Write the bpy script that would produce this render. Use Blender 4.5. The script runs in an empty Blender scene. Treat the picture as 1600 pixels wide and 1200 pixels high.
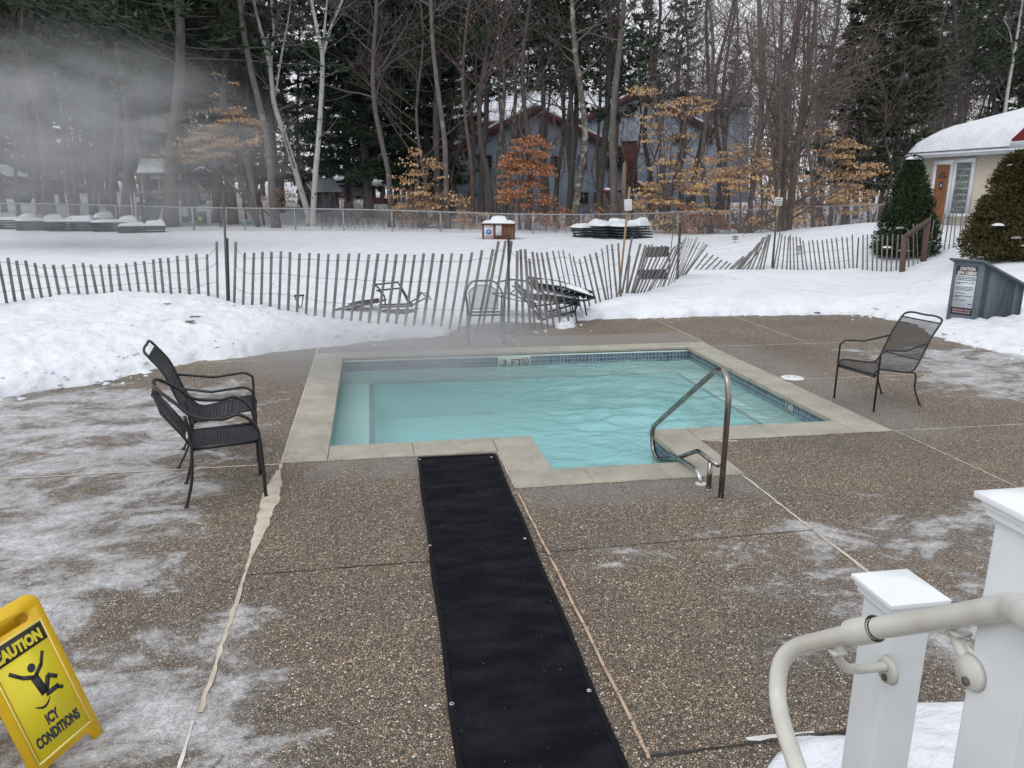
import bpy, bmesh, math, random
import numpy as np
from math import sin, cos, tan, pi, radians, sqrt, exp, atan2, hypot
from mathutils import Matrix, Vector

scene = bpy.context.scene
COL = scene.collection
# ------------------------------------------------------------------ camera
EYE = np.array([0.0, 0.0, 2.2])
PITCH, ROLL, YAW, FPX = radians(14.27), radians(0.41), radians(10.33), 1200.0
_f = np.array([sin(YAW)*cos(PITCH), cos(YAW)*cos(PITCH), -sin(PITCH)])
_r0 = np.array([cos(YAW), -sin(YAW), 0.0]); _u0 = np.cross(_r0, _f)
_R = cos(ROLL)*_r0 + sin(ROLL)*_u0
_U = -sin(ROLL)*_r0 + cos(ROLL)*_u0
LAT = np.array([cos(YAW), -sin(YAW), 0.0]); FWD = np.array([sin(YAW), cos(YAW), 0.0])
cam_data = bpy.data.cameras.new('camera')
cam = bpy.data.objects.new('camera', cam_data); COL.objects.link(cam)
cam_data.sensor_width = 36.0; cam_data.lens = 36.0*FPX/1600.0
cam_data.clip_start = 0.05; cam_data.clip_end = 1500
cam.matrix_world = Matrix(((_R[0], _U[0], -_f[0], EYE[0]), (_R[1], _U[1], -_f[1], EYE[1]),
                           (_R[2], _U[2], -_f[2], EYE[2]), (0, 0, 0, 1)))
scene.camera = cam
# ------------------------------------------------------------------ light: overcast winter daylight
SUN_EL, SUN_AZ = radians(32), radians(-60)
world = bpy.data.worlds.new('World'); scene.world = world; world.use_nodes = True
wt = world.node_tree; wt.nodes.clear()
sky = wt.nodes.new('ShaderNodeTexSky'); sky.sky_type = 'NISHITA'; sky.sun_disc = False
sky.sun_elevation = SUN_EL; sky.sun_rotation = SUN_AZ; sky.air_density = 1.6; sky.dust_density = 4.0
hsv = wt.nodes.new('ShaderNodeHueSaturation'); hsv.inputs['Saturation'].default_value = 0.25
mixw = wt.nodes.new('ShaderNodeMix'); mixw.data_type = 'RGBA'; mixw.inputs['Factor'].default_value = 0.75
mixw.inputs['B'].default_value = (8.1, 8.4, 8.9, 1)      # the closed cloud cover
bgw = wt.nodes.new('ShaderNodeBackground'); bgw.inputs['Strength'].default_value = 0.105
wo = wt.nodes.new('ShaderNodeOutputWorld')
wt.links.new(sky.outputs[0], hsv.inputs['Color']); wt.links.new(hsv.outputs[0], mixw.inputs['A'])
wt.links.new(mixw.outputs['Result'], bgw.inputs[0]); wt.links.new(bgw.outputs[0], wo.inputs[0])
sun_d = bpy.data.lights.new('sun', 'SUN'); sun_d.energy = 0.5; sun_d.angle = radians(30); sun_d.color = (1, .98, .95)
sun = bpy.data.objects.new('sun', sun_d); COL.objects.link(sun)
sd = Vector((sin(SUN_AZ)*cos(SUN_EL)*-1, cos(SUN_AZ)*cos(SUN_EL)*-1, sin(SUN_EL)))
sd = Vector((-0.6, -0.5, 1.0)).normalized()
sun.rotation_euler = sd.to_track_quat('Z', 'Y').to_euler()
sky.sun_elevation = math.asin(sd.z); sky.sun_rotation = atan2(sd.x, sd.y)
scene.view_settings.view_transform = 'Standard'; scene.view_settings.look = 'None'
scene.view_settings.exposure = 0.46; scene.view_settings.gamma = 1.0
scene.render.engine = 'CYCLES'
try:
    cy = scene.cycles
    cy.max_bounces = 8; cy.diffuse_bounces = 3; cy.glossy_bounces = 3; cy.transmission_bounces = 6
    cy.transparent_max_bounces = 12; cy.volume_bounces = 0; cy.volume_step_rate = 1.0; cy.volume_max_steps = 64
    cy.caustics_reflective = False; cy.caustics_refractive = False
    cy.use_denoising = True; cy.sample_clamp_indirect = 6
except Exception:
    pass

# ------------------------------------------------------------------ geometry of places
def ray(px, py):
    return _f + (px-800.0)/FPX*_R + (600.0-py)/FPX*_U
def G(px, py, z=0.0):                  # the point of the level z that is seen there
    d = ray(px, py); t = (z-EYE[2])/d[2]
    return EYE + d*t
def P(px, py, D):                      # a point D metres ahead of the camera
    d = ray(px, py); return EYE + d*(D/float(d@FWD))
def W(lat, D, z):
    v = LAT*lat + FWD*D; return np.array([v[0], v[1], z])

# ------------------------------------------------------------------ object helpers
def tag(o, label=None, cat=None, group=None, kind=None):
    if label: o['label'] = label
    if cat: o['category'] = cat
    if group: o['group'] = group
    if kind: o['kind'] = kind
    return o
def thing(name, label, cat, loc=(0, 0, 0), rz=0.0, group=None):
    o = bpy.data.objects.new(name, None); COL.objects.link(o); o.empty_display_size = .2
    o.location = tuple(float(v) for v in loc); o.rotation_euler = (0, 0, rz)
    return tag(o, label, cat, group)
def copy_tree(o, parent=None):
    c = o.copy(); COL.objects.link(c)
    if parent is not None: c.parent = parent
    for ch in list(o.children): copy_tree(ch, c)
    return c

class MB:
    def __init__(s): s.v = []; s.f = []; s.m = []; s.n = 0
    def add(s, V, F, mi=0):
        V = np.asarray(V, float).reshape(-1, 3); b = s.n
        s.v.append(V); s.n += len(V)
        s.f.extend([tuple(int(i)+b for i in f) for f in F]); s.m.extend([mi]*len(F))
        return s
    def box(s, c, size, rz=0.0, mi=0, rot=None):
        x, y, z = [q/2.0 for q in size]
        V = np.array([(a*x, b*y, d*z) for d in (-1, 1) for b in (-1, 1) for a in (-1, 1)])
        if rot is not None: V = V @ np.array(rot).T
        elif rz:
            cc, ss = cos(rz), sin(rz); V = V @ np.array([[cc, -ss, 0], [ss, cc, 0], [0, 0, 1]]).T
        return s.add(V+np.array(c, float), [(0, 2, 3, 1), (4, 5, 7, 6), (0, 1, 5, 4), (2, 6, 7, 3), (0, 4, 6, 2), (1, 3, 7, 5)], mi)
    def tube(s, pts, r, n=8, mi=0, cap=True):
        pts = np.asarray(pts, float); k = len(pts)
        rr = np.full(k, r, float) if np.isscalar(r) else np.asarray(r, float)
        T = np.gradient(pts, axis=0) if k > 2 else np.array([pts[1]-pts[0]]*2)
        T /= (np.linalg.norm(T, axis=1)[:, None]+1e-12)
        ref = np.array([0, 0, 1.0]) if abs(T[0, 2]) < .9 else np.array([1.0, 0, 0])
        a = np.arange(n)*2*pi/n; ca, sa = np.cos(a)[:, None], np.sin(a)[:, None]
        V = []; u = None
        for i in range(k):
            t = T[i]
            u = (ref if u is None else u); u = u - t*(u@t); u /= (np.linalg.norm(u)+1e-12)
            w = np.cross(t, u)
            V.append(pts[i]+rr[i]*(ca*u+sa*w))
        F = [(i*n+j, i*n+(j+1) % n, (i+1)*n+(j+1) % n, (i+1)*n+j) for i in range(k-1) for j in range(n)]
        if cap: F += [tuple(range(n))[::-1], tuple((k-1)*n+j for j in range(n))]
        return s.add(np.concatenate(V), F, mi)
    def beam(s, a, b, w, h, mi=0, up=(0, 0, 1)):      # rectangular bar from a to b
        a = np.array(a, float); b = np.array(b, float); t = b-a; L = np.linalg.norm(t); t = t/L
        u = np.array(up, float); x = np.cross(t, u)
        if np.linalg.norm(x) < 1e-4: x = np.cross(t, (1, 0, 0))
        x /= np.linalg.norm(x); y = np.cross(x, t)
        return s.box((a+b)/2, (w, L, h), mi=mi, rot=np.stack([x, t, y], 1))
    def lathe(s, prof, n=20, c=(0, 0, 0), mi=0):
        V = [(c[0]+r*cos(2*pi*j/n), c[1]+r*sin(2*pi*j/n), c[2]+z) for r, z in prof for j in range(n)]
        F = [(i*n+j, i*n+(j+1) % n, (i+1)*n+(j+1) % n, (i+1)*n+j) for i in range(len(prof)-1) for j in range(n)]
        F += [tuple(range(n))[::-1], tuple((len(prof)-1)*n+j for j in range(n))]
        return s.add(V, F, mi)
    def prism(s, pts, ext, mi=0):                     # polygon of 3-D points pushed along ext
        pts = np.asarray(pts, float); k = len(pts); V = np.concatenate([pts, pts+np.asarray(ext, float)])
        F = [tuple(range(k)), tuple(range(k, 2*k))[::-1]]+[(i, i+k, (i+1) % k+k, (i+1) % k) for i in range(k)]
        return s.add(V, F, mi)
    def grid(s, V, nu, nv, mi=0):
        F = [(i*nv+j, (i+1)*nv+j, (i+1)*nv+j+1, i*nv+j+1) for i in range(nu-1) for j in range(nv-1)]
        return s.add(V, F, mi)
    def mesh(s, name, mats, smooth=False):
        me = bpy.data.meshes.new(name)
        V = np.concatenate(s.v) if s.v else np.zeros((0, 3))
        nl = [len(f) for f in s.f]
        me.vertices.add(len(V)); me.vertices.foreach_set('co', V.ravel())
        me.loops.add(sum(nl)); me.loops.foreach_set('vertex_index', np.fromiter((i for f in s.f for i in f), dtype=np.int32, count=sum(nl)))
        me.polygons.add(len(nl)); me.polygons.foreach_set('loop_start', np.concatenate([[0], np.cumsum(nl)[:-1]]).astype(np.int32) if nl else [])
        me.polygons.foreach_set('loop_total', np.array(nl, dtype=np.int32))
        me.polygons.foreach_set('material_index', np.array(s.m, dtype=np.int32))
        if smooth: me.polygons.foreach_set('use_smooth', np.ones(len(nl), bool))
        for m in (mats if isinstance(mats, (list, tuple)) else [mats]): me.materials.append(m)
        me.update(calc_edges=True); me.validate(verbose=False)
        return me
    def build(s, name, mats, parent=None, smooth=False, bevel=0.0):
        me = s.mesh(name, mats, smooth)
        o = bpy.data.objects.new(name, me); COL.objects.link(o)
        if parent is not None: o.parent = parent
        if bevel:
            bm = bmesh.new(); bm.from_mesh(me); bmesh.ops.recalc_face_normals(bm, faces=bm.faces)
            eds = [e for e in bm.edges if e.is_manifold and e.calc_face_angle(0) > .5]
            bmesh.ops.bevel(bm, geom=eds, offset=bevel, segments=2, affect='EDGES', profile=.6, clamp_overlap=True)
            bm.to_mesh(me); bm.free()
        return o

def smooth_path(pts, n=6):                            # Catmull-Rom through the points
    p = np.asarray(pts, float); q = np.concatenate([[2*p[0]-p[1]], p, [2*p[-1]-p[-2]]]); out = []
    for i in range(1, len(q)-2):
        for k in range(n):
            t = k/n
            out.append(.5*((2*q[i])+(-q[i-1]+q[i+1])*t+(2*q[i-1]-5*q[i]+4*q[i+1]-q[i+2])*t*t+(-q[i-1]+3*q[i]-3*q[i+1]+q[i+2])*t**3))
    out.append(p[-1]); return np.array(out)
def round_path(pts, rad, n=6):                        # straight runs with rounded corners
    p = [np.array(a, float) for a in pts]; out = [p[0]]
    for i in range(1, len(p)-1):
        a, b, c = p[i-1], p[i], p[i+1]; r = rad if np.isscalar(rad) else rad[i-1]
        r = min(r, np.linalg.norm(a-b)*.49, np.linalg.norm(c-b)*.49)
        s0 = b+(a-b)/np.linalg.norm(a-b)*r; s1 = b+(c-b)/np.linalg.norm(c-b)*r
        for k in range(n+1):
            t = k/n; out.append((1-t)**2*s0+2*t*(1-t)*b+t*t*s1)
    out.append(p[-1]); return np.array(out)

# value noise in numpy
_rs = np.random.RandomState(7); _tab = _rs.rand(256, 256)
def vnoise(x, y):
    x = np.asarray(x, float); y = np.asarray(y, float); xi = np.floor(x).astype(int); yi = np.floor(y).astype(int)
    fx = x-xi; fy = y-yi; fx = fx*fx*(3-2*fx); fy = fy*fy*(3-2*fy)
    t = lambda a, b: _tab[a & 255, b & 255]
    return (t(xi, yi)*(1-fx)+t(xi+1, yi)*fx)*(1-fy)+(t(xi, yi+1)*(1-fx)+t(xi+1, yi+1)*fx)*fy
def fbm(x, y, o=4):
    s = 0; a = .5
    for k in range(o): s = s+a*(vnoise(x*2**k+17*k, y*2**k+31*k)-.5); a *= .5
    return s

# ------------------------------------------------------------------ materials
class NT:
    def __init__(s, m): s.t = m.node_tree; s.N = s.t.nodes; s.L = s.t.links
    def n(s, typ, props=None, **kw):
        nd = s.N.new(typ)
        for k, v in (props or {}).items(): setattr(nd, k, v)
        for k, v in kw.items():
            k2 = k.replace('_', ' ')
            sock = nd.inputs[int(k[1:])] if k[0] == 'i' and k[1:].isdigit() else (nd.inputs[k] if k in nd.inputs else nd.inputs[k2])
            s.set(sock, v)
        return nd
    def set(s, sock, v):
        if isinstance(v, bpy.types.NodeSocket): s.L.new(v, sock)
        elif isinstance(v, bpy.types.Node): s.L.new(v.outputs[0], sock)
        else: sock.default_value = v
    def math(s, op, a, b=0.0, c=0.0):
        nd = s.n('ShaderNodeMath', {'operation': op}, i0=a, i1=b); s.set(nd.inputs[2], c); return nd.outputs[0]
    def ramp(s, fac, stops, interp='LINEAR'):
        nd = s.N.new('ShaderNodeValToRGB'); cr = nd.color_ramp; cr.interpolation = interp
        while len(cr.elements) < len(stops): cr.elements.new(.5)
        for e, (p, c) in zip(cr.elements, stops):
            e.position = p; e.color = (tuple(c)+(1,))[:4] if not np.isscalar(c) else (c, c, c, 1)
        s.set(nd.inputs[0], fac); return nd.outputs[0]
    def mix(s, fac, a, b, typ='MIX'):
        nd = s.N.new('ShaderNodeMix'); nd.data_type = 'RGBA'; nd.blend_type = typ
        for sock, v in ((nd.inputs['Factor'], fac), (nd.inputs['A'], a), (nd.inputs['B'], b)):
            if isinstance(v, tuple) and len(v) == 3: v = v+(1,)
            s.set(sock, v)
        return nd.outputs['Result']
    def coord(s, scale=(1, 1, 1), rot=(0, 0, 0), loc=(0, 0, 0), src='Object'):
        tc = s.n('ShaderNodeTexCoord')
        return s.n('ShaderNodeMapping', Vector=tc.outputs[src], Scale=scale, Rotation=rot, Location=loc).outputs[0]
    def noise(s, vec, scale=5.0, detail=4.0, rough=.55, out=0, dist=0.0):
        return s.n('ShaderNodeTexNoise', Vector=vec, Scale=scale, Detail=detail, Roughness=rough, Distortion=dist).outputs[out]
    def bump(s, h, strength=.3, dist=.01, normal=None):
        nd = s.n('ShaderNodeBump', Height=h, Strength=strength, Distance=dist)
        if normal is not None: s.set(nd.inputs['Normal'], normal)
        return nd.outputs[0]
def newmat(name):
    m = bpy.data.materials.new(name); m.use_nodes = True; t = NT(m)
    return m, t, t.N['Principled BSDF']
def mat(name, c, rough=.7, metal=0.0, c2=None, scale=4.0, bump=0.0, bscale=30.0, bdist=.01, stretch=(1, 1, 1), spec=.5, detail=5.0, lo=.35, hi=.65, coat=0.0):
    m, t, b = newmat(name)
    vec = t.coord(stretch)
    if c2 is not None:
        col = t.mix(t.ramp(t.noise(vec, scale, detail), [(lo, 0.0), (hi, 1.0)]), tuple(c), tuple(c2)); t.set(b.inputs['Base Color'], col)
    else: b.inputs['Base Color'].default_value = tuple(c)+(1,)
    b.inputs['Roughness'].default_value = rough; b.inputs['Metallic'].default_value = metal
    b.inputs['Specular IOR Level'].default_value = spec; b.inputs['Coat Weight'].default_value = coat
    if bump: t.set(b.inputs['Normal'], t.bump(t.noise(vec, bscale, 4.0), bump, bdist))
    return m
M = {}
M['snow'] = mat('snow', (.74, .755, .785), .6, c2=(.66, .68, .73), scale=1.9, bump=.9, bscale=9, bdist=.05, spec=.2, detail=8.0, lo=.38, hi=.62)
M['snow_far'] = mat('snow_far', (.80, .82, .86), .6, c2=(.70, .73, .79), scale=.8, bump=.4, bscale=3, bdist=.1, spec=.2)
M['black_iron'] = mat('black_iron', (.012, .012, .014), .38, c2=(.02, .021, .024), scale=30, bump=.15, bscale=200, bdist=.002)
M['grey_iron'] = mat('grey_iron', (.03, .032, .035), .45, c2=(.06, .06, .065), scale=20)
M['steel'] = mat('steel', (.36, .33, .31), .22, 1.0, c2=(.20, .17, .155), scale=7, bump=.08, bscale=60, bdist=.002)
M['steel_light'] = mat('steel_light', (.55, .56, .58), .25, 1.0, c2=(.42, .42, .44), scale=12)
M['pvc'] = mat('pvc', (.72, .74, .76), .32, c2=(.60, .62, .63), scale=3.0, bump=.03, bscale=40)
M['pvc_wet'] = mat('pvc_wet', (.78, .80, .82), .12, c2=(.72, .75, .77), scale=3.0, bump=.12, bscale=9, bdist=.01)
M['rail_paint'] = mat('rail_paint', (.62, .62, .58), .3, c2=(.47, .45, .40), scale=5, detail=9.0, bump=.3, bscale=120, bdist=.002)
M['caulk'] = mat('caulk', (.56, .49, .40), .8, c2=(.40, .34, .27), scale=9, bump=.3, bscale=60)
M['caulk_white'] = mat('caulk_white', (.62, .62, .60), .8, c2=(.5, .5, .48), scale=9)
M['crack'] = mat('crack', (.03, .028, .025), .9)
M['wood_strip'] = mat('wood_strip', (.52, .38, .28), .7, c2=(.40, .29, .21), scale=20, stretch=(1, .1, 1))
M['picket'] = mat('picket', (.21, .195, .185), .85, c2=(.12, .11, .10), scale=7, stretch=(6, 6, .5), bump=.3, bscale=30)
M['picket_red'] = mat('picket_red', (.17, .12, .10), .85, c2=(.10, .085, .078), scale=5, stretch=(6, 6, .5), bump=.3, bscale=30)
M['wire'] = mat('wire', (.10, .10, .10), .6, .6)
M['stake_wood'] = mat('stake_wood', (.36, .23, .11), .8, c2=(.26, .17, .09), scale=8, stretch=(5, 5, .5))
M['stake_grey'] = mat('stake_grey', (.14, .125, .11), .85, c2=(.08, .07, .06), scale=8, stretch=(5, 5, .5))
M['green_post'] = mat('green_post', (.012, .075, .06), .5, c2=(.03, .10, .085), scale=9)
M['dark_post'] = mat('dark_post', (.02, .028, .026), .6)
M['sign_white'] = mat('sign_white', (.62, .63, .64), .5, c2=(.55, .56, .57), scale=8)
M['ink'] = mat('ink', (.02, .02, .025), .5)
M['red_ink'] = mat('red_ink', (.45, .06, .06), .5)
M['blue_ink'] = mat('blue_ink', (.06, .18, .42), .5)
M['galv'] = mat('galv', (.34, .35, .36), .45, .5, c2=(.26, .27, .28), scale=6)
M['cab_grey'] = mat('cab_grey', (.125, .15, .18), .75, c2=(.10, .12, .145), scale=5, stretch=(3, 3, .6), bump=.3, bscale=14, bdist=.01)
M['cab_edge'] = mat('cab_edge', (.085, .115, .14), .7, c2=(.11, .14, .17), scale=9)
M['maroon'] = mat('maroon', (.045, .018, .024), .6)
M['sign_panel'] = mat('sign_panel', (.52, .56, .60), .5)
M['letter_pale'] = mat('letter_pale', (.62, .60, .60), .6)
M['letter_pink'] = mat('letter_pink', (.42, .32, .32), .6)
M['yellow'] = mat('yellow', (.80, .50, .012), .35, c2=(.74, .44, .01), scale=9, bump=.06, bscale=90)
M['yellow_lime'] = mat('yellow_lime', (.74, .62, .02), .4, c2=(.68, .57, .02), scale=9, bump=.1, bscale=50)
M['pale_yellow'] = mat('pale_yellow', (.82, .72, .25), .5)
M['ivory_siding'] = mat('ivory_siding', (.55, .49, .40), .8, c2=(.50, .44, .36), scale=2)
M['white_trim'] = mat('white_trim', (.68, .70, .73), .6, c2=(.60, .62, .66), scale=3)
M['door_wood'] = mat('door_wood', (.27, .115, .045), .5, c2=(.20, .08, .03), scale=5, stretch=(6, 6, .7))
M['dark_glass'] = mat('dark_glass', (.02, .022, .025), .12)
M['glass_block'] = mat('glass_block', (.22, .26, .235), .12, c2=(.07, .09, .08), scale=9, bump=.5, bscale=14, bdist=.03)
M['red_metal'] = mat('red_metal', (.36, .06, .05), .5, c2=(.29, .05, .045), scale=3)
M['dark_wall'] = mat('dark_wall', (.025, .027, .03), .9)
M['blue_siding'] = mat('blue_siding', (.25, .29, .35), .85, c2=(.21, .245, .30), scale=1.5, stretch=(2, 2, .3))
M['shed_siding'] = mat('shed_siding', (.17, .22, .25), .85, c2=(.14, .185, .21), scale=2)
M['barn_red'] = mat('barn_red', (.115, .024, .024), .7, c2=(.085, .02, .02), scale=3)
M['brown_wood'] = mat('brown_wood', (.15, .055, .032), .75, c2=(.10, .038, .024), scale=8, stretch=(6, 6, .5))
M['old_wood'] = mat('old_wood', (.13, .09, .065), .85, c2=(.085, .06, .045), scale=5, stretch=(4, 4, .5))
M['red_wood'] = mat('red_wood', (.12, .065, .05), .9, c2=(.085, .068, .06), scale=5, stretch=(4, 4, .5))
M['play_green'] = mat('play_green', (.012, .14, .075), .45)
M['slide_green'] = mat('slide_green', (.05, .17, .12), .5)
M['teal'] = mat('teal', (.06, .22, .19), .5)
M['lounge_dark'] = mat('lounge_dark', (.018, .026, .036), .6, c2=(.03, .04, .05), scale=9)
M['lounge_grey'] = mat('lounge_grey', (.075, .08, .085), .6, c2=(.05, .055, .06), scale=9)
M['block'] = mat('block', (.17, .165, .155), .9, c2=(.12, .115, .11), scale=18, bump=.4, bscale=90)
M['car_silver'] = mat('car_silver', (.13, .14, .155), .3, .6)
M['car_white'] = mat('car_white', (.46, .47, .48), .3)
M['car_dark'] = mat('car_dark', (.05, .055, .06), .3)
M['rubber'] = mat('rubber', (.015, .015, .015), .8)
M['leaf_brown'] = mat('leaf_brown', (.30, .19, .13), .8, c2=(.22, .13, .09), scale=30)
M['leaf_orange'] = mat('leaf_orange', (.50, .22, .07), .7)
M['grass'] = mat('grass', (.10, .105, .05), .9, c2=(.16, .13, .07), scale=20)
M['white_plastic'] = mat('white_plastic', (.66, .68, .68), .45)

def bark(name, a, b, light=None, ls=3.0, amt=(.55, .7)):
    m, t, bs = newmat(name); v = t.coord((1, 1, .25)); v2 = t.coord((1, 1, .8))
    col = t.mix(t.ramp(t.noise(v, 9.0, 6.0, .7), [(.35, 0.0), (.65, 1.0)]), a, b)
    if light is not None: col = t.mix(t.ramp(t.noise(v2, ls, 5.0, .7), [(amt[0], 0.0), (amt[1], 1.0)]), col, light)
    t.set(bs.inputs['Base Color'], col); bs.inputs['Roughness'].default_value = .92
    t.set(bs.inputs['Normal'], t.bump(t.noise(v, 14.0, 5.0, .7), .8, .03)); return m
M['bark_dark'] = bark('bark_dark', (.07, .06, .056), (.135, .118, .11))
M['bark_grey'] = bark('bark_grey', (.085, .075, .068), (.15, .13, .12), (.26, .26, .22), 2.4)
M['bark_lichen'] = bark('bark_lichen', (.07, .062, .056), (.13, .115, .10), (.34, .34, .27), 3.2, (.5, .6))
M['bark_brown'] = bark('bark_brown', (.085, .062, .053), (.15, .115, .10))
M['bark_birch'] = bark('bark_birch', (.42, .40, .38), (.50, .48, .46), (.07, .06, .055), 4.5, (.60, .64))
M['bark_snag'] = bark('bark_snag', (.24, .19, .15), (.33, .27, .22))
M['twig'] = mat('twig', (.10, .077, .070), .9, c2=(.15, .115, .105), scale=.7)
M['twig_grey'] = mat('twig_grey', (.14, .125, .118), .9, c2=(.095, .083, .077), scale=.7)
def leafmat(name, stops, rough=.75):
    m, t, bs = newmat(name); g = t.n('ShaderNodeNewGeometry')
    col = t.ramp(g.outputs['Random Per Island'], stops)
    v = t.coord(); col = t.mix(t.ramp(t.noise(v, .9, 3.0), [(.3, 0.0), (.7, .5)]), col, stops[0][1])
    t.set(bs.inputs['Base Color'], col); bs.inputs['Roughness'].default_value = rough
    bs.inputs['Specular IOR Level'].default_value = .2; return m
M['needles'] = leafmat('needles', [(0, (.028, .046, .030)), (.5, (.045, .074, .046)), (1, (.075, .105, .066))])
M['needles_olive'] = leafmat('needles_olive', [(0, (.045, .054, .038)), (.5, (.066, .078, .052)), (1, (.10, .105, .07))])
M['needles_yew'] = leafmat('needles_yew', [(0, (.014, .028, .014)), (.5, (.03, .05, .02)), (1, (.065, .08, .033))])
M['needles_rust'] = leafmat('needles_rust', [(0, (.032, .030, .012)), (.5, (.065, .056, .018)), (1, (.11, .088, .03))])
M['beech_gold'] = leafmat('beech_gold', [(0, (.42, .24, .115)), (.5, (.55, .36, .19)), (1, (.66, .49, .30))])
M['beech_rust'] = leafmat('beech_rust', [(0, (.32, .125, .065)), (.5, (.44, .20, .105)), (1, (.54, .29, .16))])
# ================================================================== the ground: snow, deck, pool
XL, XR, YB, YF = -.46, 4.46, 10.22, 6.52           # water's edge of the pool
NX0, NX1, NYF, CW = 1.34, 2.54, 5.68, .33          # entry notch, coping width
WATER_Z = -.165
# --- snow heights: (px, D, z) the surface passes through, smooth in between
_ctl = [(20, 12.5, .40), (200, 12.5, .52), (260, 12.5, .50), (355, 12.5, .36), (430, 12.5, .27), (500, 12.5, .18), (600, 12.5, .11),
        (700, 12.5, .05), (800, 12.6, .02), (880, 12.7, .06), (-250, 12.5, .3), (100, 9.5, .30), (250, 10.4, .26), (-150, 8, .2),
        (0, 16, .3), (300, 16, .3), (560, 15, .14), (850, 15.5, .15), (985, 14.8, .2), (1060, 16.5, .2), (1100, 18, .19), (1210, 19.5, .18),
        (1400, 19, .17), (1450, 19.5, .45), (1525, 20, .72), (1640, 17.5, .8), (1560, 15, .62), (1460, 15, .35), (1490, 12.5, .12), (1600, 12.2, .14),
        (1200, 15, .22), (1350, 13.6, .2), (1050, 13.3, .2), (1750, 13, .3), (1750, 20, 1.0),
        (0, 22, .22), (400, 22, .22), (800, 22, .2), (0, 34, .22), (400, 34, .2), (800, 34, .2), (-500, 30, .3),
        (1000, 26, .2), (1060, 28, .30), (1100, 30, .35), (1150, 28, .55), (1240, 28, .88), (1300, 27, 1.02), (1370, 27, 1.18), (1300, 22, .7), (1200, 22, .38), (1100, 22, .24),
        (1480, 28, 1.02), (1600, 27, 1.05), (1850, 28, 1.3), (1240, 36, .35), (1370, 36, .45), (1100, 36, .2), (1600, 38, .9), (1850, 40, 1.4),
        (0, 48, .5), (400, 48, .5), (800, 48, .35), (1200, 48, .4), (1600, 50, 1.2), (-500, 50, .6), (2000, 50, 2),
        (0, 64, 1.1), (500, 64, 1.0), (900, 64, .5), (1300, 64, 1.0), (1700, 64, 2.5), (0, 130, 2.2), (700, 130, 2), (1600, 130, 5), (-500, 130, 2.5), (2100, 130, 6),
        (0, 300, 4), (800, 300, 4), (1600, 300, 9), (-900, 300, 4), (2500, 300, 9), (-300, 3, 0), (800, 3, 0), (1900, 3, 0), (-900, 6, .1), (2500, 6, .1)]
def _lat(px, D):
    d = ray(px, 340.0); return D*float(d@LAT)/float(d@FWD)
def _key(lat, D): return np.stack([np.arctan2(lat, D)*3.0, np.log(np.maximum(D, .5))*1.6], -1)
_ck = np.array([_key(_lat(a, b), b) for a, b, c in _ctl]); _cz = np.array([c for a, b, c in _ctl])
def _tps(r2): return np.where(r2 > 1e-12, .5*r2*np.log(r2+1e-12), 0)
_n = len(_ck); _A = np.zeros((_n+3, _n+3))
_A[:_n, :_n] = _tps(((_ck[:, None]-_ck[None])**2).sum(-1))+np.eye(_n)*.004
_A[:_n, _n] = 1; _A[:_n, _n+1:] = _ck; _A[_n, :_n] = 1; _A[_n+1:, :_n] = _ck.T
_w = np.linalg.solve(_A, np.concatenate([_cz, [0, 0, 0]]))
def snow_base(lat, D):
    q = _key(lat, D); out = np.zeros(len(q))
    for i in range(0, len(q), 20000):
        c = q[i:i+20000]; out[i:i+20000] = _tps(((c[:, None]-_ck[None])**2).sum(-1))@_w[:_n]+_w[_n]+c@_w[_n+1:]
    return out
# --- bare deck outline (pixels on the level of the deck)
_edge = [(-900, 720), (-400, 668), (-100, 640), (0, 626), (60, 612), (130, 602), (200, 588), (250, 577), (330, 563), (400, 556), (470, 547), (560, 539), (640, 531), (700, 525),
         (712, 515), (740, 508), (790, 503), (850, 505), (880, 513), (893, 512), (905, 502), (960, 499), (1050, 496), (1180, 494), (1290, 492), (1345, 492), (1395, 501), (1425, 507),
         (1455, 525), (1500, 538), (1560, 550), (1640, 562), (1900, 600), (2500, 700)]
_ep = np.array([G(a, b)[:2] for a, b in _edge]); _ep = np.concatenate([_ep, [[40, -8], [-40, -8]]])
def deck_dist(X, Y):                                 # + outside the bare deck
    d = np.full(X.shape, 1e9); ins = np.zeros(X.shape, bool); n = len(_ep)
    for i in range(n):
        a = _ep[i]; b = _ep[(i+1) % n]; e = b-a; L = e@e
        t = np.clip(((X-a[0])*e[0]+(Y-a[1])*e[1])/L, 0, 1)
        d = np.minimum(d, np.hypot(X-a[0]-t*e[0], Y-a[1]-t*e[1]))
        c = ((a[1] > Y) != (b[1] > Y)) & (X < (b[0]-a[0])*(Y-a[1])/(b[1]-a[1]+1e-12)+a[0]); ins ^= c
    return np.where(ins, -d, d)
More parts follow.
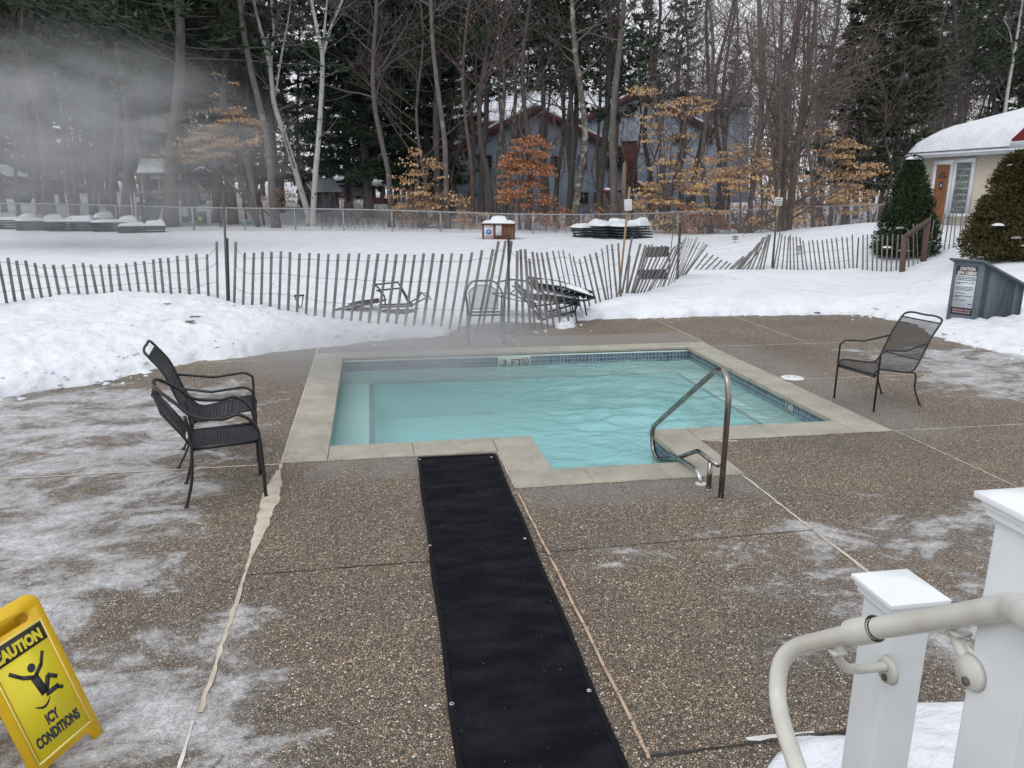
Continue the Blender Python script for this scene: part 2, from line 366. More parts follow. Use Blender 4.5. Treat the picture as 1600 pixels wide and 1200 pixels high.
def snow_z(X, Y):
    X = np.atleast_1d(np.asarray(X, float)); Y = np.atleast_1d(np.asarray(Y, float))
    lat = X*LAT[0]+Y*LAT[1]; D = np.maximum(X*FWD[0]+Y*FWD[1], .6)
    S = snow_base(lat, D); d = deck_dist(X, Y)
    d = d+.34*fbm(X*1.7, Y*1.7, 4)+.22*fbm(X*7, Y*7, 4)
    near = np.clip((17-D)/4, 0, 1)
    lump = near*(.17*fbm(X*1.1+5, Y*1.1, 4)+.12*np.abs(fbm(X*4, Y*4, 4))+.05*fbm(X*12, Y*12, 3))+.05*fbm(X*.25, Y*.25, 3)*np.clip(D/20, .3, 2)
    edge = np.exp(-np.maximum(d, 0)/1.1)*near
    lump = lump+edge*(.42*np.abs(fbm(X*3.1+9, Y*3.1, 4))+.20*np.abs(fbm(X*9, Y*9, 4)))
    # footprints trampled in the bank on the left
    r = np.clip(d/.16, 0, 1); r = r*r*(3-2*r); q = np.clip(d/1.5, 0, 1)
    body = np.maximum(S+lump, .035)
    z = (.05+.10*np.abs(fbm(X*6.3, Y*6.3, 4))*near)*r*(1-q)+body*q*(2-q)*1.0*r
    return np.where(d < 0, -.03+np.maximum(d, -.5)*3.4, z)
# polar tessellation: fine near, coarse far
_rr = [3.2]
while _rr[-1] < 420: _rr.append(_rr[-1]*(1.0058 if _rr[-1] < 22 else 1.02))
_rr = np.array(_rr); _th = np.linspace(radians(-62), radians(62), 620)
RR, TH = np.meshgrid(_rr, _th, indexing='ij'); _la = RR*np.sin(TH); _fo = RR*np.cos(TH)
GX = _la*LAT[0]+_fo*FWD[0]; GY = _la*LAT[1]+_fo*FWD[1]; GZ = snow_z(GX.ravel(), GY.ravel()).reshape(GX.shape)
_hs = (np.log(_rr), _th, GZ)
def SZ(x, y):                                        # height of the snow (or of the deck)
    la = x*LAT[0]+y*LAT[1]; fo = x*FWD[0]+y*FWD[1]; r = hypot(la, fo); t = atan2(la, fo)
    i = min(max(int(np.searchsorted(_rr, r))-1, 0), len(_rr)-2); j = min(max(int((t-_th[0])/(_th[1]-_th[0])), 0), len(_th)-2)
    a = (r-_rr[i])/(_rr[i+1]-_rr[i]); b = (t-_th[j])/(_th[1]-_th[0]); a = min(max(a, 0), 1); b = min(max(b, 0), 1)
    return max(0.0, float((GZ[i, j]*(1-a)+GZ[i+1, j]*a)*(1-b)+(GZ[i, j+1]*(1-a)+GZ[i+1, j+1]*a)*b))
def hit(px, py, d0=3.0):                             # first point of the ground seen at a pixel
    d = ray(px, py); d = d/float(d@FWD); D = d0; prev = D
    while D < 250:
        p = EYE+d*D
        if p[2] <= SZ(p[0], p[1]):
            lo, hi = prev, D
            for _ in range(18):
                m = (lo+hi)/2; p = EYE+d*m
                if p[2] <= SZ(p[0], p[1]): hi = m
                else: lo = m
            return EYE+d*hi, hi
        prev = D; D *= 1.006
    p = EYE+d*60; return p, 60.0
def ground(px, D):                                   # point of the ground at a column, D ahead
    p = P(px, 330, D); return np.array([p[0], p[1], SZ(p[0], p[1])])
_nr, _nt = GX.shape
_sm = MB(); _sm.grid(np.stack([GX, GY, GZ], -1).reshape(-1, 3), _nr, _nt)
tag(_sm.build('snow_ground', M['snow'], smooth=True), kind='structure')

# lumps of old snow along the edge, and specks of litter on it
_rc = np.random.RandomState(5); _cm = MB(); _bm = bmesh.new(); bmesh.ops.create_icosphere(_bm, subdivisions=1, radius=1.0); _iv = np.array([v.co[:] for v in _bm.verts]); _if = [[v.index for v in f.verts] for f in _bm.faces]; _bm.free()
for _k in range(1300):
    _i = _rc.randint(1, len(_edge)-3); _t = _rc.rand(); _p = _ep[_i]*(1-_t)+_ep[_i+1]*_t+_rc.normal(0, .28, 2)
    _r = .006+.040*_rc.rand()**4; _z = SZ(_p[0], _p[1])
    if _rc.rand() < (.8 if _z < .004 else .35) or float(vnoise(_p[0]*1.6, _p[1]*1.6)) < .5: continue
    _cm.add(_iv*(_r*_rc.uniform(.6, 1.3, (len(_iv), 1)))*np.array([1.2, 1.0, .7])+np.array([_p[0], _p[1], _z+_r*.25]), _if)
tag(_cm.build('snow_crumbs', M['snow']), 'crumbs of old snow scattered along the ragged edge of the snowbank', 'snow', kind='stuff')
_cm = MB()
for _k in range(420):
    _px, _D = _rc.uniform(-50, 1650), _rc.uniform(8.5, 26); _g = ground(_px, _D)
    if _g[2] < .03: continue
    _a = _rc.uniform(0, 3.14); _l = _rc.uniform(.008, .03); _d = np.array([cos(_a), sin(_a), .1])*_l; _s = np.array([-sin(_a), cos(_a), 0])*_l*.35
    _cm.add([_g-_d-_s+[0, 0, .006], _g+_d-_s+[0, 0, .006], _g+_d+_s+[0, 0, .006], _g-_d+_s+[0, 0, .006]], [(0, 1, 2, 3)])
tag(_cm.build('snow_litter', M['bark_brown'] if 'bark_brown' in M else M['crack']), 'tiny specks of bark and needles blown over the snow', 'litter', kind='stuff')

# --- deck of exposed aggregate
def pebble_material():
    m, t, b = newmat('exposed_aggregate'); v = t.coord()
    sep = t.n('ShaderNodeSeparateXYZ', Vector=v); X, Y = sep.outputs[0], sep.outputs[1]
    wob = t.n('ShaderNodeMix', {'data_type': 'VECTOR'})
    vo = t.n('ShaderNodeTexVoronoi', Vector=v, Scale=88.0, Randomness=1.0); vs = t.n('ShaderNodeSeparateColor', Color=vo.outputs['Color'])
    vo2 = t.n('ShaderNodeTexVoronoi', {'feature': 'DISTANCE_TO_EDGE'}, Vector=v, Scale=88.0, Randomness=1.0)
    peb = t.ramp(vs.outputs[0], [(0, (.085, .068, .052)), (.18, (.17, .13, .095)), (.4, (.29, .225, .155)), (.55, (.21, .18, .15)), (.7, (.38, .30, .205)), (.82, (.29, .175, .105)), (.92, (.50, .43, .32)), (1, (.64, .57, .45))])
    gap = t.ramp(vo2.outputs['Distance'], [(.05, 1.0), (.20, 0.0)])
    col = t.mix(gap, peb, (.030, .025, .021))
    big = t.noise(v, .55, 5.0, .6); tone = t.ramp(big, [(.3, 1.02), (.7, 1.5)])
    col = t.mix(1.0, col, tone, 'MULTIPLY')
    hue = t.ramp(t.noise(v, 1.1, 3.0), [(.35, (.96, .97, 1.0)), (.65, (1.03, .99, .94))]); col = t.mix(1.0, col, hue, 'MULTIPLY')
    # finer, paler finish on the slab behind the pool and scuffed mineral bloom beside the coping
    def box(x0, x1, y0, y1, s):
        f = lambda a, lo, up: t.n('ShaderNodeMapRange', {'interpolation_type': 'SMOOTHSTEP'}, Value=a, From_Min=lo, From_Max=up).outputs[0]
        q = t.math('MULTIPLY', f(X, x0-s, x0+s), t.math('SUBTRACT', 1.0, f(X, x1-s, x1+s)))
        r = t.math('MULTIPLY', f(Y, y0-s, y0+s), t.math('SUBTRACT', 1.0, f(Y, y1-s, y1+s))); return t.math('MULTIPLY', q, r)
    slab = box(-.82, 4.85, 10.3, 11.32, .015)
    fine = t.mix(t.ramp(t.noise(v, 150.0, 2.0), [(.35, 0.0), (.65, 1.0)]), (.17, .155, .14), (.30, .285, .265))
    col = t.mix(t.math('MULTIPLY', slab, .75), col, fine)
    bl = t.math('MAXIMUM', t.math('MAXIMUM', box(-.55, 1.1, 5.75, 6.25, .12), box(1.0, 2.9, 4.95, 5.4, .14)), box(4.75, 5.4, 6.0, 10.4, .25))
    bl = t.math('MULTIPLY', bl, t.ramp(t.noise(v, 3.0, 5.0), [(.3, .35), (.65, 1.0)]))
    dust = t.mix(t.ramp(t.noise(v, 170.0, 2.0), [(.4, 0.0), (.6, 1.0)]), (.13, .125, .12), (.34, .34, .33))
    col = t.mix(t.math('MULTIPLY', bl, .55), col, dust)
    # ice and packed frost: left field, right fringe, near right
    st = t.coord((1.0, 1.45, 1.0), (0, 0, radians(20)))
    n1 = t.noise(st, 1.7, 12.0, .70, dist=.5); n2 = t.noise(v, 11.0, 10.0, .78)
    def rg(a, lo, up): return t.n('ShaderNodeMapRange', {'interpolation_type': 'SMOOTHSTEP'}, Value=a, From_Min=lo, From_Max=up).outputs[0]
    left = t.math('SUBTRACT', 1.0, rg(X, -2.0, -.5))
    leftnear = t.math('MULTIPLY', t.math('SUBTRACT', 1.0, rg(X, -.8, -.05)), t.math('SUBTRACT', 1.0, rg(Y, 3.2, 4.4)))
    left = t.math('MAXIMUM', t.math('MULTIPLY', left, t.math('SUBTRACT', 1.0, rg(Y, 8.5, 9.6))), leftnear)
    far_r = t.math('MULTIPLY', rg(X, 5.6, 7.2), t.math('SUBTRACT', 1.0, rg(Y, 9.2, 10.2)))
    far_r = t.math('MULTIPLY', far_r, rg(Y, 6.0, 7.4))
    near_r = t.math('MULTIPLY', t.math('MULTIPLY', rg(X, 1.5, 2.6), t.math('SUBTRACT', 1.0, rg(Y, 3.9, 5.3))), .72)
    soft = t.math('MULTIPLY', box(1.2, 3.2, 4.0, 4.55, .2), .55)
    reg = t.math('MAXIMUM', t.math('MAXIMUM', left, far_r), t.math('MAXIMUM', near_r, soft))
    lv = t.math('ADD', t.math('MULTIPLY', reg, .23), t.math('ADD', n1, t.math('MULTIPLY', t.math('SUBTRACT', n2, .5), .34)))
    wet = t.math('MULTIPLY', t.ramp(lv, [(.56, 0.0), (.68, 1.0)]), reg)
    ice = t.math('MULTIPLY', t.ramp(lv, [(.648, 0.0), (.71, .48), (.82, .92)]), t.ramp(reg, [(.02, 0.0), (.2, 1.0)]))
    grit = t.math('SUBTRACT', 1.0, t.math('MULTIPLY', t.ramp(vs.outputs[1], [(.5, 0.0), (.75, 1.0)]), .35))
    col = t.mix(t.math('MULTIPLY', wet, .6), col, (.20, .185, .175))
    icec = t.mix(t.ramp(n2, [(.35, 0.0), (.65, 1.0)]), (.42, .42, .43), (.66, .665, .68))
    icef = t.math('MULTIPLY', ice, grit); col = t.mix(icef, col, icec)
    t.set(b.inputs['Base Color'], col)
    t.set(b.inputs['Roughness'], t.ramp(t.math('ADD', wet, t.math('MULTIPLY', big, .3)), [(.1, .62), (.9, .36)]))
    h = t.ramp(vo2.outputs['Distance'], [(0.0, 0.0), (.35, 1.0)])
    h = t.math('MULTIPLY', h, t.math('SUBTRACT', 1.0, t.math('MULTIPLY', icef, .75)))
    bp = t.bump(h, .75, .006); bp = t.bump(icef, .35, .012, bp); t.set(b.inputs['Normal'], bp); return m
M['deck'] = pebble_material()
def coping_material():
    m, t, b = newmat('coping_concrete'); v = t.coord()
    c = t.mix(t.ramp(t.noise(v, 3.5, 6.0, .6), [(.35, 0.0), (.65, 1.0)]), (.27, .25, .20), (.37, .345, .285))
    vo = t.n('ShaderNodeTexVoronoi', Vector=v, Scale=55.0); c = t.mix(t.ramp(vo.outputs['Distance'], [(.14, .85), (.24, 0.0)]), c, (.07, .065, .05))
    sp = t.noise(v, 120.0, 2.0); c = t.mix(t.ramp(sp, [(.55, 0.0), (.7, .5)]), c, (.5, .48, .43))
    t.set(b.inputs['Base Color'], c); b.inputs['Roughness'].default_value = .75
    t.set(b.inputs['Normal'], t.bump(sp, .35, .004)); return m
M['coping'] = coping_material()
dk = MB()
hx0, hx1, hy0, hy1 = XL-.1, XR+.1, YF-.1, YB+.1; mx0, mx1, my0 = NX0-.1, NX1+.1, NYF-.1
def sheet(mb, x0, x1, y0, y1, z=0.0, mi=0): mb.add([(x0, y0, z), (x1, y0, z), (x1, y1, z), (x0, y1, z)], [(0, 1, 2, 3)], mi)
for a in ((-30, hx0, -8, 30), (hx1, 40, -8, 30), (hx0, hx1, hy1, 30), (hx0, mx0, -8, hy0), (mx1, hx1, -8, hy0), (mx0, mx1, -8, my0)): sheet(dk, *a)
deck = tag(dk.build('pool_deck', M['deck']), kind='structure')
# joints of the slabs, laid on the deck with ragged caulking
rj = random.Random(4)
jm = MB()
def joint(x0, y0, x1, y1, w=.014, jag=.3, mi=0, z=.004):
    L = hypot(x1-x0, y1-y0); n = max(3, int(L/.05)); ux, uy = (x1-x0)/L, (y1-y0)/L; a = []; b = []
    for i in range(n+1):
        s = L*i/n; wa = w/2*(1+jag*rj.uniform(-1, 1)); wb = w/2*(1+jag*rj.uniform(-1, 1)); cx, cy_ = x0+ux*s, y0+uy*s
        k = .03*w*sin(s*3.1+x0); a.append((cx-uy*(wa+k), cy_+ux*(wa+k), z)); b.append((cx+uy*(wb-k), cy_-ux*(wb-k), z))
    V = a+b; jm.add(V, [(i, n+1+i, n+2+i, i+1) for i in range(n)], mi)
XO0, XO1 = XL-CW, XR+CW; YO0, YO1 = YF-CW, YB+CW
joint(XO0, YO0, XO0, 11.6, .022); joint(XO0-.01, 3.05, XO0, YO0, .02, .6)
joint(-6, YO0-.02, XO0, YO0-.02, .020, .5)
joint(-4.5, YB, XO0, YB, .020, .4)
joint(XO0, 11.33, 4.85, 11.33, .020, .5)
jx = G(822, 553)[0]; joint(jx, YO1, jx, 12.3, .020, .5)
joint(4.83, YO1-.1, 4.83, 13.5, .020, .5); joint(XO1, 6.2, XO1, YO1, .022, .8)
gx = G(1265, 537)[0]; gy = G(1265, 537)[1]; joint(gx, gy, gx, 14, .020, .4); joint(4.83, gy, 9.4, gy, .020, .5); joint(gx-.4, 13.0, gx+3, 13.0, .018)
ly = G(1400, 587)[1]; joint(XO1, ly, 12, ly, .020, .5); joint(gx+.5, 3.0, gx+.5, ly, .020, .4)
joint(XO1, 6.18, 13, 6.18, .014, .4); joint(4.82, -1, 4.82, 6.18, .014, .4)
joint(2.84, 2.6, 2.84, 6.15, .020, .5); joint(XO0, YO0, 1.0, YO0, .012, .7); joint(NX1+CW, 6.19, XO1, 6.19, .016, .7)
joint(NX0-CW, NYF-CW, NX1+CW, NYF-CW, .012, .8, 0); joint(NX0-CW, NYF-CW, NX0-CW, YO0, .018, .6)
joint(2.87, 6.18, 3.2, 6.34-.2, .03, .8); joint(XO0, 4.28, .3, 4.28, .008, .6, 1); joint(.97, 4.28, 2.84, 4.30, .006, .5, 1)
joint(1.0, 2.47, 2.84, 2.47, .012, .8, 1); joint(1.45, 2.49, 1.75, 2.49, .02, .8, 2); joint(-.8, 2.2, -.82, 3.0, .012, .6, 2)
jm.build('joint_caulk', [M['caulk'], M['crack'], M['caulk_white']], deck)
# the wide slapdash patch of sealant left of the pool
pm = MB(); n = 170; V = []
for i in range(n+1):
    s = i/n; y = 6.02-1.75*s; c = XO0-.005; wl = .036*(.3+1.0*abs(sin(s*pi))**.6)*(1+1.5*float(fbm(s*9, 2.2, 4)))+.004*rj.random(); wr = .050*(.2+1.0*abs(sin(min(1, s*1.15)*pi))**.5)*(1+1.5*float(fbm(s*11, 8.2, 4)))+.004*rj.random()
    e7 = 1-.6*min(1, max(0, (s-.55)/.3)); wl *= e7; wr *= e7
    V += [(c-wl, y, .005), (c+wr, y, .005)]
pm.add(V, [(2*i, 2*i+1, 2*i+3, 2*i+2) for i in range(n)])
cx_, cy_ = G(1150, 762)[:2]; 0 and pm.add([(cx_-.1, cy_-.0, .006), (cx_+.02, cy_-.03, .006), (cx_+.12, cy_+.0, .006), (cx_+.05, cy_+.07, .006), (cx_-.04, cy_+.1, .006)], [(0, 1, 2, 3, 4)])
pm.build('sealant_patch', M['caulk'], deck)

# --- the spa pool
pool = thing('spa_pool', 'small rectangular spa pool of steaming turquoise water with an entry notch', 'pool', (0, 0, 0))
cm = MB(); T, zt = .055, .012
def cop(x0, x1, y0, y1): cm.box(((x0+x1)/2, (y0+y1)/2, zt-T/2), (x1-x0, y1-y0, T))
g_ = .0015
def cop_run(x0, x1, y0, y1, n, ax):
    for i in range(n):
        if ax == 0: a = x0+(x1-x0)*i/n; cop(a+g_/2, a+(x1-x0)/n-g_/2, y0, y1)
        else: a = y0+(y1-y0)*i/n; cop(x0, x1, a+g_/2, a+(y1-y0)/n-g_/2)
e = .035
cop_run(XL-CW, XL+e, YF-CW, YB, 3, 1); cop_run(XR-e, XR+CW, YF-CW, YB, 3, 1); cop_run(XL-CW, XR+CW, YB, YB+CW, 5, 0)
cop_run(XL+e+.004, NX0-CW, YF-CW, YF+e, 2, 0); cop_run(NX1+CW, XR-e-.004, YF-CW, YF+e, 2, 0)
cop_run(NX0-CW+.004, NX0+e, NYF, YF+e, 1, 1); cop_run(NX1-e, NX1+CW-.004, NYF, YF+e, 1, 1); cop_run(NX0-CW, NX1+CW, NYF-CW, NYF+e*0, 3, 0)
cm.build('coping', M['coping'], pool, bevel=.009)
def tile_material(name, rot):
    m, t, b = newmat(name); sp3 = t.n('ShaderNodeSeparateXYZ', Vector=t.coord()); v = t.n('ShaderNodeCombineXYZ', X=sp3.outputs[rot], Y=sp3.outputs[2]).outputs[0]
    br = t.n('ShaderNodeTexBrick', {'offset': 0.0, 'squash': 1.0}, Vector=v, Scale=1.0, Mortar_Size=.0035, Brick_Width=.052, Row_Height=.052, Bias=0.0)
    br.inputs['Color1'].default_value = (.035, .055, .09, 1); br.inputs['Color2'].default_value = (.10, .145, .19, 1); br.inputs['Mortar'].default_value = (.36, .40, .42, 1)
    c = t.mix(t.ramp(t.noise(v, 6.0, 3.0), [(.35, 0.0), (.65, .5)]), br.outputs[0], (.17, .22, .26))
    t.set(b.inputs['Base Color'], c); b.inputs['Roughness'].default_value = .25
    t.set(b.inputs['Normal'], t.bump(br.outputs['Fac'], -.3, .003)); return m
M['tile_x'] = tile_material('tile_x', 0); M['tile_y'] = tile_material('tile_y', 1)
M['plaster'] = mat('plaster', (.70, .80, .75), .6, c2=(.64, .76, .71), scale=2)
M['plaster_deep'] = mat('plaster_deep', (.50, .84, .84), .6, c2=(.42, .80, .80), scale=1.5)
M['tile_dark'] = mat('tile_dark', (.025, .05, .075), .4, c2=(.06, .10, .13), scale=20)
walls = [((XL, YF), (XL, YB)), ((XL, YB), (XR, YB)), ((XR, YB), (XR, YF)), ((XR, YF), (NX1, YF)), ((NX1, YF), (NX1, NYF)), ((NX1, NYF), (NX0, NYF)), ((NX0, NYF), (NX0, YF)), ((NX0, YF), (XL, YF))]
tb = MB(); bs = MB()
MKX0, MKX1 = G(788, 565)[0], G(843, 565)[0]           # depth marker on the far wall
for (a, b) in walls:
    mi = 0 if abs(a[1]-b[1]) < .01 else 1
    def q(mb, a, b, z0, z1, m_, off=0.0):
        mb.add([(a[0], a[1], z0), (b[0], b[1], z0), (b[0], b[1], z1), (a[0], a[1], z1)], [(0, 1, 2, 3)], m_)
    q(bs, a, b, -1.0, WATER_Z-.02, 0); q(bs, a, b, -.050, -T+zt+.02, 0)
    if a == (XL, YB):
        q(tb, a, (MKX0, YB), WATER_Z-.02, -.050, 0); q(tb, (MKX1, YB), b, WATER_Z-.02, -.050, 0); q(bs, (MKX0, YB), (MKX1, YB), WATER_Z-.02, -.050, 0)
    else: q(tb, a, b, WATER_Z-.02, -.050, mi)
# bench ledge around three sides, its nose marked with dark tile
BZ, FZ = -.36, -.85
bx0, bx1, by = G(585, 640, BZ)[0]+.0, G(1058, 586, BZ)[0], G(820, 592, BZ)[1]
sheet(bs, XL, bx0, YF, YB, BZ); sheet(bs, bx1, XR, YF, YB, BZ); sheet(bs, bx0, bx1, by, YB, BZ)
sheet(bs, bx0, bx1, NYF, by, FZ, 1)
bs.add([(bx0, YF, BZ), (bx0, by, BZ), (bx0, by, FZ), (bx0, YF, FZ)], [(0, 1, 2, 3)], 1)
bs.add([(bx1, YF, BZ), (bx1, by, BZ), (bx1, by, FZ), (bx1, YF, FZ)], [(0, 1, 2, 3)], 1)
bs.add([(bx0, by, BZ), (bx1, by, BZ), (bx1, by, FZ), (bx0, by, FZ)], [(0, 1, 2, 3)], 1)
for k in range(3): bs.box(((NX0+NX1)/2, NYF+.15+.3*k, -.40-.16*k-.5), (NX1-NX0, .3, 1.0), mi=0)
bs.build('basin', [M['plaster'], M['plaster_deep']], pool)
bt = MB(); w_ = .06
sheet(bt, bx0-w_, bx0, YF, by, BZ+.004); sheet(bt, bx1, bx1+w_, YF, by, BZ+.004); sheet(bt, bx0-w_, bx1+w_, by, by+.04, BZ+.004)
bt.build('bench_tile', M['tile_dark'], pool)
tb.build('tile_band', [M['tile_x'], M['tile_y']], pool)
def lettering(name, body, m, parent, origin, xdir, updir, size, width=None, align='LEFT', off=0.0, bold=0.0, extrude=.0004, shear=0.0):
    cu = bpy.data.curves.new(name, 'FONT'); cu.body = body; cu.size = size; cu.align_x = align; cu.extrude = extrude; cu.offset = bold; cu.resolution_u = 3; cu.shear = shear
    tmp = bpy.data.objects.new(name, cu); COL.objects.link(tmp); bpy.context.view_layer.update()
    me = bpy.data.meshes.new_from_object(tmp.evaluated_get(bpy.context.evaluated_depsgraph_get())); bpy.data.objects.remove(tmp)
    me.materials.clear(); me.materials.append(m); o = bpy.data.objects.new(name, me); COL.objects.link(o); o.parent = parent
    xs = [v.co.x for v in me.vertices]; sx = (width/(max(xs)-min(xs))) if width else 1.0
    for v in me.vertices: v.co.x *= sx
    x = Vector(xdir).normalized(); y = Vector(updir).normalized(); z = x.cross(y)
    R = Matrix((x, y, z)).transposed().to_4x4(); R.translation = Vector([float(q) for q in origin])+z*off
    o.matrix_local = R; return o
mk = MB(); mk.box(((MKX0+MKX1)/2, YB-.004, -.125), (MKX1-MKX0-.01, .008, .125)); mk = mk.build('depth_marker', mat('marker_tile', (.42, .46, .43), .4), pool)
lettering('lettering', '3 FT', M['ink'], mk, (MKX0+.05, YB-.010, -.175), (1, 0, 0), (0, 0, 1), .125, width=.29, bold=.002)
def ring(mb, c, x, y, r, th, n=28, mi=0):
    c = np.array(c, float); x = np.array(x, float); y = np.array(y, float); V = []
    for i in range(n): a = 2*pi*i/n; V += [c+(x*cos(a)+y*sin(a))*(r-th), c+(x*cos(a)+y*sin(a))*(r+th)]
    mb.add(V, [(2*i, 2*i+1, (2*i+3) % (2*n), (2*i+2) % (2*n)) for i in range(n)], mi)
rg_ = MB(); c_ = (MKX1-.075, YB-.010, -.125); ring(rg_, c_, (1, 0, 0), (0, 0, 1), .05, .005)
rg_.beam((c_[0]-.035, YB-.0105, -.09), (c_[0]+.035, YB-.0105, -.16), .008, .001, up=(0, 1, 0)); rg_.beam((c_[0]-.02, YB-.011, -.15), (c_[0]+.02, YB-.011, -.1), .012, .001, up=(0, 1, 0)); rg_.beam((c_[0]-.03, YB-.0112, -.115), (c_[0]+.0, YB-.0112, -.125), .01, .001, up=(0, 1, 0))
rg_.build('no_diving_symbol', mat('marker_brown', (.10, .06, .05), .5), mk)
ys = G(1206, 623)[1]; mk2 = MB(); mk2.box((XR-.004, ys, -.125), (.008, .15, .125)); mk2 = mk2.build('depth_marker', mat('marker_tile_side', (.38, .42, .40), .4), pool)
r2 = MB(); ring(r2, (XR-.0105, ys, -.125), (0, 1, 0), (0, 0, 1), .05, .005); r2.beam((XR-.011, ys-.03, -.155), (XR-.011, ys+.03, -.095), .001, .01, up=(1, 0, 0)); r2.build('no_diving_symbol', M['block'], mk2)
# --- water
def water_material():
    m, t, b = newmat('pool_water'); t.N.remove(b); v = t.coord()
    sep = t.n('ShaderNodeSeparateXYZ', Vector=v)
    rip = t.noise(t.coord((1.0, 1.6, 1), (0, 0, .3)), 2.6, 5.0, .6, dist=1.4); fine = t.noise(v, 16.0, 4.0, .6, dist=.8)
    act = t.n('ShaderNodeMapRange', {'interpolation_type': 'SMOOTHSTEP'}, Value=sep.outputs[0], From_Min=-.2, From_Max=2.6).outputs[0]
    h = t.math('ADD', t.math('MULTIPLY', rip, t.math('ADD', .12, t.math('MULTIPLY', act, 1.0))), t.math('MULTIPLY', fine, t.math('ADD', .02, t.math('MULTIPLY', act, .22))))
    nb = t.bump(h, .55, .05)
    tr = t.n('ShaderNodeBsdfTransparent', Color=(.76, .96, .97, 1)); df = t.n('ShaderNodeBsdfDiffuse', Color=(.55, .77, .76, 1))
    gl = t.n('ShaderNodeBsdfGlossy', Roughness=.03, Normal=nb); fr = t.n('ShaderNodeFresnel', IOR=1.34, Normal=nb)
    a = t.n('ShaderNodeMixShader', i0=.27, i1=tr.outputs[0], i2=df.outputs[0]); c = t.n('ShaderNodeMixShader', i0=t.math('MULTIPLY', fr.outputs[0], 1.0), i1=a.outputs[0], i2=gl.outputs[0])
    t.L.new(c.outputs[0], t.N['Material Output'].inputs[0]); return m
M['water'] = water_material()
wm = MB(); nx, ny = 250, 230; xs = np.linspace(XL, XR, nx); ysv = np.linspace(NYF, YB, ny); XX, YY = np.meshgrid(xs, ysv, indexing='ij')
cxj, cyj = 2.9, 7.9
act = np.clip((XX-.2)/2.4, 0.12, 1)
ZZ = WATER_Z+act*(.075*fbm(XX*2.2+1.3*fbm(XX*1.1, YY*1.1, 2), YY*3.2, 4)+.022*fbm(XX*9, YY*12, 3))
rr_ = np.hypot(XX-cxj, (YY-cyj)*1.2); ZZ += .012*np.sin(rr_*16+6*fbm(XX, YY, 2))*np.exp(-(rr_/1.1)**2)
idx = np.arange(nx*ny).reshape(nx, ny); keep = []
for i in range(nx-1):
    xm = (xs[i]+xs[i+1])/2
    for j in range(ny-1):
        ym = (ysv[j]+ysv[j+1])/2
        if ym > YF or NX0 < xm < NX1: keep.append((idx[i, j], idx[i+1, j], idx[i+1, j+1], idx[i, j+1]))
wm.add(np.stack([XX, YY, ZZ], -1).reshape(-1, 3), keep)
tag(wm.build('water', M['water'], smooth=True), kind='structure')

# --- snow heaped beside the steps in the right foreground
sp_c = np.array([2.28, 1.80]); V = []; nu, nv = 60, 60
for i in range(nu):
    for j in range(nv):
        u, v = i/(nu-1)*2-1, j/(nv-1)*2-1; x, y = sp_c[0]+u*1.0, sp_c[1]+v*.78
        rr0 = hypot(u, v)+.35*float(fbm(x*2.5, y*2.5, 3))
        hgt = .20*max(0, 1-rr0**2)**.6+.05*float(fbm(x*6, y*6, 4)) if rr0 < 1 else -.03
        V.append((x, y, max(hgt, -.03)))
sp = MB(); sp.grid(V, nu, nv); tag(sp.build('snow_pile', M['snow'], smooth=True), 'fresh white snow heaped on the deck between the white railing posts', 'snow', kind='stuff')
# ================================================================== things on the deck
def V3(x, y, z): return np.array([x, y, z], float)
# --- rubber mat
mt = thing('rubber_mat', 'long black rubber runner mat leading across the deck to the pool', 'mat', (.612, 4.2, 0), -.0165)
def mat_material():
    m, t, b = newmat('mat_rubber'); v = t.coord()
    br = t.n('ShaderNodeTexVoronoi', {'distance': 'CHEBYCHEV'}, Vector=v, Scale=110.0, Randomness=.12)
    d = t.noise(v, 60.0, 2.0); w = t.noise(t.coord((1, 2.5, 1)), 3.0, 4.0)
    c = t.mix(t.ramp(w, [(.4, 0.0), (.7, 1.0)]), (.006, .007, .010), (.016, .017, .022))
    c = t.mix(t.ramp(d, [(.72, 0.0), (.76, .7)]), c, (.20, .18, .15))
    t.set(b.inputs['Base Color'], c); b.inputs['Roughness'].default_value = .95; b.inputs['Specular IOR Level'].default_value = .06
    t.set(b.inputs['Normal'], t.bump(br.outputs['Distance'], .6, .004)); return m
M['mat'] = mat_material(); M['mat_edge'] = mat('mat_edge', (.007, .007, .009), .8, bump=.2, bscale=150, spec=.15)
yA, yB = 1.9-4.2, 6.10-4.2
mb = MB(); nx, ny = 14, 90; V = []
for i in range(nx):
    for j in range(ny):
        x = -.305+.61*i/(nx-1); y = yA+.02+(yB-yA-.04)*j/(ny-1); V.append((x, y, .0145+.0003*float(fbm(x*2+3, y*1.3, 3))))
mb.grid(V, nx, ny); mb.build('mat_surface', M['mat'], mt, smooth=True)
for s in (-1, 1):
    q = MB(); pts = [(s*.318+.004*sin(k*.7), yA+(yB-yA)*k/30, .009) for k in range(31)]
    V = []
    for p in pts: V += [(p[0]-.014, p[1], .004), (p[0]-.012, p[1], .020), (p[0]+.012, p[1], .020), (p[0]+.014, p[1], .004)]
    q.add(V, [(4*i+a, 4*i+a+1, 4*i+a+5, 4*i+a+4) for i in range(30) for a in range(3)]); q.build('edge_binding', M['mat_edge'], mt)
q = MB(); q.box((0, yB, .011), (.64, .028, .020)); q.build('edge_binding', M['mat_edge'], mt, bevel=.004)
for (px, py) in ((656, 718), (768, 714), (672, 853), (820, 841), (706, 1101), (920, 1078)):
    g = G(px, py, .018); q = MB(); q.lathe([(.005, 0), (.005, .004), (.011, .004), (.012, 0)], 14); o = q.build('grommet', M['steel_light'], mt); o.location = (g[0]-.612+.0165*(g[1]-4.2)*-1, g[1]-4.2, .017)
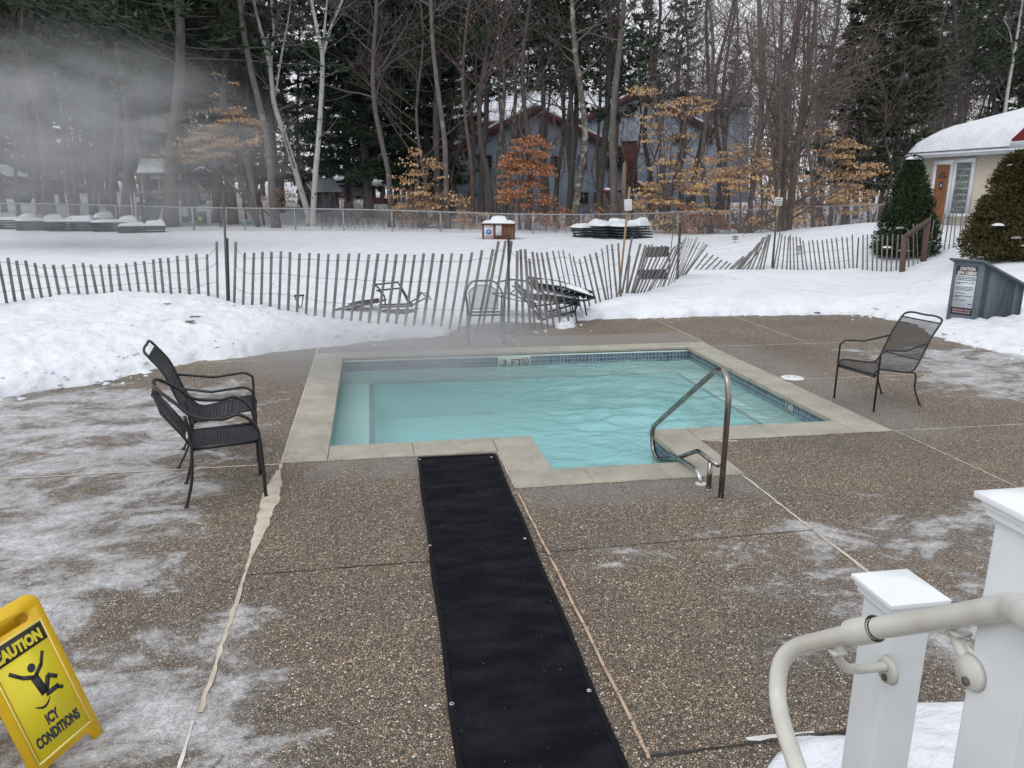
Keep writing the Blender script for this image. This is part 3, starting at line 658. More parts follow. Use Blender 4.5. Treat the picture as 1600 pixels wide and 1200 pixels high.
# --- wooden strips lying in the joint
for (a, b, lab) in (((809, 772), (858, 869), 'thin pale wood strip in the deck joint, the piece nearest the pool'), ((860, 874), (985, 1127), 'longest thin pale wood strip beside the black mat'), ((987, 1131), (1014, 1188), 'short thin pale wood strip at the foot of the deck joint')):
    A, B = G(*a), G(*b); q = MB(); pts = [A+(B-A)*k/8+V3(.003*sin(k*2.0+a[0]), 0, .011) for k in range(9)]
    for k in range(8): q.beam(pts[k], pts[k+1]+(pts[k+1]-pts[k])*.02, .014, .009)
    tag(q.build('wooden_strip', M['wood_strip']), lab, 'wood strip', 'wood strips laid in the deck joint')
# --- skimmer lid
c = G(1238, 591); q = MB(); q.lathe([(.135, 0), (.135, .006), (.125, .010), (0.001, .012)], 36); o = q.build('skimmer_lid', M['white_plastic']); o.location = (c[0], c[1], .002)
tag(o, 'round white skimmer lid set flush in the deck', 'lid')
for dx in (-.04, .04): q = MB(); q.lathe([(.011, 0), (.011, .0015), (.0005, .0018)], 10); h = q.build('finger_hole', M['crack'], o); h.location = (dx, .02, .0105)
# --- stainless grab rail
gr = thing('grab_rail', 'bent stainless steel grab rail rising beside the pool entry', 'handrail', (2.45, 4.9, 0))
org = V3(2.45, 4.9, 0)
F1, F2 = G(1126, 780), G(1107, 765); YV = F1[1]
def on_x(px, py, x0):   # point seen at the pixel in the plane x = const
    d = ray(px, py); t = (x0-EYE[0])/d[0]; return EYE+d*t
XA, XB_ = F1[0], NX1-.12
def atx(px, py, x): return on_x(px, py, x)
pA = V3(F1[0], F1[1], 0)
# the rail's plane runs from its deck foot to the water leg
wleg = G(1024, 712, WATER_Z); dirp = V3(wleg[0]-F1[0], wleg[1]-F1[1], 0); L_ = np.linalg.norm(dirp); dirp /= L_; nrm = V3(-dirp[1], dirp[0], 0)
def inplane(px, py, o=0.0):
    d = ray(px, py); base = pA+nrm*o; t = ((base-EYE)@nrm)/(d@nrm); return EYE+d*t
top = inplane(1108, 568); k1 = inplane(1019, 668)
path = round_path([pA-org, V3(pA[0], pA[1], inplane(1128, 548)[2])-org, k1-org, inplane(1020, 705)-org, inplane(1031, 722)-org, V3(*(wleg+dirp*-.03+V3(0, 0, -.45)))-org], [.40, .09, .1, .05], 16)
q = MB(); q.tube(path, .0215, 16); q.build('rail_tube', M['steel'], gr, smooth=True)
q = MB(); e1 = inplane(1122, 727); e2 = inplane(1090, 704); e3 = inplane(1058, 716); e4 = inplane(1026, 717)
q.tube(round_path([e1-org, e2-org, e3-org, e4-org], [.05, .05], 6), .019, 12); q.build('brace_tube', M['steel'], gr, smooth=True)
f2 = V3(F2[0], F2[1], 0); q = MB(); t2 = inplane(1106, 716); q.tube([f2-org, V3(f2[0], f2[1], t2[2])-org], .020, 14); q.build('short_post', M['steel'], gr, smooth=True)
for p in (pA, f2): q = MB(); q.lathe([(.030, 0), (.030, .006), (.022, .012)], 18, p-org); q.build('foot_flange', M['steel'], gr, smooth=True)
# --- fill spout
S0 = G(1095, 756); so = thing('water_spout', 'short bright metal water spout bent over the coping beside the grab rail', 'spout', S0)
dd = V3(-.78, .62, 0); q = MB(); zt_ = .16
off_s = float((S0-pA)@nrm); q.tube(round_path([V3(0, 0, 0), inplane(1091, 737, off_s)-S0, inplane(1080, 728, off_s)-S0, inplane(1046, 708, off_s)-S0], [.04, .04], 6), .0175, 14); q.build('spout_tube', M['steel_light'], so, smooth=True)
q = MB(); q.lathe([(.045, .0), (.04, .006), (.018, .009)], 18); q.build('caulk_ring', M['caulk_white'], so)

# --- wrought iron armchairs (front = +y)
def lattice(mb, S, nu, nv, w=.0045, diamond=True):    # expanded mesh: crossed thin ribbons over a surface S(u, v)
    K = nu+nv
    for sgn in (1, -1):
        for k in range(-nv, nu+1):
            pts = []
            for j in range(0, 2*nv+1):
                v = j/(2*nv); u = (k+sgn*0+v*nv)/nu if sgn > 0 else (k+nv-v*nv)/nu
                if -1e-6 <= u <= 1+1e-6: pts.append((u, v))
            if len(pts) < 2: continue
            P0 = [S(min(max(u, 0), 1), v) for u, v in pts]; W0 = [S(min(max(u, 0), 1)+w, v) for u, v in pts]
            mb.add(np.array(P0+W0), [(i, i+1, len(P0)+i+1, len(P0)+i) for i in range(len(P0)-1)])
def slats(mb, S, n, w, t=.003, nu=6, v0=0.0, v1=1.0):   # cross slats over S(u, v)
    for k in range(n):
        v = v0+(v1-v0)*(k+.5)/n; dv = w/2*(v1-v0)/n
        V = []
        for i in range(nu+1):
            a = np.array(S(i/nu, v-dv)); b = np.array(S(i/nu, v+dv)); V += [a, b]
        V2 = [p+V3(0, 0, -t) for p in V]; m = len(V)
        mb.add(np.array(V+V2), [(2*i, 2*i+1, 2*i+3, 2*i+2) for i in range(nu)]+[(m+2*i, m+2*i+2, m+2*i+3, m+2*i+1) for i in range(nu)]+[(2*i, 2*i+2, m+2*i+2, m+2*i) for i in range(nu)]+[(2*i+1, m+2*i+1, m+2*i+3, 2*i+3) for i in range(nu)])
def curve_at(pts):
    p = smooth_path(pts, 8); s = np.concatenate([[0], np.cumsum(np.linalg.norm(np.diff(p, axis=0), axis=1))]); s /= s[-1]
    return lambda v: np.array([np.interp(v, s, p[:, k]) for k in range(3)])
def foot(mb, p): mb.lathe([(.017, 0), (.017, .008), (.009, .016)], 10, p)
def high_chair(name, label, loc, rz, metal, style, w=.26, dep=.27, hb=.98, lean=.33):
    t = thing(name, label, 'chair', loc, rz, 'black metal armchairs around the pool')
    for s in (-1, 1):
        q = MB(); fx = s*(w+.03)
        arm = round_path([(fx, dep, .0), (fx, dep, .60), (fx, dep-.06, .64), (fx, -.06, .615), (s*w, -dep-lean*.42*0-.09, .665)], [.01, .07, .02, .08], 5)
        q.tube(arm, .0105, 10); foot(q, (fx, dep, 0)); q.build('arm', metal, t, smooth=True)
        q = MB(); q.tube(smooth_path([(s*(w-.02), -dep+.06, .37), (s*w, -dep+.0, .34), (s*w, -dep-.02, .18), (s*(w+.01), -dep-.11, .0)], 6), .0095, 10)
        foot(q, (s*(w+.01), -dep-.11, 0)); q.build('leg', metal, t, smooth=True)
    prof = lambda s: [(s*w, dep+.01, .36), (s*w, dep+.005, .415), (s*w, dep-.05, .435), (s*w, 0, .40), (s*w, -dep+.09, .375), (s*w, -dep+.01, .42), (s*w, -dep-.06, .55), (s*w, -dep-lean*.6, hb-.2), (s*w, -dep-lean, hb-.06)]
    cl, cr = curve_at(prof(-1)), curve_at(prof(1))
    S = lambda u, v: cl(v)*(1-u)+cr(v)*u
    q = MB(); top_ = hb
    lf = [cl(v) for v in np.linspace(0, 1, 40)]; rt = [cr(v) for v in np.linspace(1, 0, 40)]
    hoop = smooth_path([lf[-1], V3(-w+.02, -dep-lean-.03, top_-.02), V3(-w*.55, -dep-lean-.035, top_), V3(0, -dep-lean-.035, top_-.005), V3(w*.55, -dep-lean-.035, top_), V3(w-.02, -dep-lean-.03, top_-.02), rt[0]], 6)
    q.tube(np.concatenate([lf, hoop[1:-1], rt]), .0105, 10); q.tube([cl(1), cr(1)], .007, 8); q.tube([cl(0), cr(0)], .008, 8)
    q.tube([(-w-.03, dep, .375), (w+.03, dep, .375)], .008, 8); q.tube([cl(.62), cr(.62)], .006, 8)
    q.build('frame', metal, t, smooth=True)
    q = MB()
    if style == 'mesh':
        lattice(q, lambda u, v: S(.02+.96*u, v*.505), 34, 38, .0115); q.build('seat', metal, t)
        q = MB(); lattice(q, lambda u, v: S(.02+.96*u, .505+v*.495), 34, 42, .0115); q.build('backrest', metal, t)
    else:
        slats(q, S, 19, 1.25, v0=0, v1=.5); q.tube([S(.0, v) for v in np.linspace(0, .5, 16)], .008, 6); q.build('seat', metal, t)
        q = MB(); slats(q, S, 24, 1.25, v0=.5, v1=1); q.build('backrest', metal, t)
    return t
def barrel_chair(name, label, loc, rz, metal, style, w=.26, dep=.24, hb=.86, grp='black metal armchairs around the pool'):
    t = thing(name, label, 'chair', loc, rz, grp)
    zs = .43; q = MB()
    half = [(w, dep+.02, .0), (w, dep+.01, .40), (w+.01, dep-.02, .56), (w+.02, dep-.12, .645), (w+.03, 0, .63), (w+.02, -dep+.06, .66), (w-.01, -dep-.05, .76), (w*.62, -dep-.16, hb-.01), (0, -dep-.19, hb)]
    pts = half+[(-x, y, z) for x, y, z in half[-2::-1]]; q.tube(smooth_path(pts, 7), .0125, 10); foot(q, (w, dep+.02, 0)); foot(q, (-w, dep+.02, 0)); q.build('arm_hoop', metal, t, smooth=True)
    for s in (-1, 1):
        q = MB(); q.tube(smooth_path([(s*(w+.012), -dep+.0, .67), (s*w, -dep+.02, .50), (s*w, -dep+.02, .38), (s*w, -dep+.0, .18), (s*(w+.01), -dep-.05, 0)], 6), .0115, 10); foot(q, (s*(w+.01), -dep-.05, 0)); q.build('leg', metal, t, smooth=True)
    q = MB(); fr = [(-w+.01, dep, zs), (w-.01, dep, zs), (w-.01, -dep+.02, zs-.01), (-w+.01, -dep+.02, zs-.01), (-w+.01, dep, zs)]
    for a, b in zip(fr[:-1], fr[1:]): q.beam(a, b, .012, .024)
    S = lambda u, v: V3((-w+.02)*(1-u)+(w-.02)*u, dep*(1-v)+(-dep+.02)*v, zs-.005-.012*sin(pi*v)*sin(pi*u))
    if style == 'mesh': lattice(q, S, 22, 22, .006)
    else: slats(q, S, 22, 1.15)
    q.build('seat', metal, t)
    def B(u, v):     # u across, v upwards; curved panel inside the hoop
        a = (u-.5)*2; r = w*.80; top = hb-.07-.10*abs(a)**3; z = zs+.03+(top-zs-.03)*v
        return V3(a*r*(1+.06*v), -dep+.0-(.15)*max(v, 0)**1.1-.05*(1-a*a)*(.4+.6*v), z)
    q = MB()
    if style == 'mesh': lattice(q, B, 20, 24, .011)
    else: slats(q, B, 20, 1.2, nu=8)
    q.build('backrest', metal, t)
    q = MB()
    for u in (0, 1): q.tube([B(u, v) for v in np.linspace(-.02, 1.0, 10)], .008, 8)
    q.tube([B(u, 1) for u in np.linspace(0, 1, 14)], .007, 8); q.tube([B(u, 0) for u in np.linspace(0, 1, 14)], .007, 8)
    if style != 'mesh':
        for u in (.36, .64): q.tube([B(u, v)+V3(0, -.008, 0) for v in np.linspace(-.02, 1.0, 10)]+[V3((u-.5)*2*w*.75, -dep-.175, hb-.012)], .0065, 8)
    q.build('back_frame', metal, t, smooth=True); return t
# left front chair: feet (-1.35,5.38) back, (-.85,5.48) front, far side .45 beyond
barrel_chair('armchair', 'black iron armchair with rounded hoop back, nearer of the two left of the pool', (-1.125, 5.665, 0), radians(-90+12), M['black_iron'], 'slats', w=.235, dep=.235, hb=.86)
high_chair('armchair', 'black iron armchair with tall straight slatted back behind the hoop-backed one', (-1.27, 6.50, 0), radians(-90+8), M['black_iron'], 'slats', w=.23, dep=.25, hb=.98, lean=.24)
high_chair('armchair', 'black wire mesh armchair with a high back right of the pool', (5.25, 7.14, 0), radians(100), M['black_iron'], 'mesh', w=.25, dep=.27, hb=.93, lean=.25)
barrel_chair('armchair', 'grey wire mesh tub armchair behind the pool in front of the slat fence', (1.61, 11.06, 0), radians(180-3), M['grey_iron'], 'mesh', w=.255, dep=.19, hb=.86)

# --- yellow A-frame sign
sx, sy, th, ph, sw, sh = -1.2337, 2.8441, 1.151, .3686, .326, .661
sg = thing('caution_sign', 'yellow plastic folding floor sign warning of icy conditions', 'floor sign', (sx, sy, 0), th)
def board(sign):                                       # a board with feet and hand hole; local x across, tilts towards the ridge
    y0 = 0 if sign > 0 else 2*sin(ph)*sh+.02
    up = V3(0, sin(ph)*(1 if sign > 0 else -1), cos(ph)); nn = np.cross(V3(1, 0, 0), up)
    def p(u, v, d=0.0): return V3(u*sw, y0, 0)+up*(v*sh)+nn*d
    return p
def plate(mb, p, cols, t=.016, mi=0):                  # solid made of quads in board space
    for (u0, u1, v0, v1) in cols: 
        A = [p(u0, v0), p(u1, v0), p(u1, v1), p(u0, v1)]; nrm_ = np.cross(A[1]-A[0], A[3]-A[0]); nrm_ /= np.linalg.norm(nrm_); mb.prism(A, nrm_*t, mi)
for sign in (1, -1):
    p = board(sign); t_ = -.016 if sign > 0 else .016
    out = [(-.5, 0), (-.5, .93), (-.47, .975), (-.40, 1.0), (.40, 1.0), (.47, .975), (.5, .93), (.5, 0), (.47, -.0), (.36, 0), (.33, .055), (.28, .07), (-.28, .07), (-.33, .055), (-.36, 0)]
    hole = [(-.26, .865), (-.30, .89), (-.26, .925), (.26, .925), (.30, .89), (.26, .865)]
    from mathutils.geometry import tessellate_polygon
    V2 = [Vector((a, b, 0)) for a, b in out]; H2 = [Vector((a, b, 0)) for a, b in hole]
    tris = tessellate_polygon([V2, H2]); allp = out+hole; k = len(allp); q = MB()
    Vf = [p(a, b) for a, b in allp]+[p(a, b, t_) for a, b in allp]
    F = [tuple(t3) for t3 in tris]+[tuple(i+k for i in t3)[::-1] for t3 in tris]
    n1_ = len(out); F += [(i, (i+1) % n1_, (i+1) % n1_+k, i+k) for i in range(n1_)]; F += [(n1_+i, n1_+(i+1) % 6, n1_+(i+1) % 6+k, n1_+i+k) for i in range(6)]
    q.add(np.array(Vf), F); b_ = q.build('sign_board', M['yellow'], sg)
    bm = bmesh.new(); bm.from_mesh(b_.data); bmesh.ops.recalc_face_normals(bm, faces=bm.faces); bmesh.ops.dissolve_limit(bm, angle_limit=.02, verts=bm.verts, edges=bm.edges)
    bmesh.ops.bevel(bm, geom=[e for e in bm.edges if e.is_manifold and e.calc_face_angle(0) > 1.0], offset=.003, segments=2, affect='EDGES', clamp_overlap=True); bm.to_mesh(b_.data); bm.free()
    if sign > 0:
        q = MB()
        for r_ in ((-.40, -.385, .11, .84), (.385, .40, .11, .84), (-.385, .385, .11, .122), (-.385, .385, .828, .84)):
            A = [p(r_[0], r_[2], .0005), p(r_[1], r_[2], .0005), p(r_[1], r_[3], .0005), p(r_[0], r_[3], .0005)]; q.prism(A, (p(0, 0, .004)-p(0, 0)))
        q.build('raised_border', M['pale_yellow'], b_)
        q = MB(); q.prism([p(-.36, .125, .0006), p(.36, .125, .0006), p(.36, .74, .0006), p(-.36, .74, .0006)], p(0, 0, .0008)-p(0, 0)); lab_ = q.build('label_field', M['yellow_lime'], b_)
        q = MB(); q.prism([p(-.385, .715, .0018), p(.375, .715, .0018), p(.375, .825, .0018), p(-.385, .825, .0018)], p(0, 0, .0008)-p(0, 0)); q.build('caution_band', M['ink'], b_)
        xd, ud = p(1, 0)-p(0, 0), p(0, 1)-p(0, 0)
        lettering('lettering', 'CAUTION', M['yellow_lime'], b_, p(-.335, .735, .0032), xd, ud, .058, width=.215, bold=.0034)
        lettering('lettering', 'ICY', M['ink'], b_, p(-.09, .272, .0018), xd, ud, .056, width=.058, bold=.0030)
        lettering('lettering', 'CONDITIONS', M['ink'], b_, p(-.315, .185, .0018), xd, ud, .056, width=.205, bold=.0030)
        q = MB()      # the falling figure
        def fb(a, b, w): q.beam(p(a[0], a[1], .0022), p(b[0], b[1], .0022), w, .0012, up=tuple(p(0, 0, 1)-p(0, 0)))
        fb((.02, .555), (-.12, .595), .016); fb((-.12, .595), (-.24, .66), .014)           # arm
        fb((.03, .56), (.15, .60), .016); fb((.14, .59), (.24, .665), .013)
        fb((.01, .565), (.05, .44), .034); fb((.05, .43), (.24, .43), .020); fb((.22, .425), (.28, .405), .014)
        fb((.06, .44), (.17, .52), .020); fb((.165, .525), (.27, .48), .016)
        c0 = p(.03, .615, .0016); ring(q, c0, (p(1, 0)-p(0, 0))/sw, up_ := (p(0, 1)-p(0, 0))/sh, .009, .0085)
        arc = [p(-.14+.22*k/10, .405-.03*sin(pi*k/10), .0022) for k in range(11)]
        for k in range(10): q.beam(arc[k], arc[k+1], .002+.008*sin(pi*(k+.5)/10), .0012, up=tuple(p(0, 0, 1)-p(0, 0)))
        q.build('slipping_figure', M['ink'], b_)
q = MB(); p = board(1); q.tube([p(-.40, .985, -.012), p(.40, .985, -.012)], .009, 10); q.build('hinge', M['yellow'], sg, smooth=True)

# --- white railing posts, right foreground
def cap_post(label, cx, cy_, top, w=.102, cw=.150):
    t = thing('railing_post', label, 'railing post', (cx, cy_, 0), 0, 'white railing posts at the steps')
    q = MB(); q.box((0, 0, (top-.03)/2), (w, w, top-.03)); q.build('post_sleeve', M['pvc'], t, bevel=.004)
    q = MB(); h = cw/2; q.box((0, 0, top-.034), (w+.022, w+.022, .014)); q.box((0, 0, top-.020), (w+.034, w+.034, .013)); q.box((0, 0, top-.008), (cw, cw, .011))
    q.add([(-h, -h, top-.0025), (h, -h, top-.0025), (h, h, top-.0025), (-h, h, top-.0025), (0, 0, top+.014)], [(0, 1, 4), (1, 2, 4), (2, 3, 4), (3, 0, 4)]); q.build('post_cap', M['pvc_wet'], t, bevel=.0012)
    q = MB(); q.box((0, 0, .06), (w+.03, w+.03, .12)); q.build('base_trim', M['pvc'], t, bevel=.004)
    return t
def at(px, py, dep):                                   # dep = distance along the optical axis
    return EYE+ray(px, py)*dep
c1 = (at(1328, 892, 1.82)+at(1487, 937, 1.70))/2; c1 = at(1406, 915, 1.80)
P1 = V3(c1[0], c1[1], c1[2]); cap_post('shorter white railing post with a flat pyramid cap beside the handrail', P1[0], P1[1], P1[2], .104, .152)
c2 = at(1655, 790, 1.24); P2 = V3(c2[0], c2[1], c2[2]); cap_post('taller white railing post cut by the right edge of the photo', P2[0], P2[1], P2[2], .116, .168)
hr = thing('handrail', 'cream painted pipe handrail curving down beside the white posts', 'handrail', (P1[0], P1[1], 0)); ho = V3(P1[0], P1[1], 0)
R_ = .021
q = MB(); q.tube(np.array([at(1362, 983, 1.57), at(1460, 968, 1.42), at(1560, 951, 1.28)])-ho, .0215, 20, cap=False); q.build('upper_pipe', M['rail_paint'], hr, smooth=True)
q = MB(); q.tube(round_path([at(1545, 953, 1.30)-ho, at(1583, 947, 1.25)-ho, at(1650, 1000, 1.02)-ho], .05, 8), .0228, 20, cap=False); q.tube([at(1650, 1000, 1.02)-ho, at(1760, 1090, .80)-ho], .0218, 20); q.build('elbow', M['rail_paint'], hr, smooth=True)
q = MB(); lo_ = smooth_path(np.array([at(1350, 985, 1.58), at(1290, 999, 1.68), at(1243, 1012, 1.76), at(1220, 1037, 1.79), at(1215, 1085, 1.78), at(1224, 1135, 1.72), at(1244, 1195, 1.64), at(1265, 1260, 1.58)])-ho, 8); q.tube(lo_, .0195, 20); q.build('lower_pipe', M['rail_paint'], hr, smooth=True)
q = MB(); cA, cB = at(1330, 989, 1.62)-ho, at(1368, 982, 1.56)-ho; q.tube([cA, cA+(cB-cA)*.5, cB], [.0275, .0280, .0275], 20, cap=False); q.build('coupling', M['rail_paint'], hr, smooth=True)
q = MB(); q.tube([cA+(cB-cA)*1.02, cA+(cB-cA)*1.08], .0222, 18); q.build('rust_gap', mat('rust', (.05, .04, .03), .8), hr, smooth=True)
for (a, b, c_, X_) in (((1303, 1016, 1.68), (1318, 1040, 1.70), (1338, 1046, 1.75), P1[0]-.052), ((1490, 985, 1.40), (1506, 1022, 1.38), (1530, 1040, 1.36), P2[0]-.058)):
    br_ = MB(); a3, b3, c3 = at(*a), at(*b), at(*c_); d3 = V3(X_-.006, c3[1], c3[2])
    br_.tube(smooth_path(np.array([a3, b3, c3, d3])-ho, 6), [.011]*18+[.013], 12)
    br_.box(a3-ho+V3(0, 0, .004), (.034, .05, .008)); br_.tube([V3(X_-.012, c3[1], c3[2]-.012)-ho, V3(X_-.001, c3[1], c3[2]-.012)-ho], [.028, .034], 20)
    o = br_.build('bracket', M['rail_paint'], hr, smooth=True)
    q = MB(); q.tube([V3(X_-.016, c3[1]-.004, c3[2]-.026)-ho, V3(X_-.0125, c3[1]-.004, c3[2]-.026)-ho], .008, 12); q.build('screw_hole', M['stake_grey'], o)
# ================================================================== fences, cabinet, loungers and the yard
def interp_ctl(ctl, k):                                # ctl rows: xb, yb, xt, yt ; by row index
    i = min(int(k), len(ctl)-2); f = k-i; return [a*(1-f)+b*f for a, b in zip(ctl[i], ctl[i+1])]
def picket_mesh(b, t, w, th, mb, face):
    mb.beam(b, t, w, th, up=tuple(face))
rp = random.Random(21)
def snow_fence(label, rows, w=.042, m='picket', jitter=1.0, stakes=(), wires=(.25, .62, .9), grp='slatted snow fence runs around the pool'):
    """rows: (xb, yb, xt, yt) of every picket, pixels in the photograph's survey"""
    b0, D0 = hit(rows[0][0], rows[0][1]); t = thing('snow_fence', label, 'fence', b0, 0, grp)
    bases = []; tops = []
    Ds = np.array([hit(r[0], r[1], 9.0)[1] for r in rows]); ks = 4; pad = np.concatenate([[Ds[:3].mean()]*ks, Ds, [Ds[-3:].mean()]*ks]); Ds = np.array([np.median(pad[i:i+2*ks+1])*.5+pad[i:i+2*ks+1].mean()*.5 for i in range(len(Ds))])
    for (xb, yb, xt, yt), D in zip(rows, Ds):
        yb += rp.uniform(-1, 1)*jitter; xt += rp.uniform(-.6, .6)*jitter; yt += rp.uniform(-1.2, 1.2)*jitter
        b = P(xb, yb, D); tp = P(xt, yt, D+rp.uniform(-.03, .03)*jitter); bases.append(b); tops.append(tp)
    bases = np.array(bases); tops = np.array(tops)
    for i in range(len(rows)):
        j = min(i+1, len(rows)-1); k = max(i-1, 0); along = bases[j]-bases[k]; along[2] = 0
        if np.linalg.norm(along) < .02: along = LAT.copy()
        along /= np.linalg.norm(along); d = tops[i]-bases[i]; d /= np.linalg.norm(d)
        face = np.cross(along, d); face = face/np.linalg.norm(face)
        q = MB(); q.beam(bases[i]-d*.28-b0, tops[i]-b0, w*rp.uniform(.9, 1.1), .011, up=tuple(face)); q.build('picket', M[m], t)
    q = MB()
    for h in wires:
        pts = []
        for i in range(len(rows)):
            p = bases[i]*(1-h)+tops[i]*h-b0; pts += [p+V3(0, -.008, rp.uniform(-.006, .006))]
            if i < len(rows)-1:
                p2 = bases[i+1]*(1-h)+tops[i+1]*h-b0; pts.append((p+p2)/2+V3(0, 0, -.006))
        q.tube(pts, .0028, 4, cap=False)
    q.build('wire', M['wire'], t)
    for (xb, yb, xt, yt, r, mm, kind) in stakes:
        b, D = hit(xb, yb, 9.0); tp = P(xt, yt, D+.02); q = MB(); d = (tp-b)/np.linalg.norm(tp-b)
        if kind == 'round': q.tube([b-d*.3-b0, tp-b0], r, 10)
        elif kind == 'tpost': q.beam(b-d*.3-b0, tp-b0, r*2.2, .006); q.beam(b-d*.3-b0+FWD*r, tp-b0+FWD*r, .006, r*2)
        else: q.beam(b-d*.3-b0, tp-b0, r*2, r*1.5)
        q.build('stake', M[mm], t)
    return t
def lerp_rows(ctl, n):
    out = []; s = [0]
    for a, b in zip(ctl[:-1], ctl[1:]): s.append(s[-1]+hypot(b[0]-a[0], (b[2]-a[2])*.0)+.01)
    for k in range(n):
        v = s[-1]*k/(n-1); i = max(j for j in range(len(s)) if s[j] <= v+1e-9); i = min(i, len(ctl)-2); f = (v-s[i])/(s[i+1]-s[i])
        out.append([a*(1-f)+b*f for a, b in zip(ctl[i], ctl[i+1])])
    return out
A_rows = [(-46, 486, -62, 400), (-32, 482, -47, 401), (-18, 479, -32, 401), (-4, 476, -17, 402), (10.5, 473, -3, 401), (23.6, 470.6, 12, 404), (37, 468, 26, 406), (51.7, 465, 39.4, 408), (65, 463.5, 54, 411), (78.7, 462, 69, 412), (93, 461, 83.5, 412.5),
          (108, 461, 97.6, 413.5), (123.4, 460, 115, 412), (137, 459, 129, 411), (151, 458, 142, 412), (163, 457, 157, 413), (175, 456, 170, 413), (188.5, 456, 182.4, 412.8), (203.4, 455.3, 197, 411.5), (217, 454.3, 210.8, 409.4),
          (231, 455, 224.4, 407), (243.6, 455.6, 239, 404.4), (255, 456, 249.4, 402), (268, 465, 262.5, 403), (282, 465.5, 277, 400.5), (296.6, 471, 292, 398.4), (311, 463.5, 306.6, 397), (325.5, 459, 323.4, 396), (340, 461, 338.6, 378)]
snow_fence('weathered slat fence at the far left, sunk in the snowbank', A_rows, stakes=[(355.5, 470, 349, 297, .022, 'stake_grey', 'box'), (357, 470, 354, 372, .02, 'green_post', 'tpost')])
B_ctl = [(366, 472, 368, 377), (395, 480, 397, 394), (440, 480, 443, 393.5), (500, 495, 506, 397), (560, 503, 574, 397), (640, 508, 655, 397), (700, 512, 718, 396), (745, 519, 770, 390)]
B_rows = [(366, 472, 368, 377)]+lerp_rows([(380, 475.5, 382, 395)]+B_ctl[1:], 27)+[(752, 520, 779, 377), (766, 519, 790, 377)]
B_rows[7] = (539.5-0, 497, 541.5, 415) if False else B_rows[7]
snow_fence('slat fence behind the pool, sagging in front of the sunken lounger', B_rows, stakes=[(795, 519, 794.6, 366, .020, 'dark_post', 'tpost')])
C_rows = [(782, 518, 799, 377), (807, 518, 808, 392), (818, 516, 814, 389), (829, 514, 820, 389), (836, 516, 827, 404), (848, 514, 832, 393), (856.5, 512, 839, 394), (866, 511, 846, 395), (876, 508, 854, 394), (889, 503, 863.6, 393), (894, 496, 872, 392), (900, 490, 880, 392), (908, 484, 889, 397),
          (915, 480, 896, 401), (921, 476, 905, 405), (931, 473, 913, 401), (938, 471, 921, 397), (947, 470, 931, 395), (951, 469, 940, 390), (956, 466, 948, 382.5), (964, 463, 956.5, 380), (970, 461, 966, 381)]
snow_fence('slat fence right of the grey block, its pickets leaning left', C_rows, stakes=[(967, 461, 984, 292, .02, 'stake_wood', 'box')])
D_rows = [(972, 459, 987, 372), (979, 458, 984, 400), (980, 458, 1001, 381), (987, 458, 1009, 382), (989, 459, 1015, 382), (991, 459, 1019, 383), (995, 459, 1026, 384), (1001, 458, 1034, 385), (1007, 456, 1040, 385), (1011, 456, 1047, 386), (1013, 455, 1052, 385), (1015, 455, 1054, 386),
          (1021, 452, 1056, 384), (1026, 450, 1058, 384), (1031, 448, 1060, 380), (1034, 448, 1063, 378), (1037, 448, 1064, 377), (1043, 447, 1066, 376), (1045, 446, 1068, 374), (1049, 444, 1071, 372), (1052, 442, 1074, 371), (1054, 440, 1077, 371), (1056, 437, 1079, 372), (1058, 435, 1083, 372), (1060, 434, 1087, 374), (1062, 433, 1090, 372), (1064, 432, 1089, 371), (1066, 431, 1092, 381), (1067, 431, 1094, 378), (1068, 430, 1100, 379), (1070, 429, 1103, 381), (1072, 428, 1105, 382)]
snow_fence('collapsed bunch of overlapping slats around the green stakes', D_rows, w=.040, jitter=1.6, stakes=[(1058, 436, 1063, 348, .026, 'dark_post', 'tpost'), (1045, 418, 1055, 331, .012, 'green_post', 'round')], wires=(.3, .8))
E_rows = [(1084.5, 422.5, 1106, 395), (1094.5, 420.5, 1115, 398.5), (1103, 420.5, 1123, 402), (1112.6, 421.5, 1128, 405), (1124.5, 421, 1136.5, 409), (1132, 421, 1142, 411), (1140, 420.5, 1162, 400), (1144, 420.5, 1165, 402), (1150, 420.5, 1174, 393), (1153, 420.5, 1187, 379), (1157, 420.5, 1191, 376),
          (1160, 421, 1190, 387), (1168, 421, 1193, 371), (1174, 421.5, 1196, 369), (1181, 423, 1200, 367), (1187, 421, 1201, 366), (1193, 419, 1204, 365)]
snow_fence('flattened fan of slats lying low over the snow', E_rows, w=.040, jitter=.8, wires=(.35, .8))
F_rows = [(1209, 419, 1219, 362), (1214, 419.5, 1222, 365), (1222, 421, 1227, 368), (1229, 422, 1232, 369), (1235, 422, 1235, 367), (1241, 422, 1239, 369), (1247, 421, 1244, 369.5), (1255, 422, 1250, 372), (1261.5, 422, 1255, 375), (1268.5, 422, 1263, 375), (1276, 422, 1270, 375), (1283, 422, 1277, 375.5), (1290, 421.5, 1285, 374), (1298, 422, 1291, 374), (1305, 422, 1299, 372.5), (1312, 421.5, 1307, 372), (1320, 420, 1315, 370), (1327, 419, 1323, 369.5), (1333, 417, 1331.5, 367.5)]
snow_fence('straight run of slats between the sign stake and the dwarf spruce', F_rows, w=.034, stakes=[(1206, 418, 1218, 296, .020, 'stake_wood', 'box'), (1208, 419, 1213, 338, .020, 'green_post', 'tpost'), (1339, 419, 1342, 371, .016, 'dark_post', 'tpost')])
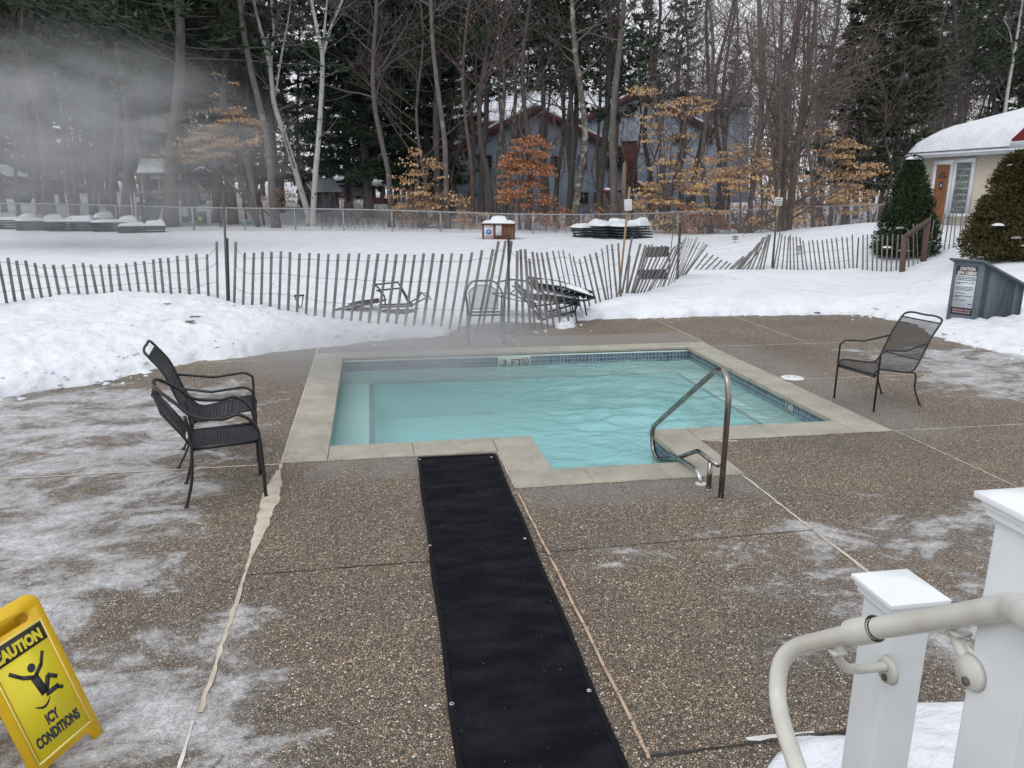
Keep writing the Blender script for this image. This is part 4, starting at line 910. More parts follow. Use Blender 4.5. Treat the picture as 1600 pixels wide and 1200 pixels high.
G_rows = [(1348, 420, 1348, 367), (1355, 421, 1355, 367), (1363, 423, 1363.5, 366), (1370, 424, 1371, 366), (1377, 424.5, 1379, 367), (1385, 424.5, 1387, 367), (1392, 424, 1395, 366), (1400, 423.5, 1403, 367), (1407, 423, 1410, 366), (1420, 421, 1418.5, 357), (1427, 418, 1427, 351), (1434, 414, 1432, 349), (1446, 399, 1455, 335), (1451, 396, 1460, 343)]
snow_fence('slat fence passing in front of the dwarf spruce and the wooden rail', G_rows, w=.034)
H_rows = [(1458, 391, 1470, 339), (1466, 392, 1477, 333), (1475, 391, 1484, 333), (1482, 391, 1489, 333), (1489, 390.5, 1494, 333), (1497, 390, 1503, 333), (1505, 388, 1510, 332), (1513, 373, 1516, 331), (1518, 370, 1521, 336)]
snow_fence('short climbing run of slats below the spa house door', H_rows, w=.034)
# --- wooden stair rail between the two dwarf conifers
b0, D0 = hit(1411, 424); wr = thing('stair_rail', 'weathered reddish wooden stair rail with two square posts in the snow', 'handrail', b0)
b1, D1 = hit(1443, 408); tA, tB = P(1413, 371, D0), P(1452, 344, D1)
for a, b, ww in ((b0, tA, .11), (b1, P(1449, 350, D1), .12)): q = MB(); q.beam(a-V3(0, 0, .4)-b0, b-b0, ww, ww*.9); q.build('post', M['red_wood'], wr)
q = MB(); q.beam(P(1412, 372, D0)-b0, tB-b0, .05, .12); q.build('rail', M['red_wood'], wr)
b2, D2 = hit(1526, 366); wr2 = thing('stair_rail', 'grey wooden stair rail stub half hidden by the rusty conifer', 'handrail', b2)
for s, e_ in (((1524, 366), (1525, 346)), ((1533, 360), (1534, 343))): q = MB(); q.beam(P(*s, D2)-V3(0, 0, .4)-b2, P(*e_, D2)-b2, .11, .1); q.build('post', M['old_wood'], wr2)
q = MB(); q.beam(P(1522, 352, D2)-b2, P(1548, 335, D2+.5)-b2, .05, .12); q.build('rail', M['old_wood'], wr2)

# --- signs on stakes
def stake_sign(label, x0, y0, x1, y1, D, lines, tilt=0.0):
    c = P((x0+x1)/2, (y0+y1)/2, D); w = (x1-x0)*D/1200/.97; h = (y1-y0)*D/1200/.97
    o = thing('sign', label, 'sign', c); o.rotation_euler = (0, tilt, -YAW)
    q = MB(); q.box((0, 0, 0), (w, .012, h)); q.build('panel', M['sign_white'], o, bevel=.003)
    if lines:
        q = MB(); rl = random.Random(5)
        for (z, x_0, x_1, t_) in lines:
            x = x_0
            while x < x_1: l = rl.uniform(.06, .13); q.box((w*(x+min(l, x_1-x)/2), -.008, h*z), (w*min(l, x_1-x), .002, h*t_)); x += l+.035
        q.build('print', M['ink'], o)
    return o
bb, DD = hit(967, 461); stake_sign('blank white sign back on the tall leaning wooden stake', 976, 312, 987, 328.5, DD-.05, None, tilt=-.09)
q_ = MB()
bb, DD = hit(1206, 418); stake_sign('small white notice on the stake in front of the three-stemmed tree', 1211, 309, 1222, 320.5, DD-.06, [(.26, -.38, .38, .12), (.04, -.42, .42, .10), (-.16, -.4, .4, .10), (-.34, -.4, .36, .10)], tilt=.08)

# --- stone block by the far chair
b_, D_ = hit(792, 525, 9); g1 = G(765, 516), G(806, 518)
bc = (G(766, 520)+G(805, 522))/2; o = MB(); o.box((0, 0, .075), (.42, .22, .15)); o = o.build('stone_block', M['block'], bevel=.012); o.location = (bc[0], bc[1]+.06, .0); o.rotation_euler = (0, 0, -.12)
tag(o, 'plain grey concrete block at the foot of the slat fence', 'block')

# --- grey cabinet with the spa sign
_h1, _d1 = hit(1522, 499, 9); zc0 = float(_h1[2]); A0, A1, A2 = G(1479.5, 494, zc0), G(1522, 499, zc0), G(1593, 495.5, zc0)
cb = thing('equipment_box', 'grey painted wooden box with sloping lid and a caution sign', 'cabinet', A0)
vf = A1-A0; wf = np.linalg.norm(vf); vf /= wf; vs_ = A2-A1; ws = np.linalg.norm(vs_); vs_ /= ws
hF = float(P(1535, 411, float(A1@FWD))[2])-zc0; hB = hF*.56; Z = V3(0, 0, 1)
B0 = A0*0; B1 = A1-A0; B2 = B1+vs_*ws; B3 = vs_*ws
def zl(s): return hF+(hB-hF)*s/ws
q = MB(); q.add([B0-Z*.3, B1-Z*.3, B1+Z*hF, B0+Z*hF], [(0, 1, 2, 3)]); q.add([B3-Z*.3, B2-Z*.3, B2+Z*hB, B3+Z*hB], [(3, 2, 1, 0)])
for s0 in range(5):                                   # boards of the sides
    a, b = ws*s0/5+.004, ws*(s0+1)/5-.004
    for base, off in ((B1, 0), (B0, 0)):
        q.prism([base+vs_*a-Z*.3, base+vs_*b-Z*.3, base+vs_*b+Z*(zl(b)-.002), base+vs_*a+Z*(zl(a)-.002)], -vf*.02 if base is B1 else vf*.02)
q.build('box_body', M['cab_grey'], cb)
q = MB(); q.prism([B1+vs_*.012-Z*.3, B1+vs_*(ws-.01)-Z*.3, B1+vs_*(ws-.01)+Z*(hB-.02), B1+vs_*.012+Z*(hF-.03)], -vf*.004); q.build('batten_gap', M['cab_edge'], cb)
q = MB(); t0 = -vf*.05-vs_*.06; t1 = vf*.05-vs_*.06
lid = [B0+t0+Z*(hF+.022), B1+t1+Z*(hF+.022), B2+vf*.05+vs_*.05+Z*(hB-.018), B3-vf*.05+vs_*.05+Z*(hB-.018)]
q.prism(lid, Z*.032); q.build('lid', M['cab_edge'], cb, bevel=.006)
q = MB(); q.prism([B1+vf*.002+vs_*(-.012)-Z*.3, B1+vf*.014-vs_*.012-Z*.3, B1+vf*.014-vs_*.012+Z*hF, B1+vf*.002-vs_*.012+Z*hF], vs_*.06)
q.prism([B1-vf*.05-vs_*.012-Z*.3, B1+vf*.002-vs_*.012-Z*.3, B1+vf*.002-vs_*.012+Z*hF, B1-vf*.05-vs_*.012+Z*hF], vs_*.010)
q.prism([B0+vf*.0-vs_*.012-Z*.3, B0+vf*.04-vs_*.012-Z*.3, B0+vf*.04-vs_*.012+Z*hF, B0-vs_*.012+Z*hF], vs_*.010); q.build('corner_trim', M['cab_edge'], cb)
nf = np.cross(vf, Z); nf = nf/np.linalg.norm(nf)
def cf(u, v, d=0.0): return B0+vf*(u*wf)+Z*(v*hF)+nf*(d+.002)
if nf@(EYE-A0) < 0: nf = -nf
def pan(u0, u1, v0, v1, d, m, name, par):
    q = MB(); q.prism([cf(u0, v0, d), cf(u1, v0, d), cf(u1, v1, d), cf(u0, v1, d)], nf*.004); return q.build(name, m, par)
ss = pan(.12, .89, .06, .925, .002, M['maroon'], 'sign_board', cb)
pan(.125, .885, .185, .765, .0045, M['sign_panel'], 'text_panel', ss)
lettering('lettering', 'CAUTION:', M['letter_pale'], ss, cf(.24, .855, .0075), vf, Z, .072, width=.56*wf, bold=.003)
lettering('lettering', 'SPA USERS', M['letter_pale'], ss, cf(.17, .78, .0075), vf, Z, .072, width=.68*wf, bold=.003)
q = MB(); rl = random.Random(8)
for (v, u1) in ((.735, .86), (.708, .86), (.681, .86), (.635, .82), (.610, .34), (.555, .80), (.528, .82), (.500, .76), (.445, .56), (.395, .80), (.367, .38), (.315, .60), (.255, .84)):
    u = .155 if v != .255 else .70
    while u < u1: l = min(rl.uniform(.03, .09), u1-u); q.prism([cf(u, v-.006, .009), cf(u+l, v-.006, .009), cf(u+l, v+.006, .009), cf(u, v+.006, .009)], nf*.001); u += l+.014
q.build('print', M['ink'], ss)
lettering('lettering', 'SUMMER HOURS:  9AM-10PM', M['letter_pink'], ss, cf(.165, .130, .0075), vf, Z, .036, width=.66*wf, bold=.0012)
lettering('lettering', 'WINTER HOURS:  2PM-10PM', M['letter_pink'], ss, cf(.165, .085, .0075), vf, Z, .036, width=.66*wf, bold=.0012)
q = MB(); rs = 18; V = []      # old snow left on the lid
for i in range(rs):
    for j in range(10):
        s = .12+.85*i/(rs-1); u = .35+.62*j/9; p = B0*(1-u)+B1*u+vs_*(ws*s)+Z*(zl(ws*s)+.052)
        e_ = min(i, rs-1-i, j*1.4, (9-j)*1.4)/3.0; V.append(p+Z*(max(-.012, .05*min(1, e_)**.5+.03*float(fbm(s*9, u*7, 3))-.012)))
q.grid(V, rs, 10); q.build('snow_cap', M['snow'], cb, smooth=True)

# --- leaves and bits on the snow
def leaf_bit(px, py, r, m, label, nm='dry_leaf', cat='leaf', seed=1):
    b, D = hit(px, py); rr = random.Random(seed); q = MB(); n = 14
    V = [(0, 0, .012)]+[(r*(.7+.5*rr.random())*cos(2*pi*k/n), r*.75*(.6+.6*rr.random())*sin(2*pi*k/n), .006+.012*rr.random()) for k in range(n)]
    q.add(V, [(0, k+1, (k+1) % n+1) for k in range(n)]); o = q.build(nm, m); o.location = tuple(b); tag(o, label, cat)
leaf_bit(304, 495.5, .085, M['leaf_brown'], 'upper of two curled brown leaves on the left snowbank', seed=2)
leaf_bit(296, 502.5, .075, M['leaf_brown'], 'lower of two curled brown leaves on the left snowbank', seed=5)
leaf_bit(262, 475.5, .06, M['leaf_brown'], 'single dull leaf under the left slat fence', seed=6)
leaf_bit(1564, 493.5, .09, M['leaf_orange'], 'bright orange leaf at the foot of the grey box', seed=9)
leaf_bit(1276, 489, .07, M['ink'], 'dark leaf at the edge of the far deck', seed=11)
leaf_bit(1414, 504, .14, M['grass'], 'patch of bare brown turf at the edge of the deck', 'turf_patch', 'turf', seed=12)

# --- garden lights poking out of the snow
for (px, py, lab) in ((1148, 379, 'small dark path light on the open snow slope'), (1248, 397, 'small dark path light behind the slat fence')):
    b, D = hit(px, py); t = thing('path_light', lab, 'garden light', b, 0, 'path lights in the snow')
    q = MB(); q.tube([(0, 0, -.2), (0, 0, .12)], .008, 6); q.build('stem', M['ink'], t)
    q = MB()
    for z in (.10, .155, .20): q.lathe([(.10, z), (.10, z+.012), (.03, z+.022)], 14)
    q.build('louvre', M['ink'], t)

# --- snow cushion
def cushion(mb, x0, x1, y0, y1, z, h, seed=0, n=22, lump=.4, lean=0.0):
    V = []
    for i in range(n):
        for j in range(n):
            u, v = i/(n-1), j/(n-1); a = min(u, 1-u)*2; b = min(v, 1-v)*2; e_ = min(1, a*3.2)**.5*min(1, b*3.2)**.5
            x = x0+(x1-x0)*u+.03*float(fbm(v*4+seed, 1.3, 2)); y = y0+(y1-y0)*v
            V.append((x, y, z+h*e_*(1+lump*2*float(fbm(u*2.4+seed*3.1, v*2.4+seed, 3)))+lean*u-.01))
    mb.grid(V, n, n)
# --- loungers
def lounger(label, group, metal, loc, rz, raise_=0.0, L=1.85, w=.62, h=.30):
    t = thing('sun_lounger', label, 'sun lounger', loc, rz, group)
    q = MB(); hinge = L*.60
    for s in (-1, 1): q.beam((s*w/2, 0, h), (s*w/2, hinge, h), .035, .05)
    q.beam((-w/2, 0, h), (w/2, 0, h), .04, .05); q.beam((-w/2, hinge, h), (w/2, hinge, h), .04, .04); q.build('frame', metal, t)
    for (x, y) in ((-w/2, .18), (w/2, .18), (-w/2, hinge-.05), (w/2, hinge-.05)):
        q = MB(); q.beam((x, y, h), (x*1.0, y-.06, 0), .03, .04); q.build('leg', metal, t)
    q = MB()
    for k in range(9): q.beam((-w/2, .09+hinge*.95*k/9, h+.028), (w/2, .09+hinge*.95*k/9, h+.028), .08, .012)
    q.build('seat_slats', metal, t)
    c_, s_ = cos(raise_), sin(raise_); q = MB()
    for k in range(6): yy = .08+(L-hinge)*k/6; q.beam((-w/2, hinge+yy*c_, h+.028+yy*s_), (w/2, hinge+yy*c_, h+.028+yy*s_), .08, .012)
    for s in (-1, 1): q.beam((s*w/2, hinge, h), (s*w/2, hinge+(L-hinge)*c_, h+(L-hinge)*s_), .035, .045)
    q.build('backrest', metal, t); return t
# stacks by the chain-link fence
def stack(px, py, n, label, rz, metal, cap_h=.16, s=1.0):
    b, D = hit(px, py); first = None; grp = 'loungers of the '+label
    for k in range(n+1):
        loc = (b[0]+.03*k*cos(k), b[1]+.05*k, b[2]-.16+.115*k)
        if first is None: first = lounger('lowest lounger in the '+label, grp, metal, loc, rz, .0, h=.2); t = first
        else: t = copy_tree(first); t.location = loc; t['label'] = ['', 'second', 'third', 'fourth', 'fifth'][k]+' lounger from the ground in the '+label
    t['label'] = 'snow-covered top lounger of the '+label
    q = MB(); cushion(q, -.36, .36, -.03, 1.15,   .24, cap_h, seed=px % 7, lump=.5); cushion(q, -.36, .36, 1.05, 1.9,   .24, cap_h*1.9, seed=px % 5+2, lump=.5)
    q.build('snow_cover', M['snow'], t, smooth=True)
for i, (px, py, n, lab) in enumerate(((-8, 358, 3, 'lounger stack cut by the left edge'), (28, 360, 3, 'second lounger stack from the left'), (76, 361, 3, 'third lounger stack from the left'),
                                      (108, 360, 4, 'fourth lounger stack from the left'), (148, 362, 3, 'fifth lounger stack from the left'), (186, 364, 2, 'low lounger stack next to the playground'))):
    stack(px, py, n, lab, -YAW-radians(72)+.1*(i % 2), M['lounge_dark'], .12)
for i, (px, py, n, lab) in enumerate(((903, 371, 3, 'leftmost of three lounger stacks before the blue building'), (935, 373, 4, 'middle of three lounger stacks before the blue building'), (967, 374, 4, 'rightmost of three lounger stacks before the blue building'))):
    stack(px, py, n, lab, -YAW-radians(48), M['lounge_dark'], .14)
# sunken lounger behind the fence, its arms sticking up
bA, DA = hit(508, 490, 9); bB = P(660, 470, DA+.4); D5 = DA+.35
sl = thing('sun_lounger', 'grey lounger half sunk in snow, its bent arms sticking up', 'sun lounger', bA, 0, 'loungers lying in the snow behind the slat fence')
def rel(px, py, dd=0.0): return P(px, py, D5+dd)-bA
q = MB()
for dd in (0, .55):
    q.tube([rel(500, 491-6*dd, dd), rel(560, 474-5*dd, dd), rel(592, 470-5*dd, dd)], .016, 8); q.tube([rel(520, 492-5*dd, dd), rel(640, 489-6*dd, dd)], .018, 8)
    q.tube([rel(592, 480-6*dd, dd), rel(645, 478-6*dd, dd)], .016, 8)
q.build('frame', M['lounge_grey'], sl, smooth=True)
q = MB()
for k in range(13):
    f = k/12; a = rel(506+86*f, 491-19*f, 0); b = rel(506+86*f+10, 491-19*f-4, .55); q.beam(a, b, .07, .012)
q.build('backrest', M['lounge_grey'], sl)
q = MB()
for k in range(7): f = k/6; q.beam(rel(596+45*f, 489-1*f, 0), rel(606+45*f, 484-1*f, .55), .09, .012)
q.build('seat_slats', M['lounge_grey'], sl)
for dd, ox, oy in ((0, 0, 0), (.5, -6, -9)):
    q = MB(); q.tube(smooth_path([rel(602+ox, 476+oy, dd), rel(600+ox, 462+oy, dd), rel(590+ox, 453+oy, dd)], 4), .014, 6)
    q.tube([rel(588+ox, 454+oy, dd), rel(628+ox, 450+oy, dd), rel(644+ox, 478+oy*.6, dd)], .016, 8); q.build('armrest', M['lounge_grey'], sl, smooth=True)
q = MB(); q.tube([rel(642, 478), rel(664, 466), rel(674, 468), rel(668, 459), rel(657, 457), rel(668, 465)], .013, 6); q.tube([rel(642, 472, .4), rel(655, 464, .4), rel(658, 456, .4)], .013, 6); q.build('footrest', M['lounge_grey'], sl, smooth=True)
# loungers piled right of the block
bA2, DA2 = hit(862, 508, 9); D5 = DA2+.3; bA = bA2
for (lab, pts, m_) in (('upper dark lounger tipped over in the snow behind the slats', [(826, 441), (880, 449), (930, 465), (912, 470), (850, 460), (836, 449)], 'lounge_dark'),
                       ('lower dark lounger buried to its frame behind the slats', [(805, 449), (838, 478), (905, 470), (898, 486), (848, 500), (832, 482)], 'lounge_dark')):
    t = thing('sun_lounger', lab, 'sun lounger', bA2, 0, 'loungers lying in the snow behind the slat fence')
    q = MB(); a, b, c, d, e2, f = [rel(*p_) for p_ in pts]
    for u, v in ((a, b), (b, c), (c, d), (d, e2), (e2, f), (f, a)): q.tube([u, v], .017, 8); q.tube([u+FWD*.5+Z*.03, v+FWD*.5+Z*.03], .017, 8)
    for u in (a, c, e2): q.tube([u, u+FWD*.5+Z*.03], .014, 6)
    q.build('frame', M[m_], t, smooth=True)
    q = MB()
    for k in range(11): s_ = k/10; u = a*(1-s_)+c*s_; w2 = f*(1-s_)+d*s_; u = u*.5+w2*.5; q.beam(u, u+FWD*.5+Z*.03+V3(.03, 0, 0), .085, .012)
    q.build('seat_slats', M[m_], t)
    q = MB()
    for k in range(4): s_ = k/3; u = e2*(1-s_)+d*s_; q.tube([u, u-Z*.25+LAT*.06], .013, 6)
    q.build('leg', M[m_], t, smooth=True)
    q = MB(); n = 12; V = []
    for i in range(n):
        for j in range(6): s_ = .15+.8*i/(n-1); u = a*(1-s_)+c*s_+FWD*(.02+.46*j/5); e_ = min(i, n-1-i, j*2, (5-j)*2)/3; V.append(u+Z*(.02+.07*min(1, e_)**.5+.03*float(fbm(i*.5, j*.7, 2))))
    q.grid(V, n, 6); q.build('snow_cover', M['snow'], t, smooth=True)
# tub chair lying behind the fence, seen through steam
t = thing('armchair', 'grey tub chair tumbled in the snow beside the dark loungers', 'chair', bA2, 0, 'chairs lost in the snow behind the slat fence'); q = MB()
q.tube(smooth_path([rel(776, 441), rel(800, 437), rel(822, 440), rel(838, 452), rel(845, 475), rel(838, 512)], 5), .014, 8); q.tube(smooth_path([rel(768, 458), rel(800, 460), rel(835, 478)], 5), .013, 8); q.tube([rel(800, 447), rel(832, 456)], .012, 8); q.tube([rel(812, 446), rel(796, 460)], .010, 8); q.build('frame', M['lounge_grey'], t, smooth=True)
q = MB()
for k in range(12): f = k/11; q.beam(rel(772+60*f, 459+12*f+3*sin(f*3)), rel(778+60*f, 463+12*f, .45), .05, .008)
q.build('seat', M['lounge_grey'], t)
# slatted chair pieces by the green stakes
bC, DC = hit(1030, 437, 12); bA = bC; D5 = DC+.1
t = thing('sun_lounger', 'dark slatted lounger standing on end behind the collapsed slats', 'sun lounger', bC, 0, 'loungers lying in the snow behind the slat fence')
q = MB()
for y in (387, 391, 395, 399): q.beam(rel(1010, y+1), rel(1044, y), .06, .014, up=tuple(FWD))
q.build('backrest', M['lounge_grey'], t)
q = MB()
for y in (424, 428.5, 433, 437): q.beam(rel(997, y), rel(1042, y-1), .075, .014, up=tuple(FWD))
q.build('seat_slats', M['lounge_dark'], t)
q = MB(); q.tube([rel(1044, 386), rel(1046, 412), rel(1042, 440)], .018, 6); q.tube([rel(1010, 388), rel(1000, 424), rel(998, 437)], .012, 6); q.build('frame', M['lounge_grey'], t, smooth=True)
# small tilted plate in the snow at the left
bP, DP = hit(469, 482, 9); bA = bP; D5 = DP+.02
t = thing('chair_foot', 'bent dark metal bracket poking out of the snow by the slats', 'bracket', bP); q = MB()
q.beam(rel(460, 462), rel(469, 483), .035, .012); q.beam(rel(474, 462), rel(471, 480), .03, .012); q.beam(rel(460, 462), rel(475, 461.5), .03, .03); q.build('bracket_plate', M['lounge_grey'], t)

# --- brown wooden bin with two notices
b, D = hit(779, 374); bn = thing('wooden_bin', 'brown board-clad bin with two notices and snow on its lid', 'bin', b, -YAW); k = D/1200/.97
wx = 48*k; hh_ = 22*k; q = MB()
for i in range(12):
    x = -wx/2+wx*(i+.5)/12; q.box((x, 0, hh_/2-.1), (wx/12-.008, .022, hh_+.2)); q.box((x, .9, hh_/2-.1), (wx/12-.008, .022, hh_+.2))
for s in (-1, 1):
    for i in range(6): q.box((s*(wx/2+.0), .02+.15*(i+.5)-.01, hh_/2-.1), (.022, .14, hh_+.2))
q.build('board_cladding', M['brown_wood'], bn)
q = MB(); q.box((0, .45, hh_+.02), (wx+.1, 1.05, .04)); lid_ = q.build('lid', M['old_wood'], bn, bevel=.004)
q = MB(); cushion(q, -wx/2-.04, wx/2+.04, -.05, .95, hh_+.04, .12, seed=2, lump=.2); cushion(q, -.35, .35, .1, .8, hh_+.10, .2, seed=3); q.build('snow_cap', M['snow'], bn, smooth=True)
def notice(x0, x1, z0, z1, name='notice'):
    q = MB(); q.box(((x0+x1)/2, -.018, (z0+z1)/2), (x1-x0, .012, z1-z0)); return q.build(name, M['sign_white'], bn)
n1 = notice(-wx/2+.07, -wx/2+.44, .03, hh_-.03); c_ = (-wx/2+.255, hh_*.5)
q = MB(); q.lathe([(.115, 0), (.115, .002), (.001, .0025)], 24); o = q.build('symbol', M['blue_ink'], n1); o.rotation_euler = (pi/2, 0, 0); o.location = (c_[0], -.025, c_[1])
q = MB(); q.beam((c_[0]-.05, -.03, c_[1]-.03), (c_[0]+.05, -.03, c_[1]+.03), .03, .002, up=(0, 1, 0)); q.beam((c_[0]+.0, -.031, c_[1]+.06), (c_[0]+.03, -.031, c_[1]-.02), .025, .002, up=(0, 1, 0)); q.build('figure', M['sign_panel'], n1)
q = MB()
for z, ww in ((hh_-.075, .26), (hh_-.115, .22), (.12, .27), (.085, .24)):
    x = c_[0]-ww/2
    while x < c_[0]+ww/2: q.box((x+.025, -.026, z), (.045, .002, .022)); x += .058
q.build('print', M['red_ink'], n1)
n2 = notice(-.12, .12, hh_-.44, hh_-.02); q = MB(); q.box((-.03, -.026, hh_-.20), (.03, .002, .06)); q.box((.03, -.026, hh_-.16), (.02, .002, .015)); q.build('print', M['ink'], n2)

# --- chain-link fence along the far side of the yard
CL = [(-260, 318), (-120, 317), (0, 318.0), (100, 319), (180, 321), (300, 324.6), (380, 325.2), (460, 326), (536, 327), (612, 328.5), (688, 331), (763, 333.5), (833, 335), (908, 335.2), (985, 334.5), (1060, 331.5), (1142, 329), (1222, 325.5), (1305, 321.5), (1372, 320), (1450, 316), (1530, 312)]
DF = 36.0; cf0 = ground(0, DF); cl = thing('chain_link_fence', 'long galvanised chain-link fence between the snowy yard and the woods', 'fence', cf0)
tops = [P(x, y, DF if x < 1100 else DF-(x-1100)*.004) for x, y in CL]; q = MB(); q.tube(np.array(tops)-cf0, .032, 6); q.build('top_rail', M['galv'], cl, smooth=True)
bots = []
for i, tp in enumerate(tops):
    b = V3(tp[0], tp[1], SZ(tp[0], tp[1])); bots.append(b); big = .045 if i in (5, 12) else .030
    q = MB(); q.tube([b-V3(0, 0, .3)-cf0, tp-cf0+V3(0, 0, .06 if big > .04 else -.01)], big, 8); q.build('post', M['galv'], cl, smooth=True)
q = MB(); sp_ = .095
for i in range(len(tops)-1):                           # woven diamonds as thin ribbons
    a, b = tops[i], tops[i+1]; La = np.linalg.norm(b-a); ux = (b-a)/La; H_ = max(.5, tops[i][2]-bots[i][2]); n = int(La/sp_); up = V3(0, 0, 1)
    for sgn in (1, -1):
        for k in range(-int(H_/sp_), n+1) if sgn > 0 else range(0, n+int(H_/sp_)+1):
            x0 = k*sp_; x1 = x0+sgn*H_; z0, z1 = -H_, 0.0
            def clip(xa, za, xb, zb):
                if xa > xb: xa, za, xb, zb = xb, zb, xa, za
                if xb <= 0 or xa >= La: return None
                if xa < 0: za += (zb-za)*(0-xa)/(xb-xa); xa = 0
                if xb > La: zb += (za-zb)*(xb-La)/(xb-xa); xb = La
                return xa, za, xb, zb
            c = clip(x0, z0, x1, z1)
            if c is None: continue
            pa = a+ux*c[0]+up*c[1]-cf0; pb = a+ux*c[2]+up*c[3]-cf0; w_2 = up*.0045
            q.add([pa-w_2, pb-w_2, pb+w_2, pa+w_2], [(0, 1, 2, 3)])
q.build('wire_mesh', M['galv'], cl)
for k, px in enumerate((207, 213)):
    b = ground(px, DF-.3); g = thing('gate_post', ['left', 'right'][k]+' one of two tall galvanised gate posts left of the slide', 'post', b, 0, 'gate posts by the playground'); q = MB(); q.tube([(0, 0, -.3), (0, 0, 1.55+.1*k)], .045, 8); q.build('post_tube', M['galv'], g, smooth=True); q = MB(); q.lathe([(.05, 0), (.05, .03), (.01, .07)], 10, (0, 0, 1.55+.1*k)); q.build('post_cap', M['galv'], g, smooth=True)
# ================================================================== trees
def nrm(v): return v/(np.linalg.norm(v)+1e-12)
def perp(rng, d):
    r = V3(rng.gauss(0, 1), rng.gauss(0, 1), rng.gauss(0, 1)); return nrm(r-d*(r@d))
def wander(rng, p, d, L, n, bend, up):
    pts = [p]; 
    for k in range(n): d = nrm(d+perp(rng, d)*bend*rng.random()+V3(0, 0, up)); p = p+d*(L/n); pts.append(p)
    return pts, d
def grow(rng, mb, p, d, L, r, lv, kids, bend=.22, up=.05, spread=.75, rmin=.007, tips=None):
    n = 5 if lv > 1 else (4 if lv == 1 else 3)
    pts, d2 = wander(rng, p, d, L, n, bend, up); mb.tube(pts, np.linspace(r, max(rmin, r*.35), len(pts)), 5 if lv > 1 else 3, cap=False)
    if tips is not None and lv <= 1: tips.append((pts, L))
    if lv == 0: return
    for k in range(kids[-lv]):
        f = .25+.72*(k+rng.random()*.6)/kids[-lv]; i = min(int(f*n), n-1); g = f*n-i; q = pts[i]*(1-g)+pts[i+1]*g; t = nrm(pts[i+1]-pts[i])
        dd = nrm(t*(1-spread*.45)+perp(rng, t)*spread+V3(0, 0, .12)); grow(rng, mb, q, dd, L*(.62-.28*f)*rng.uniform(.75, 1.25), r*.5*(1-.4*f), lv-1, kids, bend, up, spread, rmin, tips)
def trunk_path(rng, H, wob=.25, n=14):
    a, b = rng.uniform(0, 6), rng.uniform(0, 6)
    return np.array([(wob*(sin(a+k*.9)-sin(a))*min(1, k/3), wob*(cos(b+k*.7)-cos(b))*min(1, k/3), H*k/n) for k in range(n+1)])
def trunk_at(tp, f):
    x = f*(len(tp)-1); i = min(int(x), len(tp)-2); return tp[i]*(1-(x-i))+tp[i+1]*(x-i)
def tree_thing(name, label, group, bark_m, trunk, crown, crown_m, cat='tree'):
    t = thing(name, label, cat, (0, 0, 0), 0, group)
    trunk.build('trunk', bark_m, t, smooth=True); crown.build('crown', crown_m, t); return t
PROTO = {}
def bare_proto(seed, H, r0, n1, kids, fb=.3, lim=.34, up=.06, rise=.55, wob=.3, rmin=.008, spread=.75):
    rng = random.Random(seed); tp = trunk_path(rng, H, wob); tr = MB(); rad = r0*(1-np.linspace(0, 1, len(tp))**1.1*.86); rad[0] *= 1.35
    tr.tube(np.concatenate([[tp[0]-V3(0, 0, .6)], tp]), np.concatenate([[rad[0]*1.1], rad]), 9); cr = MB()
    for k in range(n1):
        f = fb+(1-fb)*(k+rng.random())/n1; f = min(f, .985); p = trunk_at(tp, f); a = rng.uniform(0, 2*pi); e = rise*rng.uniform(.5, 1.5)
        d = nrm(V3(cos(a), sin(a), e)); grow(rng, cr, p, d, H*lim*(1.12-f)*rng.uniform(.6, 1.2), r0*.34*(1.1-f), 2, kids, .25, up, spread, rmin)
    return tr, cr
def tuft(rng, V, F, p, d, n, L, w, droop=.1):
    for k in range(n):
        dd = nrm(d*.8+V3(rng.gauss(0, .6), rng.gauss(0, .6), rng.gauss(0, .45)-droop)); s = perp(rng, dd)*w; b = len(V)
        V += [p-s, p+s, p+dd*L*rng.uniform(.7, 1.2)]; F.append((b, b+1, b+2))
